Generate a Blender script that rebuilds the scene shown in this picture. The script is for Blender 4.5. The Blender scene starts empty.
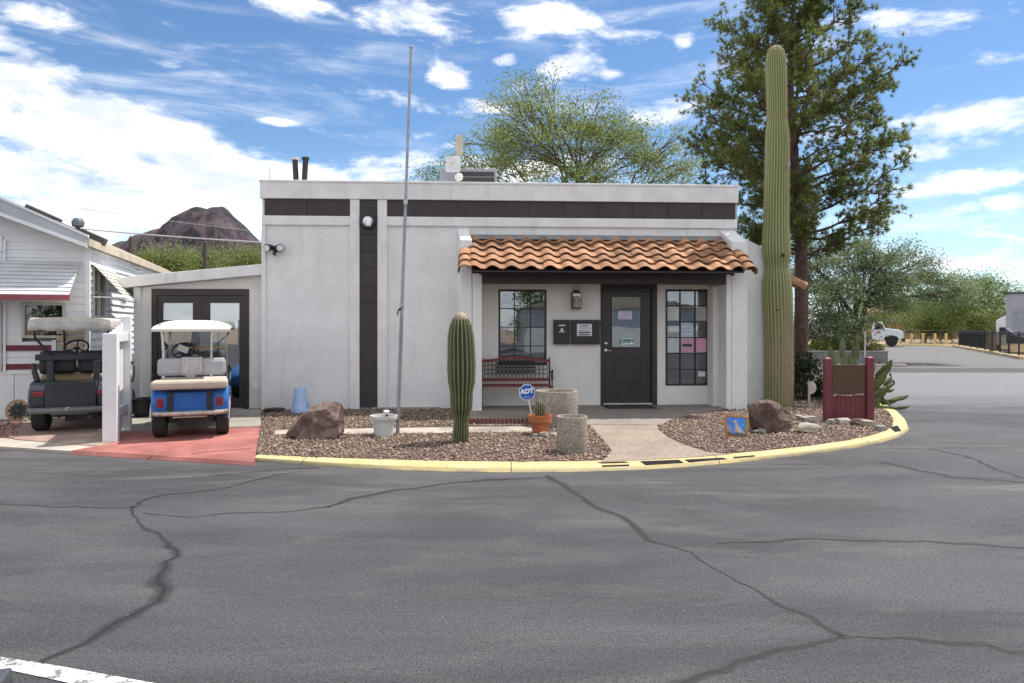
import bpy, bmesh, math, random
import numpy as np
from mathutils import Vector, Matrix, noise as mnoise
R = math.radians
random.seed(7)
rng = np.random.default_rng(11)
SC = bpy.context.scene
COL = SC.collection
CAMH, FPX, CX, HY = 1.55, 683.0, 512.0, 327.0
PZ = 0.06                                   # height of the raised bed and slab above the road

# ------------------------------------------------------------------ helpers
def P(x, y, d):                             # photograph pixel + distance -> world point
    return Vector(((x-CX)/FPX*d, d, CAMH+(HY-y)/FPX*d))
def G(x, y, z=0.0):                         # photograph pixel on level z -> world point
    d = FPX*(CAMH-z)/(y-HY)
    return Vector(((x-CX)/FPX*d, d, z))

def tag(o, label=None, cat=None, group=None, kind=None):
    if label: o['label'] = label
    if cat: o['category'] = cat
    if group: o['group'] = group
    if kind: o['kind'] = kind
    return o
def thing(name, label, cat, loc=(0, 0, 0), rz=0.0, group=None, scale=1.0):
    o = bpy.data.objects.new(name, None)
    COL.objects.link(o)
    o.empty_display_size = 0.2
    o.location = loc
    o.rotation_euler = (0, 0, rz)
    o.scale = (scale,)*3
    return tag(o, label, cat, group)
def copy_tree(o, parent=None):
    c = o.copy(); COL.objects.link(c)
    if parent is not None: c.parent = parent
    for ch in list(o.children): copy_tree(ch, c)
    return c

class MB:
    """collects shapes and links them as ONE mesh object"""
    def __init__(s): s.v = []; s.f = []; s.m = []; s.tint = []; s.cm = 0; s.ct = 0.5
    def add(s, vs, fs):
        b = len(s.v)
        s.v.extend([tuple(p) for p in vs])
        for f in fs:
            s.f.append(tuple(b+i for i in f)); s.m.append(s.cm); s.tint.append(s.ct)
        return s
    def box(s, x0, x1, y0, y1, z0, z1, M=None):
        vs = [(x0,y0,z0),(x1,y0,z0),(x1,y1,z0),(x0,y1,z0),(x0,y0,z1),(x1,y0,z1),(x1,y1,z1),(x0,y1,z1)]
        if M is not None: vs = [M @ Vector(p) for p in vs]
        return s.add(vs, [(0,3,2,1),(4,5,6,7),(0,1,5,4),(1,2,6,5),(2,3,7,6),(3,0,4,7)])
    def prism(s, poly, axis, a, b):
        """poly = list of 2-D points, extruded along axis from a to b"""
        n = len(poly)
        def mk(p, t):
            if axis == 'x': return (t, p[0], p[1])
            if axis == 'y': return (p[0], t, p[1])
            return (p[0], p[1], t)
        vs = [mk(p, a) for p in poly] + [mk(p, b) for p in poly]
        fs = [tuple(range(n))[::-1], tuple(range(n, 2*n))]
        fs += [(i, (i+1) % n, n+(i+1) % n, n+i) for i in range(n)]
        return s.add(vs, fs)
    def tube(s, pts, rad, seg=8, cap=True):
        pts = [Vector(p) for p in pts]; n = len(pts)
        if not hasattr(rad, '__len__'): rad = [rad]*n
        vs = []; fs = []; up = None
        for i, p in enumerate(pts):
            t = (pts[min(i+1, n-1)]-pts[max(i-1, 0)])
            if t.length < 1e-9: t = Vector((0, 0, 1))
            t.normalize()
            if up is None:
                a = Vector((0, 0, 1)) if abs(t.z) < 0.9 else Vector((1, 0, 0))
                up = (a - t*a.dot(t)).normalized()
            else:
                up = (up - t*up.dot(t))
                up = up.normalized() if up.length > 1e-6 else Vector((1, 0, 0))
            w = t.cross(up)
            for k in range(seg):
                an = 2*math.pi*k/seg
                vs.append(p + (up*math.cos(an) + w*math.sin(an))*rad[i])
        for i in range(n-1):
            for k in range(seg):
                k2 = (k+1) % seg
                fs.append((i*seg+k, i*seg+k2, (i+1)*seg+k2, (i+1)*seg+k))
        if cap:
            fs.append(tuple(range(seg))[::-1]); fs.append(tuple((n-1)*seg+k for k in range(seg)))
        return s.add(vs, fs)
    def lathe(s, prof, seg=24, c=(0, 0, 0), axis='z', rib=None):
        """prof = [(r, h)...]"""
        vs = []; fs = []; n = len(prof)
        for (r, h) in prof:
            for k in range(seg):
                an = 2*math.pi*k/seg
                rr = r*(rib(an, h) if rib else 1)
                a, b = rr*math.cos(an), rr*math.sin(an)
                if axis == 'z': q = (c[0]+a, c[1]+b, c[2]+h)
                elif axis == 'x': q = (c[0]+h, c[1]+a, c[2]+b)
                else: q = (c[0]+a, c[1]+h, c[2]+b)
                vs.append(q)
        for i in range(n-1):
            for k in range(seg):
                k2 = (k+1) % seg
                fs.append((i*seg+k, i*seg+k2, (i+1)*seg+k2, (i+1)*seg+k))
        if prof[0][0] > 1e-6: fs.append(tuple(range(seg))[::-1])
        if prof[-1][0] > 1e-6: fs.append(tuple((n-1)*seg+k for k in range(seg)))
        return s.add(vs, fs)
    def quad(s, a, b, c, d): return s.add([a, b, c, d], [(0, 1, 2, 3)])
    def build(s, name, mats, parent=None, smooth=None, bevel=0.0, tint=False, loc=None):
        me = bpy.data.meshes.new(name)
        me.from_pydata(s.v, [], s.f)
        if not isinstance(mats, (list, tuple)): mats = [mats]
        for m in mats: me.materials.append(m)
        if len(mats) > 1: me.polygons.foreach_set('material_index', s.m)
        if tint:
            at = me.attributes.new('tint', 'FLOAT', 'FACE'); at.data.foreach_set('value', s.tint)
        bm = bmesh.new(); bm.from_mesh(me)
        bmesh.ops.recalc_face_normals(bm, faces=bm.faces); bm.to_mesh(me); bm.free()
        if smooth is not None:
            me.polygons.foreach_set('use_smooth', [True]*len(me.polygons))
            me.set_sharp_from_angle(angle=R(smooth))
        me.update()
        o = bpy.data.objects.new(name, me); COL.objects.link(o)
        if parent is not None: o.parent = parent
        if loc is not None: o.location = loc
        if bevel > 0:
            b = o.modifiers.new('Bevel', 'BEVEL'); b.width = bevel; b.segments = 2
            b.limit_method = 'ANGLE'; b.angle_limit = R(40)
        return o

def np_mesh(name, verts, faces, mat, parent=None, tint=None, loc=None, smooth=False):
    """verts (N,3), faces (M,k) equal-sized polygons"""
    me = bpy.data.meshes.new(name)
    N, (Mf, k) = len(verts), faces.shape
    me.vertices.add(N); me.vertices.foreach_set('co', np.asarray(verts, np.float32).ravel())
    me.loops.add(Mf*k); me.loops.foreach_set('vertex_index', faces.astype(np.int32).ravel())
    me.polygons.add(Mf)
    me.polygons.foreach_set('loop_start', np.arange(0, Mf*k, k, dtype=np.int32))
    me.polygons.foreach_set('loop_total', np.full(Mf, k, dtype=np.int32))
    me.materials.append(mat)
    if tint is not None:
        at = me.attributes.new('tint', 'FLOAT', 'FACE'); at.data.foreach_set('value', np.asarray(tint, np.float32))
    if smooth: me.polygons.foreach_set('use_smooth', [True]*Mf)
    me.update(calc_edges=True); me.validate()
    o = bpy.data.objects.new(name, me); COL.objects.link(o)
    if parent is not None: o.parent = parent
    if loc is not None: o.location = loc
    return o

def text_mesh(name, body, size, mat, parent, M, bold=0.0, depth=0.001):
    cu = bpy.data.curves.new(name, 'FONT'); cu.body = body; cu.size = size
    cu.align_x = 'CENTER'; cu.align_y = 'CENTER'; cu.extrude = depth; cu.offset = bold
    t = bpy.data.objects.new(name, cu); COL.objects.link(t)
    bpy.context.view_layer.update()
    me = bpy.data.meshes.new_from_object(t.evaluated_get(bpy.context.evaluated_depsgraph_get()))
    bpy.data.objects.remove(t); me.transform(M); me.materials.clear(); me.materials.append(mat)
    o = bpy.data.objects.new(name, me); COL.objects.link(o); o.parent = parent
    return o

# ------------------------------------------------------------------ materials
MATS = {}
class NT:
    def __init__(s, m):
        m.use_nodes = True; s.t = m.node_tree; s.t.nodes.clear()
    def n(s, typ, **kw):
        nd = s.t.nodes.new(typ)
        for k, v in kw.items():
            if k.startswith('_'): setattr(nd, k[1:], v)
            else: nd.inputs[k.replace('__', ' ')].default_value = v
        return nd
    def l(s, a, b): s.t.links.new(a, b)
    def math(s, op, a, b=None, clamp=False):
        nd = s.t.nodes.new('ShaderNodeMath'); nd.operation = op; nd.use_clamp = clamp
        for i, q in enumerate((a, b)):
            if q is None: continue
            if isinstance(q, (int, float)): nd.inputs[i].default_value = q
            else: s.l(q, nd.inputs[i])
        return nd.outputs[0]
    def mix(s, fac, a, b, typ='MIX'):
        nd = s.t.nodes.new('ShaderNodeMix'); nd.data_type = 'RGBA'; nd.blend_type = typ
        for sock, q in ((nd.inputs[0], fac), (nd.inputs[6], a), (nd.inputs[7], b)):
            if isinstance(q, (int, float)): sock.default_value = q
            elif isinstance(q, (tuple, list)): sock.default_value = tuple(q)+((1,) if len(q) == 3 else ())
            else: s.l(q, sock)
        return nd.outputs[2]
    def ramp(s, fac, lo, hi, smooth=True):
        nd = s.t.nodes.new('ShaderNodeMapRange'); nd.interpolation_type = 'SMOOTHSTEP' if smooth else 'LINEAR'
        s.l(fac, nd.inputs[0]); nd.inputs[1].default_value = lo; nd.inputs[2].default_value = hi
        return nd.outputs[0]
    def noise(s, vec, scale, detail=5, rough=0.55, dist=0.0):
        nd = s.t.nodes.new('ShaderNodeTexNoise'); s.l(vec, nd.inputs['Vector'])
        nd.inputs['Scale'].default_value = scale; nd.inputs['Detail'].default_value = detail
        nd.inputs['Roughness'].default_value = rough; nd.inputs['Distortion'].default_value = dist
        return nd.outputs['Fac']
    def scaled(s, vec, sc, loc=(0, 0, 0), rot=(0, 0, 0)):
        nd = s.t.nodes.new('ShaderNodeMapping'); s.l(vec, nd.inputs[0])
        nd.inputs['Scale'].default_value = sc; nd.inputs['Location'].default_value = loc
        nd.inputs['Rotation'].default_value = rot
        return nd.outputs[0]
    def out(s, bs):
        o = s.t.nodes.new('ShaderNodeOutputMaterial'); s.l(bs, o.inputs[0])

def dark(c, k): return tuple(max(0, min(1, q*k)) for q in c)
def M(name, col, rough=0.7, var=0.14, scale=4.0, bump=0.0, bscale=60.0, metal=0.0, spec=0.5, coat=0.0,
      tint=0.0, stain=0.0, stretch=(1, 1, 1), cells=0.0):
    """principled material: base colour broken up by noise, optional bump, stain streaks and per-face tint"""
    if name in MATS: return MATS[name]
    m = bpy.data.materials.new(name); t = NT(m)
    co = t.n('ShaderNodeTexCoord').outputs['Object']
    cs = t.scaled(co, stretch) if stretch != (1, 1, 1) else co
    f = t.noise(cs, scale, 7, 0.6)
    c = t.mix(t.ramp(f, 0.3, 0.7), dark(col, 1-var), dark(col, 1+var))
    if stain > 0:
        st = t.noise(t.scaled(co, (3, 3, 0.35)), 1.6, 6, 0.65)
        c = t.mix(t.math('MULTIPLY', t.ramp(st, 0.52, 0.75), stain), c, dark(col, 0.45))
    if tint > 0:
        a = t.n('ShaderNodeAttribute', _attribute_name='tint')
        c = t.mix(t.math('MULTIPLY', a.outputs['Fac'], tint), c, dark(col, 0.4))
    b = t.n('ShaderNodeBsdfPrincipled', Roughness=rough, Metallic=metal)
    b.inputs['Specular IOR Level'].default_value = spec
    b.inputs['Coat Weight'].default_value = coat
    t.l(c, b.inputs['Base Color'])
    rr = t.n('ShaderNodeMapRange'); t.l(f, rr.inputs[0])
    rr.inputs[3].default_value = max(0, rough-0.08); rr.inputs[4].default_value = min(1, rough+0.08)
    t.l(rr.outputs[0], b.inputs['Roughness'])
    if bump > 0:
        bn = t.n('ShaderNodeBump', Strength=min(1, bump), Distance=0.02)
        t.l(t.noise(cs, bscale, 6, 0.6), bn.inputs['Height']); t.l(bn.outputs[0], b.inputs['Normal'])
    t.out(b.outputs[0]); MATS[name] = m
    return m

def leaf_mat(name, c1, c2, trans=0.35):
    m = bpy.data.materials.new(name); t = NT(m)
    a = t.n('ShaderNodeAttribute', _attribute_name='tint')
    c = t.mix(a.outputs['Fac'], c1, c2)
    d = t.n('ShaderNodeBsdfPrincipled', Roughness=0.55); d.inputs['Specular IOR Level'].default_value = 0.3
    t.l(c, d.inputs['Base Color'])
    tr = t.n('ShaderNodeBsdfTranslucent'); t.l(c, tr.inputs[0])
    mx = t.n('ShaderNodeMixShader', Fac=trans); t.l(d.outputs[0], mx.inputs[1]); t.l(tr.outputs[0], mx.inputs[2])
    t.out(mx.outputs[0]); return m

def glass_mat(name, tintc=(0.5, 0.55, 0.55), refl=0.25):
    m = bpy.data.materials.new(name); t = NT(m)
    tr = t.n('ShaderNodeBsdfTransparent'); tr.inputs[0].default_value = tintc+(1,)
    gl = t.n('ShaderNodeBsdfGlossy', Roughness=0.015); gl.inputs[0].default_value = (0.95, 0.97, 1, 1)
    fr = t.n('ShaderNodeFresnel', IOR=1.5)
    co = t.n('ShaderNodeTexCoord').outputs['Object']
    bn = t.n('ShaderNodeBump', Strength=0.04, Distance=0.02); t.l(t.noise(co, 3, 1), bn.inputs['Height'])
    t.l(bn.outputs[0], gl.inputs['Normal'])
    mx = t.n('ShaderNodeMixShader')
    t.l(t.math('ADD', fr.outputs[0], refl, True), mx.inputs[0]); t.l(tr.outputs[0], mx.inputs[1]); t.l(gl.outputs[0], mx.inputs[2])
    t.out(mx.outputs[0]); return m

# ------------------------------------------------------------------ camera, light, sky
SUN_AZ, SUN_EL = R(60), R(63)               # clockwise from straight ahead
cam = bpy.data.cameras.new('camera'); camo = bpy.data.objects.new('camera', cam); COL.objects.link(camo)
camo.location = (0, 0, CAMH); camo.rotation_euler = (R(90), 0, 0)
cam.sensor_width = 36; cam.lens = 36*FPX/1024; cam.shift_y = -(341.5-HY)/1024; cam.clip_end = 20000; cam.clip_start = 0.05
SC.camera = camo
sd = Vector((math.sin(SUN_AZ)*math.cos(SUN_EL), math.cos(SUN_AZ)*math.cos(SUN_EL), math.sin(SUN_EL)))
sl = bpy.data.lights.new('sun', 'SUN'); sl.energy = 3.0; sl.angle = R(0.5); sl.color = (1, 0.955, 0.89)
so = bpy.data.objects.new('sun', sl); COL.objects.link(so); so.rotation_euler = sd.to_track_quat('Z', 'Y').to_euler()
so.location = (20, 20, 40)
SC.view_settings.view_transform = 'Standard'; SC.view_settings.look = 'None'
SC.view_settings.gamma = 1; SC.view_settings.use_curve_mapping = False
SC.view_settings.exposure = 1.0

w = bpy.data.worlds.new('World'); SC.world = w; w.use_nodes = True
t = NT(w)
sky = t.n('ShaderNodeTexSky', _sky_type='NISHITA', _sun_disc=False, _sun_elevation=SUN_EL, _sun_rotation=SUN_AZ,
          _altitude=800.0, _air_density=1.0, _dust_density=0.4, _ozone_density=2.2)
dirv = t.n('ShaderNodeTexCoord').outputs['Generated']
sp = t.n('ShaderNodeSeparateXYZ'); t.l(dirv, sp.inputs[0])
az = t.math('ARCTAN2', sp.outputs[0], sp.outputs[1]); el = t.math('ARCSINE', sp.outputs[2])
pv = t.n('ShaderNodeCombineXYZ'); t.l(az, pv.inputs[0]); t.l(el, pv.inputs[1])
pv = pv.outputs[0]
def bank(x, y, rx, ry, rot, amp):           # a bank of cloud: where it stands in the sky, its width and height
    a = math.atan((x-CX)/FPX); e = math.atan((HY-y)/FPX*math.cos(a))
    mp = t.n('ShaderNodeMapping', _vector_type='TEXTURE'); t.l(pv, mp.inputs[0])
    mp.inputs['Location'].default_value = (a, e, 0); mp.inputs['Rotation'].default_value = (0, 0, R(rot))
    mp.inputs['Scale'].default_value = (rx/FPX, ry/FPX, 1)
    ln = t.n('ShaderNodeVectorMath', _operation='LENGTH'); t.l(mp.outputs[0], ln.inputs[0])
    mr = t.n('ShaderNodeMapRange', _interpolation_type='SMOOTHERSTEP'); t.l(ln.outputs['Value'], mr.inputs[0])
    mr.inputs[1].default_value = 1.0; mr.inputs[2].default_value = 0.0
    mr.inputs[3].default_value = 0.0; mr.inputs[4].default_value = amp
    return mr.outputs[0]
BANKS = [(20, 110, 330, 95, -16, .62), (170, 165, 190, 60, -14, .45), (60, 215, 330, 70, 0, .62), (330, 178, 240, 42, 0, .56),
         (40, 10, 110, 24, -12, .50), (120, 45, 150, 20, -10, .36), (240, 70, 150, 13, -5, .33), (430, 12, 120, 40, 4, .50), (280, 2, 90, 26, 0, .40), (190, 30, 80, 12, -8, .32),
         (370, 95, 230, 20, -9, .40), (480, 107, 130, 15, 0, .42), (450, 76, 52, 30, -25, .52), (525, 25, 66, 34, 10, .52), (590, 62, 70, 36, -10, .56), (550, 70, 40, 18, 0, .46), (505, 60, 30, 14, 0, .4), (330, 68, 120, 9, -14, .30),
         (575, 18, 60, 22, 0, .54), (530, 85, 90, 24, 0, .42), (640, 40, 100, 22, -10, .34), (660, 110, 70, 28, 0, .50), (692, 40, 28, 16, 0, .46),
         (280, 122, 46, 9, 0, .42), (335, 134, 80, 8, -3, .36), (410, 132, 50, 9, 0, .34), (940, 20, 190, 22, -7, .44),
         (970, 118, 150, 32, 0, .46), (930, 152, 90, 18, 3, .44), (950, 182, 120, 20, 4, .46), (1010, 55, 90, 16, -6, .44), (1010, 250, 190, 60, 0, .58),
         (900, 250, 140, 30, 0, .40), (560, 170, 260, 26, 0, .34), (1000, 205, 110, 14, 3, .34)]
tot = None
for b_ in BANKS:
    o_ = bank(*b_)
    tot = o_ if tot is None else t.math('MAXIMUM', tot, o_) if b_[5] < .45 else t.math('ADD', tot, o_)
cv = t.scaled(dirv, (1, 1, 2.6))
n1 = t.noise(cv, 6.5, 12, 0.60, 0.35)
n2 = t.noise(t.scaled(dirv, (1, 1, 5), (3, 1, 7)), 3.2, 10, 0.62, 0.9)
n3 = t.noise(t.scaled(dirv, (1, 1, 2.2), (5, 2, 1)), 11, 9, 0.62, 0.2)
nn = t.math('ADD', t.math('MULTIPLY', t.math('SUBTRACT', n1, .5), 1.9), t.math('MULTIPLY', t.math('SUBTRACT', n2, .5), 0.9))
nn = t.math('ADD', nn, t.math('MULTIPLY', t.math('SUBTRACT', n3, .5), .55))
back = t.math('MULTIPLY', t.ramp(t.math('ABSOLUTE', az), 0.85, 1.4), .62)      # unseen cloud added behind the camera to whiten and brighten the ambient light
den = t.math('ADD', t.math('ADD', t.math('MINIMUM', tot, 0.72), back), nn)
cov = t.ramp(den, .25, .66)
# thin streaks of high cloud over the whole sky
cir = t.noise(t.scaled(pv, (2.2, 13, 1), rot=(0, 0, R(7))), 1.7, 9, .64, .35)
cir2 = t.noise(pv, 2.6, 4, .5)
cov = t.math('MAXIMUM', cov, t.math('MULTIPLY', t.math('MULTIPLY', t.ramp(cir, .47, .74), t.ramp(cir2, .36, .60)), .50))
hz = t.ramp(sp.outputs[2], 0.28, -0.02)       # paler towards the horizon, as real air is
hs = t.n('ShaderNodeHueSaturation', Saturation=1.14, Value=0.66); t.l(sky.outputs[0], hs.inputs['Color'])
skyc = t.mix(t.math('MULTIPLY', hz, 0.30), hs.outputs[0], (4.0, 5.6, 7.6))
shade = t.ramp(t.math('ADD', n3, t.math('MULTIPLY', t.math('SUBTRACT', den, .6), -0.22)), 0.32, 0.62)
cloudc = t.mix(shade, (3.7, 4.0, 4.5), (6.0, 6.0, 6.05))
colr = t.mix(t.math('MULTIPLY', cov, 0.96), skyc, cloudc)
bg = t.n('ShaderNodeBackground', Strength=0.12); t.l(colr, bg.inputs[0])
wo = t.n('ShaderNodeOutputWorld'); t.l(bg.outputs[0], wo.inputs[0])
try: w.cycles.sampling_method = 'MANUAL'; w.cycles.sample_map_resolution = 512
except Exception: pass
# ------------------------------------------------------------------ shared materials
stucco = M('stucco', (.80, .79, .78), .9, .06, 1.6, 1.0, 38, spec=.2, stain=.22)
stucco_c = M('stucco_cream', (.78, .75, .70), .9, .05, 1.2, .7, 45, spec=.2, stain=.08)
trimw = M('painted_trim', (.75, .735, .72), .8, .08, 2.4, .35, 30, spec=.25, stain=.32)
brown = M('dark_brown_paint', (.036, .026, .027), .5, .15, 5, .1, 80)
browntile = M('dark_brown_tile', (.042, .03, .032), .6, .22, 2.2, .15, 60)
black = M('black_paint', (.018, .019, .021), .45, .15, 8)
blackpl = M('black_plastic', (.02, .021, .024), .5, .2, 8, .1, 80)
rubber = M('tyre_rubber', (.022, .021, .021), .85, .2, 12, .2, 90)
steel = M('galvanised_steel', (.42, .43, .45), .4, .12, 14, metal=.85)
chrome = M('brushed_metal', (.62, .60, .57), .28, .1, 20, metal=1)
white = M('white_paint', (.76, .76, .77), .6, .05, 3, .1, 40, stain=.12)
paper = M('white_paper', (.72, .73, .76), .8, .03, 20)
pink = M('pink_paper', (.72, .36, .52), .8, .04, 20)
ink = M('printed_ink', (.05, .05, .07), .8, .1, 30)
concrete = M('concrete', (.40, .37, .33), .9, .14, 2.5, .4, 70, stain=.15)

# ------------------------------------------------------------------ the setting: ground
def sheet(name, poly, z, mat, skirt=None, kind='structure'):
    """a level surface with a short side down to skirt"""
    bm = bmesh.new()
    vs = [bm.verts.new((p[0], p[1], z)) for p in poly]
    f = bm.faces.new(vs); bm.normal_update()
    if f.normal.z < 0: f.normal_flip()
    if skirt is not None:
        lo = [bm.verts.new((p[0], p[1], skirt)) for p in poly]
        n = len(poly)
        for i in range(n): bm.faces.new((vs[i], vs[(i+1) % n], lo[(i+1) % n], lo[i]))
    bmesh.ops.recalc_face_normals(bm, faces=bm.faces)
    if f.normal.z < 0: bmesh.ops.reverse_faces(bm, faces=bm.faces)
    bmesh.ops.triangulate(bm, faces=[q for q in bm.faces if len(q.verts) > 4])
    me = bpy.data.meshes.new(name); bm.to_mesh(me); bm.free(); me.materials.append(mat)
    o = bpy.data.objects.new(name, me); COL.objects.link(o); o['kind'] = kind
    return o

dirt = M('desert_dirt', (.30, .21, .15), .95, .3, .35, .5, 12)
sheet('ground', [(-4000, -600), (4000, -600), (4000, 6000), (-4000, 6000)], -0.03, dirt)

def asphalt_mat():
    m = bpy.data.materials.new('asphalt'); t = NT(m)
    co = t.n('ShaderNodeTexCoord').outputs['Object']
    sp = t.n('ShaderNodeSeparateXYZ'); t.l(co, sp.inputs[0])
    broad = t.noise(t.scaled(co, (.35, 1, 1), rot=(0, 0, R(-9))), .8, 6, .6, .7)
    mid = t.noise(t.scaled(co, (.5, 1.3, 1), rot=(0, 0, R(-16))), 2.2, 7, .65, .4)
    fine = t.noise(co, 95, 5, .75)
    agg = t.n('ShaderNodeTexVoronoi', Scale=90.0); t.l(co, agg.inputs['Vector'])
    c = t.mix(t.ramp(broad, .33, .68), (.050, .048, .052), (.088, .085, .090))
    c = t.mix(t.math('MULTIPLY', t.ramp(mid, .48, .72), .55), c, (.108, .103, .104))
    # older, paler pavement further off: the cross street and the lot behind it
    yy = t.math('ADD', sp.outputs[1], t.math('MULTIPLY', t.math('SUBTRACT', broad, .5), 5))
    old = t.math('MULTIPLY', t.ramp(yy, 11.5, 16.5), t.ramp(sp.outputs[0], 2.5, 7))
    c = t.mix(old, c, t.mix(mid, (.155, .150, .154), (.215, .21, .215)))
    lot = t.ramp(sp.outputs[1], 25.0, 26.2)
    c = t.mix(lot, c, t.mix(mid, (.125, .118, .112), (.175, .165, .155)))
    gut = t.math('MULTIPLY', t.ramp(sp.outputs[1], 22.8, 23.6), t.ramp(sp.outputs[1], 26.3, 25.4))
    c = t.mix(t.math('MULTIPLY', gut, .85), c, (.055, .05, .048))
    # dusty, sun-bleached patches near the kerb
    dust = t.noise(t.scaled(co, (.3, 1.6, 1), (4, 2, 0)), 1.3, 8, .7, .6)
    c = t.mix(t.math('MULTIPLY', t.ramp(dust, .50, .76), t.math('ADD', .22, t.math('MULTIPLY', t.math('MULTIPLY', t.ramp(sp.outputs[1], 5.4, 6.8), t.ramp(sp.outputs[1], 11, 8.5)), .6))), c, (.185, .165, .142))
    # hairline cracking and little worn spots
    spk = t.noise(co, 7, 8, .8)
    c = t.mix(t.math('MULTIPLY', t.ramp(spk, .68, .75), .35), c, (.23, .21, .19))
    c = t.mix(.8, c, t.mix(t.ramp(fine, .25, .75), (0, 0, 0), (1, 1, 1)), 'OVERLAY')
    gr = t.noise(co, 34, 4, .8); c = t.mix(.28, c, t.mix(t.ramp(gr, .3, .7), (.12, .12, .12), (.88, .88, .88)), 'OVERLAY')
    c = t.mix(t.math('MULTIPLY', t.ramp(agg.outputs['Distance'], .30, .0), .38), c, (.26, .25, .245))
    b = t.n('ShaderNodeBsdfPrincipled', Roughness=.8); b.inputs['Specular IOR Level'].default_value = .35
    t.l(c, b.inputs['Base Color'])
    bn = t.n('ShaderNodeBump', Strength=.7, Distance=.012)
    t.l(t.math('ADD', fine, t.math('MULTIPLY', agg.outputs['Distance'], .6)), bn.inputs['Height']); t.l(bn.outputs[0], b.inputs['Normal'])
    t.out(b.outputs[0]); return m
asph = asphalt_mat()
sheet('road', [(-60, -40), (60, -40), (60, 20), (48, 60), (-10, 60), (-60, 20)], 0.0, asph)

# kerb: inner and outer edge in the photograph, swept as one low sloping kerb
def pl(pts, z): return [G(x, y, z) for x, y in pts]
k_out = pl([(254.6, 461.5), (330, 467), (400, 470.5), (460, 472.3), (520, 473), (580, 472.5), (640, 470.5), (700, 466.5), (760, 460.5), (810, 454.5),
            (850, 449), (880, 443), (900, 437), (909, 430), (906, 421), (898, 413), (888, 407), (878, 401), (868, 394), (856, 386), (846, 378)], 0.0)
k_in = pl([(257, 455.0), (330, 458), (400, 460.2), (460, 461.5), (520, 462), (580, 461.5), (640, 459.8), (700, 456.4), (760, 451.5), (810, 446),
           (845, 441), (870, 436), (886, 431), (893, 425.5), (893, 418), (887, 411), (878, 405), (868, 399), (859, 392), (849, 384), (840, 377)], PZ)
def ymat():
    m = bpy.data.materials.new('yellow_kerb_paint'); t = NT(m)
    co = t.n('ShaderNodeTexCoord').outputs['Object']
    f = t.noise(co, 2.5, 7, .65); g = t.noise(co, 14, 8, .7)
    c = t.mix(t.ramp(f, .35, .7), (.49, .39, .17), (.56, .465, .24))
    c = t.mix(t.math('MULTIPLY', t.ramp(g, .57, .66), .8), c, (.36, .32, .25))
    sx_ = t.n('ShaderNodeSeparateXYZ'); t.l(co, sx_.inputs[0])
    jn = t.math('LESS_THAN', t.math('FRACT', t.math('DIVIDE', t.math('ADD', sx_.outputs[0], t.math('MULTIPLY', g, .03)), 2.35)), .006)
    c = t.mix(t.math('MULTIPLY', jn, .85), c, (.10, .085, .06))
    c = t.mix(t.math('MULTIPLY', t.ramp(sx_.outputs[2], .05, .0), t.ramp(f, .35, .6)), c, (.22, .19, .14))
    b = t.n('ShaderNodeBsdfPrincipled', Roughness=.75); t.l(c, b.inputs['Base Color'])
    bn = t.n('ShaderNodeBump', Strength=.4, Distance=.02); t.l(g, bn.inputs['Height']); t.l(bn.outputs[0], b.inputs['Normal'])
    t.out(b.outputs[0]); return m
yel = ymat()
kb = MB(); n = len(k_out)
vs = []
for o_, i_ in zip(k_out, k_in):
    e = o_.lerp(i_, .14); e.z = PZ*.78
    vs += [(o_.x, o_.y, -0.02), (o_.x, o_.y, 0.006), (e.x, e.y, PZ*.72), (i_.x, i_.y, PZ+.004), (i_.x, i_.y, -.02)]
fs = []
for i in range(n-1):
    for k in range(4): fs.append((5*i+k, 5*i+k+1, 5*i+5+k+1, 5*i+5+k))
kb.add(vs, fs)
tag(kb.build('kerb', yel, smooth=35), kind='structure')

# the raised bed behind the kerb: one sheet of crushed rock, the slab, walk and path lie on it
def bed_mat(name, c1, c2, c3):
    m = bpy.data.materials.new(name); t = NT(m)
    co = t.n('ShaderNodeTexCoord').outputs['Object']
    v = t.n('ShaderNodeTexVoronoi', Scale=34.0); t.l(co, v.inputs['Vector'])
    sp = t.n('ShaderNodeSeparateColor'); t.l(v.outputs['Color'], sp.inputs[0])
    c = t.mix(sp.outputs[0], c1, c2); c = t.mix(t.ramp(sp.outputs[1], .7, .95), c, c3)
    c = t.mix(t.ramp(v.outputs['Distance'], .5, .85), c, dark(c1, .4))
    big = t.noise(co, 1.1, 5, .6); c = t.mix(t.math('MULTIPLY', t.ramp(big, .4, .7), .35), c, dark(c1, .6))
    b = t.n('ShaderNodeBsdfPrincipled', Roughness=.9); t.l(c, b.inputs['Base Color'])
    bn = t.n('ShaderNodeBump', Strength=1, Distance=.02, _invert=True); t.l(v.outputs['Distance'], bn.inputs['Height']); t.l(bn.outputs[0], b.inputs['Normal'])
    t.out(b.outputs[0]); return m
bedm = bed_mat('crushed_rock', (.09, .056, .042), (.18, .115, .084), (.28, .205, .165))
bed_poly = [(p.x, p.y) for p in k_in] + [(9.3, 24), (-14, 24), (-14, 12.6), tuple(G(262, 409, PZ))[:2], tuple(G(261, 426, PZ))[:2]]
sheet('gravel_bed', bed_poly, PZ, bedm, skirt=-.02)
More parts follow.
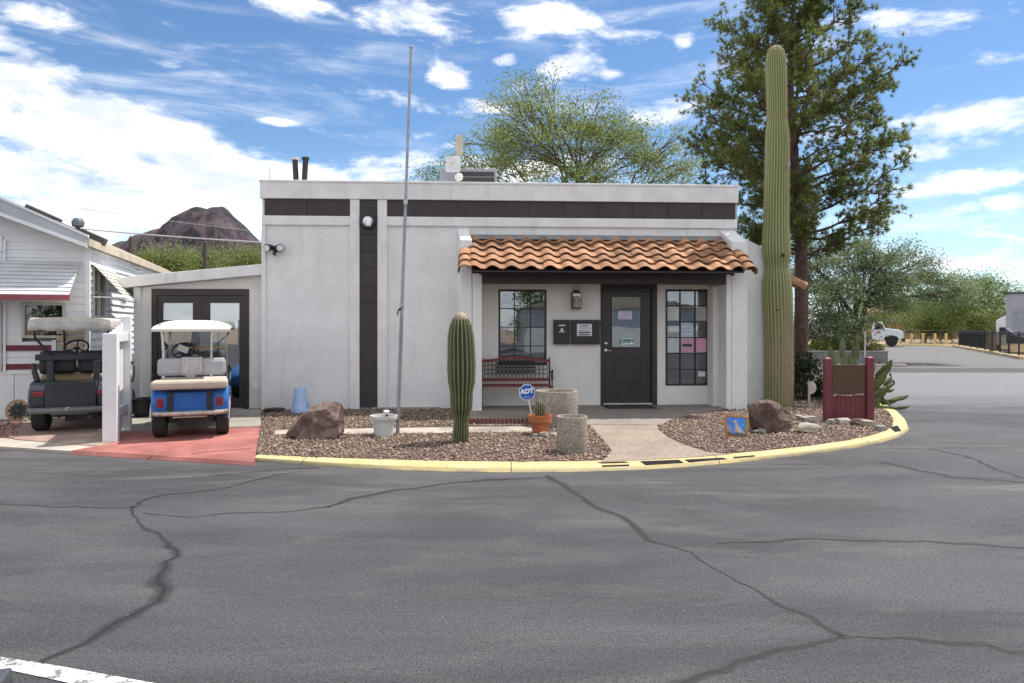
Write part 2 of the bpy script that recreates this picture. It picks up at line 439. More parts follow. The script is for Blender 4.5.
def agg_mat(name, c1, c2, sc=55):
    m = bpy.data.materials.new(name); t = NT(m)
    co = t.n('ShaderNodeTexCoord').outputs['Object']
    v = t.n('ShaderNodeTexVoronoi', Scale=float(sc)); t.l(co, v.inputs['Vector'])
    sp = t.n('ShaderNodeSeparateColor'); t.l(v.outputs['Color'], sp.inputs[0])
    c = t.mix(sp.outputs[0], c1, c2)
    f = t.noise(co, 1.4, 6, .6); c = t.mix(t.math('MULTIPLY', t.ramp(f, .4, .7), .4), c, dark(c1, .75))
    b = t.n('ShaderNodeBsdfPrincipled', Roughness=.85); t.l(c, b.inputs['Base Color'])
    bn = t.n('ShaderNodeBump', Strength=.5, Distance=.01, _invert=True); t.l(v.outputs['Distance'], bn.inputs['Height']); t.l(bn.outputs[0], b.inputs['Normal'])
    t.out(b.outputs[0]); return m
aggm = agg_mat('exposed_aggregate', (.21, .155, .115), (.37, .30, .24))
slabm = agg_mat('porch_aggregate', (.20, .165, .14), (.31, .27, .235))
path_px = [(602, 461.2), (612, 450.5), (601, 437), (589, 424.5), (657, 424.5), (659, 430), (668, 437), (682, 444), (706, 451.5), (730, 454.0), (700, 456.5), (640, 460)]
sheet('path', pl(path_px, PZ+.006), PZ+.006, aggm, skirt=PZ-.02)
slab_px = [(470, 424.5), (662, 424.5), (672, 418.5), (697, 413.5), (726, 409), (740, 407), (745, 401), (470, 401)]
sheet('porch_slab', pl(slab_px, PZ+.012), PZ+.012, slabm, skirt=PZ-.02)
walk_px = [(275, 434.5), (300, 434), (420, 433), (540, 431.5), (540, 426), (420, 427.5), (300, 429), (275, 430)]
sheet('concrete_walk', pl(walk_px, PZ+.010), PZ+.010, M('walk_concrete', (.36, .31, .26), .9, .35, 1.8, .5, 50), skirt=PZ-.02)

# painted driveway, apron and pavers to the left
redm = M('red_painted_concrete', (.50, .125, .095), .7, .16, 1.6, .3, 60, stain=.25)
def worn_red():
    m = bpy.data.materials.new('worn_red_paint'); t = NT(m)
    co = t.n('ShaderNodeTexCoord').outputs['Object']
    f = t.noise(co, 1.4, 7, .65, .4); g = t.noise(co, 3.0, 9, .75); h = t.noise(t.scaled(co, (3, .5, 1), rot=(0, 0, R(19))), 2, 6, .6)
    c = t.mix(t.ramp(f, .3, .7), (.24, .078, .066), (.44, .165, .138))
    c = t.mix(t.math('MULTIPLY', t.ramp(h, .5, .7), .6), c, (.27, .105, .092))
    c = t.mix(t.ramp(g, .60, .65), c, (.36, .26, .215))
    sx_ = t.n('ShaderNodeSeparateXYZ'); t.l(t.scaled(co, (1, 1, 1), rot=(0, 0, R(-6))), sx_.inputs[0])
    c = t.mix(t.math('MULTIPLY', t.math('LESS_THAN', t.math('FRACT', t.math('DIVIDE', t.math('ADD', sx_.outputs[1], t.math('MULTIPLY', f, .03)), 1.05)), .016), .8), c, (.10, .04, .035))
    b = t.n('ShaderNodeBsdfPrincipled', Roughness=.65); t.l(c, b.inputs['Base Color'])
    bn = t.n('ShaderNodeBump', Strength=.3, Distance=.01); t.l(t.noise(co, 60, 5, .6), bn.inputs['Height']); t.l(bn.outputs[0], b.inputs['Normal'])
    t.out(b.outputs[0]); return m
redm = worn_red()
red_px = [(72, 450.5), (120, 453), (180, 457), (254.6, 461.5), (261, 426), (232, 427), (121, 431), (112, 443)]
sheet('driveway', pl(red_px, .045), .045, redm, skirt=-.02)
lip = MB(); a0, a1 = G(72, 450.5, .045), G(254.6, 461.5, .045)
for i in range(1):
    d_ = Vector((0, -.03, 0)); lip.add([a0, a1, a1+d_+Vector((0, 0, -.042)), a0+d_+Vector((0, 0, -.042)), a1+Vector((0, 0, -.05)), a0+Vector((0, 0, -.05))], [(0, 1, 2, 3), (2, 1, 4), (3, 5, 0), (2, 4, 5, 3)])
tag(lip.build('driveway_lip', redm), kind='structure')
apron_px = [(121, 431), (232, 427), (261, 426), (263, 407), (120, 409)]
sheet('driveway_apron', pl(apron_px, PZ-.004), PZ-.004, M('old_concrete', (.30, .275, .24), .9, .2, 1.4, .4, 60, stain=.3), skirt=-.02)
def paver_mat():
    m = bpy.data.materials.new('brick_pavers'); t = NT(m)
    co = t.n('ShaderNodeTexCoord').outputs['Object']
    br = t.n('ShaderNodeTexBrick', Scale=4.2); br.inputs['Mortar Size'].default_value = .03
    t.l(t.scaled(co, (1, 1, 1), rot=(0, 0, R(19))), br.inputs['Vector'])
    br.inputs['Color1'].default_value = (.30, .14, .105, 1); br.inputs['Color2'].default_value = (.40, .27, .21, 1); br.inputs['Mortar'].default_value = (.22, .19, .165, 1)
    f = t.noise(co, 2.2, 6, .6); c = t.mix(t.math('MULTIPLY', t.ramp(f, .4, .65), .75), br.outputs[0], (.33, .28, .235))
    b = t.n('ShaderNodeBsdfPrincipled', Roughness=.85); t.l(c, b.inputs['Base Color'])
    bn = t.n('ShaderNodeBump', Strength=.6, Distance=.01); t.l(br.outputs['Fac'], bn.inputs['Height']); bn.invert = True; t.l(bn.outputs[0], b.inputs['Normal'])
    t.out(b.outputs[0]); return m
sheet('paved_pad', pl([(14, 439), (100, 446), (112, 443), (121, 431), (121, 408), (26, 411)], .05), .05, paver_mat(), skirt=-.02)
sheet('pale_kerb', pl([(-140, 438), (0, 446.5), (72, 451), (112, 443.5), (100, 446), (14, 439), (-140, 427)], .04), .04, M('pale_concrete', (.42, .37, .31), .9, .16, 2, .4, 60, stain=.2), skirt=-.02)
redgrav = bed_mat('red_gravel', (.24, .10, .075), (.36, .19, .15), (.45, .33, .28))
sheet('red_gravel_yard', pl([(-140, 428), (14, 438.5), (30, 408), (-140, 408)], .045), .045, redgrav, skirt=-.02)
sheet('yard', [(-40, 10.6), (-8.0, 10.6), (-8.0, 13.0), (-4.6, 13.0), (-4.6, 40), (-40, 40)], .03, dirt, skirt=-.02)

# white painted line in the near corner
def worn_white():
    m = bpy.data.materials.new('worn_white_line'); t = NT(m)
    co = t.n('ShaderNodeTexCoord').outputs['Object']
    g = t.noise(co, 9, 9, .75)
    c = t.mix(t.ramp(g, .50, .58), (.66, .66, .66), (.17, .155, .14))
    b = t.n('ShaderNodeBsdfPrincipled', Roughness=.7); t.l(c, b.inputs['Base Color'])
    bn = t.n('ShaderNodeBump', Strength=.5, Distance=.01); t.l(t.noise(co, 90, 4, .6), bn.inputs['Height']); t.l(bn.outputs[0], b.inputs['Normal'])
    t.out(b.outputs[0]); return m
sheet('parking_line', pl([(-80, 648), (0, 656.5), (60, 666), (160, 684), (240, 700), (170, 702), (75, 684), (10, 670), (-80, 662)], .004), .004, worn_white())

# tar-dark cracks: ragged ribbons lying on the asphalt
def crack_mat():
    m = bpy.data.materials.new('road_crack_tar'); t = NT(m)
    co = t.n('ShaderNodeTexCoord').outputs['Object']
    a = t.n('ShaderNodeAttribute', _attribute_name='edge')
    g = t.noise(co, 14, 8, .75); g2 = t.noise(co, 3, 5, .6)
    al = t.ramp(t.math('ADD', a.outputs['Fac'], t.math('MULTIPLY', t.math('SUBTRACT', g, .5), 1.1)), .25, .85)
    al = t.math('MULTIPLY', al, t.math('ADD', .45, t.math('MULTIPLY', g2, .6)), True)
    b = t.n('ShaderNodeBsdfPrincipled', Roughness=.7)
    t.l(t.mix(t.ramp(a.outputs['Fac'], .55, .98), (.046, .044, .046), (.014, .013, .013)), b.inputs['Base Color'])
    tr = t.n('ShaderNodeBsdfTransparent'); mx = t.n('ShaderNodeMixShader')
    t.l(al, mx.inputs[0]); t.l(tr.outputs[0], mx.inputs[1]); t.l(b.outputs[0], mx.inputs[2]); t.out(mx.outputs[0]); return m
crm = crack_mat()
cr_v = []; cr_f = []; cr_e = []
def crack(px, wid, jit=.035, zz=.004):
    pts = [G(x, y, 0) for x, y in px]
    fine = []
    for a, b in zip(pts[:-1], pts[1:]):
        k = max(2, int((b-a).length/.10))
        for i in range(k): fine.append((a.lerp(b, i/k)))
    fine.append(pts[-1]); m_ = len(fine); base = len(cr_v)
    wl = rng.normal(0, 1, m_+8); wl = np.convolve(wl, np.ones(4)/2.6, 'same')
    for i, p in enumerate(fine):
        tdir = (fine[min(i+1, m_-1)]-fine[max(i-1, 0)]).normalized(); nrm = Vector((-tdir.y, tdir.x, 0))
        w_ = .66*(wid if not hasattr(wid, '__len__') else wid[0]+(wid[1]-wid[0])*i/(m_-1))*max(.3, 1+.45*wl[i])
        p = p + nrm*(wl[(i+4)]*jit) + Vector((mnoise.noise(p*2.1)*.04+mnoise.noise(p*6.1)*.022, mnoise.noise(p*2.3+Vector((9, 0, 0)))*.03+mnoise.noise(p*6.5+Vector((3, 0, 0)))*.022, 0))
        for s_, e_ in ((-1, 0), (-.12, .8), (0, 1), (.12, .8), (1, 0)):
            q = p + nrm*w_*s_; cr_v.append((q.x, q.y, zz)); cr_e.append(e_)
    for i in range(m_-1):
        for k in range(4): cr_f.append((base+5*i+k, base+5*i+k+1, base+5*i+6+k, base+5*i+5+k))
crack([(548, 476), (562, 484), (578, 496), (600, 508), (632, 523), (655, 540), (676, 546), (696, 551), (712, 566), (737, 582), (768, 598), (800, 614), (822, 626), (842, 636)], (.10, .07))
crack([(842, 636), (868, 640), (900, 640), (940, 642), (985, 646), (1030, 653)], .06)
crack([(842, 636), (815, 643), (780, 650), (735, 660), (700, 672), (655, 690), (600, 712)], (.06, .08))
crack([(720, 545), (760, 542), (820, 540), (880, 540), (940, 542), (1030, 548)], (.05, .08))
crack([(300, 471), (262, 479), (222, 488), (180, 494), (152, 499), (139, 506)], (.05, .07))
crack([(139, 506), (138, 515), (144, 524), (160, 540), (166, 552), (158, 563), (157, 576), (160, 588), (152, 602), (136, 616), (112, 632), (86, 646), (45, 661)], (.05, .12))
crack([(139, 508), (100, 509), (60, 508), (0, 504), (-40, 503)], .045)
crack([(330, 507), (352, 499), (376, 494), (400, 490), (450, 484), (500, 479), (548, 476)], (.09, .08))
crack([(330, 507), (290, 511), (240, 514), (190, 517), (150, 512)], .04)
crack([(880, 462), (915, 470), (960, 478), (1030, 482)], .12)
crack([(928, 449), (965, 456), (1000, 470), (1030, 480)], .09)
crack([(320, 468), (260, 471), (210, 476)], .05)
cme = bpy.data.meshes.new('road_cracks'); cme.from_pydata(cr_v, [], cr_f); cme.materials.append(crm)
ca = cme.attributes.new('edge', 'FLOAT', 'POINT'); ca.data.foreach_set('value', cr_e)
co_ = bpy.data.objects.new('road_cracks', cme); COL.objects.link(co_); co_['kind'] = 'structure'

# painted-over black blocks on the kerb
bk = MB()
def onkerb(x, y):                           # a point on the kerb's sloping top, a little proud of it
    best = None
    for i in range(len(k_in)-1):
        for s_ in np.linspace(0, 1, 12):
            o_ = k_out[i].lerp(k_out[i+1], s_); i_ = k_in[i].lerp(k_in[i+1], s_)
            e_ = o_.lerp(i_, .14)
            for q in np.linspace(0, 1, 25):
                p = e_.lerp(i_, q); p.z = PZ*.72+(PZ+.004-PZ*.72)*q
                px = CX+p.x/p.y*FPX; py = HY+(CAMH-p.z)/p.y*FPX
                d_ = (px-x)**2+(py-y)**2
                if best is None or d_ < best[0]: best = (d_, p)
    return best[1]+Vector((0, 0, .004))
for q in ([(599, 462.4), (626, 461.6), (628, 463.0), (600, 463.8)], [(601, 465.6), (628, 464.8), (630, 466.2), (602, 467.0)],
          [(639, 461.6), (681, 460.0), (685, 464.4), (643, 466.2)], [(685, 460.0), (723, 457.8), (728, 462.0), (688, 464.2)],
          [(733, 457.2), (756, 455.4), (757, 456.8), (734, 458.4)], [(737, 459.3), (760, 457.6), (762, 458.9), (738, 460.8)],
          [(890, 427.2), (897.5, 426), (902, 431.5), (895, 432.5)]):
    pp = [onkerb(*c_) for c_ in q]
    if q[0][0] == 890: pp = [p_+Vector((0, 0, .004)) for p_ in pp]
    bk.quad(*pp)
tag(bk.build('kerb_blackout_paint', M('black_kerb_paint', (.022, .020, .020), .9, .4, 9, spec=.1)), kind='structure')

# scattered crushed rock over the beds (too many to count)
def inside(px, py, poly):
    c = np.zeros(len(px), bool); n_ = len(poly); j = n_-1
    for i in range(n_):
        xi, yi = poly[i][0], poly[i][1]; xj, yj = poly[j][0], poly[j][1]
        c ^= ((yi > py) != (yj > py)) & (px < (xj-xi)*(py-yi)/((yj-yi) or 1e-9)+xi); j = i
    return c
OCT_V = np.array([(1, 0, 0), (0, 1, 0), (-1, 0, 0), (0, -1, 0), (0, 0, 1), (0, 0, -1)], float)
OCT_F = np.array([(0, 1, 4), (1, 2, 4), (2, 3, 4), (3, 0, 4), (1, 0, 5), (2, 1, 5), (3, 2, 5), (0, 3, 5)])
def stones(name, poly, holes, n_, z, mat, smin=.010, smax=.024):
    xs = [p[0] for p in poly]; ys = [p[1] for p in poly]
    px = rng.uniform(min(xs), max(xs), n_*6); py = rng.uniform(min(ys), max(ys), n_*6)
    ok = inside(px, py, poly)
    for h in holes: ok &= ~inside(px, py, h)
    px, py = px[ok][:n_], py[ok][:n_]; k = len(px)
    s_ = rng.uniform(smin, smax, (k, 1, 1))
    base = OCT_V[None]*rng.uniform(.6, 1.3, (k, 6, 1))
    base = base*rng.uniform(.7, 1.3, (k, 1, 3)); base[:, :, 2] *= .75
    a = rng.uniform(0, 6.28, k); ca_, sa_ = np.cos(a)[:, None], np.sin(a)[:, None]
    v = np.stack([base[:, :, 0]*ca_-base[:, :, 1]*sa_, base[:, :, 0]*sa_+base[:, :, 1]*ca_+base[:, :, 2]*.4, base[:, :, 2]], 2)*s_
    v += np.stack([px, py, np.full(k, z)+s_[:, 0, 0]*.35], 1)[:, None, :]
    f = (OCT_F[None]+(np.arange(k)*6)[:, None, None]).reshape(-1, 3)
    return tag(np_mesh(name, v.reshape(-1, 3), f, mat, tint=np.repeat(rng.uniform(0, 1, k), 8)), kind='stuff')
def stone_mat(name, cols):
    m = bpy.data.materials.new(name); t = NT(m)
    a = t.n('ShaderNodeAttribute', _attribute_name='tint'); cr = t.n('ShaderNodeValToRGB'); t.l(a.outputs['Fac'], cr.inputs[0])
    e = cr.color_ramp.elements
    while len(e) < len(cols): e.new(.5)
    for i, c_ in enumerate(cols): e[i].position = i/(len(cols)-1); e[i].color = c_+(1,)
    b = t.n('ShaderNodeBsdfPrincipled', Roughness=.9); t.l(cr.outputs[0], b.inputs['Base Color']); t.out(b.outputs[0]); return m
stm = stone_mat('crushed_rock_stones', [(.07, .045, .032), (.17, .108, .074), (.23, .152, .112), (.30, .215, .165), (.115, .072, .052), (.44, .37, .31)])
front_bed = [(p.x, p.y) for p in k_in[:19]] + [tuple(G(x, y, PZ))[:2] for x, y in [(836, 376), (742, 401), (262, 407), (261, 426)]]
holes = [[tuple(G(x, y, PZ))[:2] for x, y in q] for q in (path_px, slab_px, walk_px)]
stones('crushed_rock_gravel', front_bed, holes, 30000, PZ, stm)
stones('red_yard_gravel', [tuple(G(x, y, .045))[:2] for x, y in [(-60, 433), (14, 438.5), (30, 410), (-60, 410)]], [], 2500, .045, stone_mat('red_stones', [(.28, .11, .08), (.36, .18, .14), (.45, .36, .32), (.22, .08, .06)]))

# distant mountain: a real height field
def mountain():
    sil = [(60, 262), (100, 252), (112, 246), (125, 240), (140, 237), (147, 231), (155, 228), (166, 226.5), (173, 221), (179, 214), (186, 210), (193, 206.5), (200, 205.5), (207, 207.5), (214, 206), (224, 205), (229, 209),
           (233, 214), (240, 220), (246, 225), (252, 232), (259, 239), (266, 246), (290, 256), (330, 262), (420, 262), (520, 268)]
    D = 2100.0; nx, ny = 190, 90
    xs = np.linspace(60, 520, nx); h = np.interp(xs, [p[0] for p in sil], [p[1] for p in sil])
    H = (HY-h)/FPX*D; X = (xs-CX)/FPX*D
    v = np.zeros((ny, nx, 3)); 
    for j in range(ny):
        s_ = j/(ny-1)                       # 0 = foot, nearest; .6 = the crest; 1 = behind
        y = D-520+s_*866
        if s_ < .6: pr = (s_/.6); pr = .18*pr+.82*pr**1.5 if pr < .72 else (.18*.72+.82*.72**1.5)+(1-(.18*.72+.82*.72**1.5))*math.sin((pr-.72)/.28*math.pi/2)
        else: pr = max(0, 1-((s_-.6)/.4)**1.3)
        for i in range(nx):
            x = X[i]; q = Vector((x*.012, y*.006, 0))
            rg = mnoise.ridged_multi_fractal(q, 1, 2.2, 6, 1, 2)
            q2 = Vector((x*.03, y*.02, 3)); r2 = mnoise.fractal(q2, 1, 2, 4)
            am = .06+.94*min(1, (.6-s_)/.10) if s_ < .6 else .06
            v[j, i] = (x*y/D if False else x, y, H[i]*pr + am*pr*((rg-.9)*34*min(1, max(.05, (.57-s_)/.14))*1.9 + r2*44*min(1, max(.14, (.57-s_)/.14)) - (.5+.5*math.sin(H[i]*pr*.11+r2*3))*7)*(.3+.7*pr) - 3)
    idx = np.arange(nx*ny).reshape(ny, nx)
    f = np.stack([idx[:-1, :-1], idx[:-1, 1:], idx[1:, 1:], idx[1:, :-1]], -1).reshape(-1, 4)
    m = bpy.data.materials.new('mountain_rock'); t = NT(m)
    co = t.n('ShaderNodeTexCoord').outputs['Object']
    ge = t.n('ShaderNodeNewGeometry'); sp = t.n('ShaderNodeSeparateXYZ'); t.l(ge.outputs['Normal'], sp.inputs[0])
    sc = t.scaled(co, (.02, .02, .006)); n_ = t.noise(sc, 1.0, 9, .7, .5); n2_ = t.noise(t.scaled(co, (.006, .006, .012)), 1.6, 8, .65)
    c = t.mix(t.ramp(n_, .40, .62), (.016, .014, .021), (.100, .069, .084))
    c = t.mix(t.math('MULTIPLY', t.ramp(n2_, .56, .66), .8), c, (.135, .095, .10))
    c = t.mix(t.math('MULTIPLY', t.ramp(t.math('ADD', sp.outputs[2], t.math('MULTIPLY', n2_, .4)), .98, 1.12), .6), c, (.045, .050, .028))
    b = t.n('ShaderNodeBsdfPrincipled', Roughness=.95); t.l(c, b.inputs['Base Color'])
    bn = t.n('ShaderNodeBump', Strength=1.0, Distance=22.0); t.l(n_, bn.inputs['Height']); t.l(bn.outputs[0], b.inputs['Normal']); t.out(b.outputs[0])
    tag(np_mesh('mountain', v.reshape(-1, 3), f, m, smooth=False), kind='structure')
mountain()

# ------------------------------------------------------------------ the office building (local frame: u along the front, v into the depth)
A = R(3.16); OX, OY = -4.497, 12.26
cA, sA = math.cos(A), math.sin(A)
def LU(x, y, v=0.0):                        # photograph pixel on the plane v of the building -> (u, z)
    r = (x-CX)/FPX
    t_ = (v + (-sA*OX + cA*OY))/(-sA*r + cA)
    X, Y = r*t_, t_
    return cA*(X-OX)+sA*(Y-OY), CAMH+(HY-y)/FPX*t_-PZ
def U(x, v=0.0): return LU(x, 300, v)[0]
def Z(x, y, v=0.0): return LU(x, y, v)[1]
def LW(u, v, z): return Vector((OX+cA*u-sA*v, OY+sA*u+cA*v, PZ+z))   # building local -> world
off = thing('office_building', 'white stucco office with dark brown bands and a terracotta tile porch roof', 'building', (OX, OY, PZ), A)

HT = Z(262, 180.5)                          # parapet top
UE = U(737); DEP = 9.5
zs1, zs0 = Z(262, 198.3), Z(262, 215.3)     # dark band top and bottom
zt0 = Z(262, 224.6)                         # lower edge of the trim below the band
VE = .34                                    # recess of the entry wall
VP = -.42                                   # front of the piers
uL, uR = U(482, VP), U(726.5, VP)           # inner faces of the piers
zB = Z(600, 283.6, VP)                      # underside of the porch beam
print('HT', HT, 'UE', UE, 'zs', zs1, zs0, zt0, 'uL', uL, 'uR', uR, 'zB', zB)

def holes_wall(mb, u0, u1, z0, z1, v0, v1, holes):
    us = sorted({u0, u1, *[h[0] for h in holes], *[h[1] for h in holes]}); zz = sorted({z0, z1, *[h[2] for h in holes], *[h[3] for h in holes]})
    for a, b in zip(us[:-1], us[1:]):
        for c, d in zip(zz[:-1], zz[1:]):
            mu, mz = (a+b)/2, (c+d)/2
            if any(h[0] < mu < h[1] and h[2] < mz < h[3] for h in holes): continue
            mb.box(a, b, v0, v1, c, d)
# openings in the entry wall
w1 = (U(498.5, VE), U(546.5, VE), Z(520, 365, VE), Z(520, 289.5, VE))
w2 = (U(665.5, VE), U(710.5, VE), Z(690, 385.5, VE), Z(690, 289.5, VE))
dr = (U(600.5, VE), U(657, VE), .012, Z(625, 284.5, VE))
b = MB()
UI, UJ = U(478, VE), U(731, VE)
b.box(0, UI, .045, VE+.75, -.1, HT-.02)     # left part of the front
b.box(UI, UJ, .045, VE+.75, 2.62, HT-.02)   # over the porch
b.box(UJ, UE, .045, VE+.75, -.1, HT-.02)
b.box(0, UE, VE+.752, DEP, -.1, HT-.25)
b.build('wall', stucco, off)
b = MB(); holes_wall(b, UI+.002, UJ-.002, -.05, 2.618, VE, VE+.16, [w1, w2, dr]); b.build('entry_wall', stucco_c, off)
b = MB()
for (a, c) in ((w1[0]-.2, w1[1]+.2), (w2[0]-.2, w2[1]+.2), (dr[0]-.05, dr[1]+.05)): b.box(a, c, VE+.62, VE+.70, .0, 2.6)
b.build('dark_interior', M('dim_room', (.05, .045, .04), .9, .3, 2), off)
# raised frames: parapet top, trim under the band, pilasters
pA0, pA1, pS1, pB1 = U(350), U(359.5), U(377.5), U(387)
t1 = MB()
t1.box(-.02, UE+.02, -.03, .30, zs1, HT); t1.box(-.035, UE+.035, -.045, .32, HT-.03, HT+.012)
t1.box(UE-.25, UE+.02, .302, DEP, HT-.28, HT); t1.box(-.02, .23, .302, DEP, HT-.28, HT)
t1.box(0, pA0, 0, .047, zt0, zs0); t1.box(pB1, UE+.01, 0, .047, zt0, zs0)
t1.box(pA0, pA1, -.012, .046, 0, zs1-.002); t1.box(pS1, pB1, -.012, .046, 0, zs1-.002)
t1.box(-.004, U(265.5), .004, .047, 0, zt0-.002)
t1.build('trim', trimw, off, bevel=.008)
t2 = MB()
for (a, c) in ((U(264), pA0-.002), (pB1+.002, UE-.02)):
    n_ = max(1, int((c-a)/.62)); t2 = MB()
    for i in range(n_):
        t2.box(a+(c-a)*i/n_+.003, a+(c-a)*(i+1)/n_-.003, .012, .044, zs0+.004, zs1-.003)
    t2.build('dark_band', browntile, off, bevel=.004)
t3 = MB(); n_ = 12
for i in range(n_):
    z0_, z1_ = .03+(zs1-.03)*i/n_, .03+(zs1-.03)*(i+1)/n_
    t3.box(pA1+.004, pS1-.004, .008, .044, z0_+.003, z1_-.003)
t3.build('dark_strip', browntile, off, bevel=.004)
b = MB(); b.box(pB1-.25, U(440), -.012, .044, -.05, .035); b.build('footing', concrete, off)

# piers with sloping tops (the porch's side walls)
def pier(x0, x1, sk):
    q = MB(); v0 = VP
    u0, u1 = U(x0, VP), U(x1, VP)
    zt, zf = Z(460, 228, 0), Z(465, 240, VP)
    pr = [(v0, -.05), (v0, zf), (.043, zt), (.043, -.05)]
    n4 = len(pr); vs = []
    for (uu) in (u0, u1):
        for (v, z) in pr: vs.append((uu - sk*(v-v0), v, z))
    fs = [(0, 1, 2, 3), (7, 6, 5, 4)] + [(i, 4+i, 4+(i+1) % 4, (i+1) % 4) for i in range(4)]
    q.add(vs, fs); return q
pier(460.5, 472, .16).build('porch_side_wall', stucco, off, bevel=.01)
pier(732, 747.5, .12).build('porch_side_wall', stucco, off, bevel=.01)
b = MB(); b.box(U(472.3, VP), uL, VP+.004, VE-.002, -.05, 2.44); b.build('pier', stucco, off, bevel=.01)
b = MB(); b.box(uR, U(731.7, VP), VP+.004, VE-.002, -.05, 2.44); b.build('pier', stucco, off, bevel=.01)
# entry return strip on the right jamb
b = MB(); b.box(uR-.09, uR-.002, .02, VE-.003, -.04, zB-.005); b.build('jamb', stucco_c, off)
# beam, fascia, ceiling, rafters
b = MB()
b.box(uL+.002, uR-.002, VP+.03, VP+.20, zB, zB+.235)
b.build('beam', brown, off, bevel=.006)
b = MB(); b.box(uL+.002, uR-.002, VP+.202, VE-.003, zB+.10, zB+.13); b.build('porch_ceiling', brown, off)
EV, EZ = -1.02, Z(610, 270.5, -1.02)        # eave
TZ = Z(600, 239.5, 0.0)                     # where the tiles meet the wall
ru0, ru1 = U(466, EV), U(752, EV)
k = 9; sl_ = (TZ-EZ)/(0-EV)
for i in range(k):
    u_ = ru0+.25+(ru1-ru0-.5)*i/(k-1); rf = MB()
    rf.add([(u_-.035, EV+.24, EZ-.06), (u_+.035, EV+.24, EZ-.06), (u_+.035, EV+.24, EZ+.08), (u_-.035, EV+.24, EZ+.08),
            (u_-.035, VP+.03, EZ-.10+sl_*(VP-EV-.03)), (u_+.035, VP+.03, EZ-.10+sl_*(VP-EV-.03)), (u_+.035, VP+.03, EZ-.03+sl_*(VP-EV-.03)), (u_-.035, VP+.03, EZ-.03+sl_*(VP-EV-.03))],
           [(0, 1, 2, 3), (7, 6, 5, 4), (0, 4, 5, 1), (1, 5, 6, 2), (2, 6, 7, 3), (3, 7, 4, 0)])
    rf.build('rafter', brown, off)
b = MB(); vs = [(ru0+.12, EV+.05, EZ-.03), (ru1-.12, EV+.05, EZ-.03), (ru1-.12, .04, TZ-.035), (ru0+.12, .04, TZ-.035)]
b.add(vs+[(p[0], p[1], p[2]+.025) for p in vs], [(3, 2, 1, 0), (4, 5, 6, 7), (0, 1, 5, 4), (1, 2, 6, 5), (2, 3, 7, 6), (3, 0, 4, 7)]); b.build('roof_deck', brown, off)
b = MB(); b.prism([(-.12, TZ-.02), (-.02, TZ+.075), (.04, TZ+.075), (.04, TZ-.02)], 'x', U(474, 0), U(722, 0)); b.build('flashing', M('grey_flashing', (.20, .195, .19), .7, .2, 5), off)

tilem = M('terracotta_tile', (.42, .22, .122), .8, .28, 7, .3, 60, tint=.9, spec=.3)
def s_tiles(u0, u1, rows, v0, z0, v1, z1, wt=.32):
    q = MB(); cols = int(round((u1-u0)/wt)); wt = (u1-u0)/cols
    sl = Vector((0, v1-v0, z1-z0)); L = sl.length; sl.normalize(); nr = Vector((0, -sl.z, sl.y))
    ex = L/rows
    NU, th = 9, .016
    for r in range(rows):
        for c_ in range(cols):
            q.ct = min(1, max(0, random.gauss(.36, .30)))
            du = random.uniform(-.006, .006); dh = random.uniform(0, .006); ds = random.uniform(-.012, .012)
            top = []; bot = []
            for end in (0, 1):              # 0 = lower (nose), 1 = upper
                ro = []
                for i in range(NU):
                    s_ = i/(NU-1)
                    # S profile: a barrel on the first 60 %, a pan on the rest
                    hh = .050*math.sin(math.pi*s_/.62)**.9 if s_ < .62 else -.018*math.sin(math.pi*(s_-.62)/.38)
                    p = Vector((u0+c_*wt+s_*wt*1.03+du, v0, z0)) + sl*(r*ex+ds+(end*(ex+.05))) + nr*(hh + .045*(1-end) + dh)
                    ro.append(p)
                top.append(ro); bot.append([p - nr*th for p in ro])
            vs = top[0]+top[1]+bot[0]+bot[1]; fs = []
            for i in range(NU-1):
                fs.append((i, i+1, NU+i+1, NU+i)); fs.append((2*NU+i+1, 2*NU+i, 3*NU+i, 3*NU+i+1)); fs.append((2*NU+i, 2*NU+i+1, i+1, i))
            fs.append((0, NU, 3*NU, 2*NU)); fs.append((NU-1, 3*NU-1, 4*NU-1, 2*NU-1))
            q.add(vs, fs)
    return q
def rake(q, u, v0, z0, v1, z1, n_, side):
    """half-round end tiles down the edge of the roof"""
    sl = Vector((0, v1-v0, z1-z0)); L = sl.length; sl.normalize(); nr = Vector((0, -sl.z, sl.y)); ex = L/n_
    for r in range(n_):
        q.ct = min(1, max(0, random.gauss(.32, .2)))
        vs = []; S = 9
        for end in (0, 1):
            for th in (0, .018):
                for i in range(S):
                    a = R(-35 + 215*i/(S-1)); rad = (.125 - .02*end) - th
                    vs.append(Vector((u, v0, z0)) + sl*(r*ex+end*(ex+.05)) + Vector((side*rad*math.cos(a), 0, 0)) + nr*(rad*math.sin(a)*.9 + .02*(1-end)))
        fs = []
        for i in range(S-1):
            fs += [(i, i+1, 2*S+i+1, 2*S+i), (S+i+1, S+i, 3*S+i, 3*S+i+1), (i, S+i, S+i+1, i+1)]
        q.add(vs, fs)
tl = s_tiles(ru0+.02, ru1-.02, 5, EV, EZ, .0, TZ)
# keep only tiles between the side walls where they rise behind: the end tiles lap over the side walls' fronts
rake(tl, ru0-.02, EV-.02, EZ-.03, VP-.03, EZ-.03+sl_*(VP-.03-EV), 3, -1)
rake(tl, ru1-.03, EV-.02, EZ-.03, VP-.03, EZ-.03+sl_*(VP-.03-EV), 3, 1)
tl.build('tile_roof', tilem, off, smooth=50, tint=True)

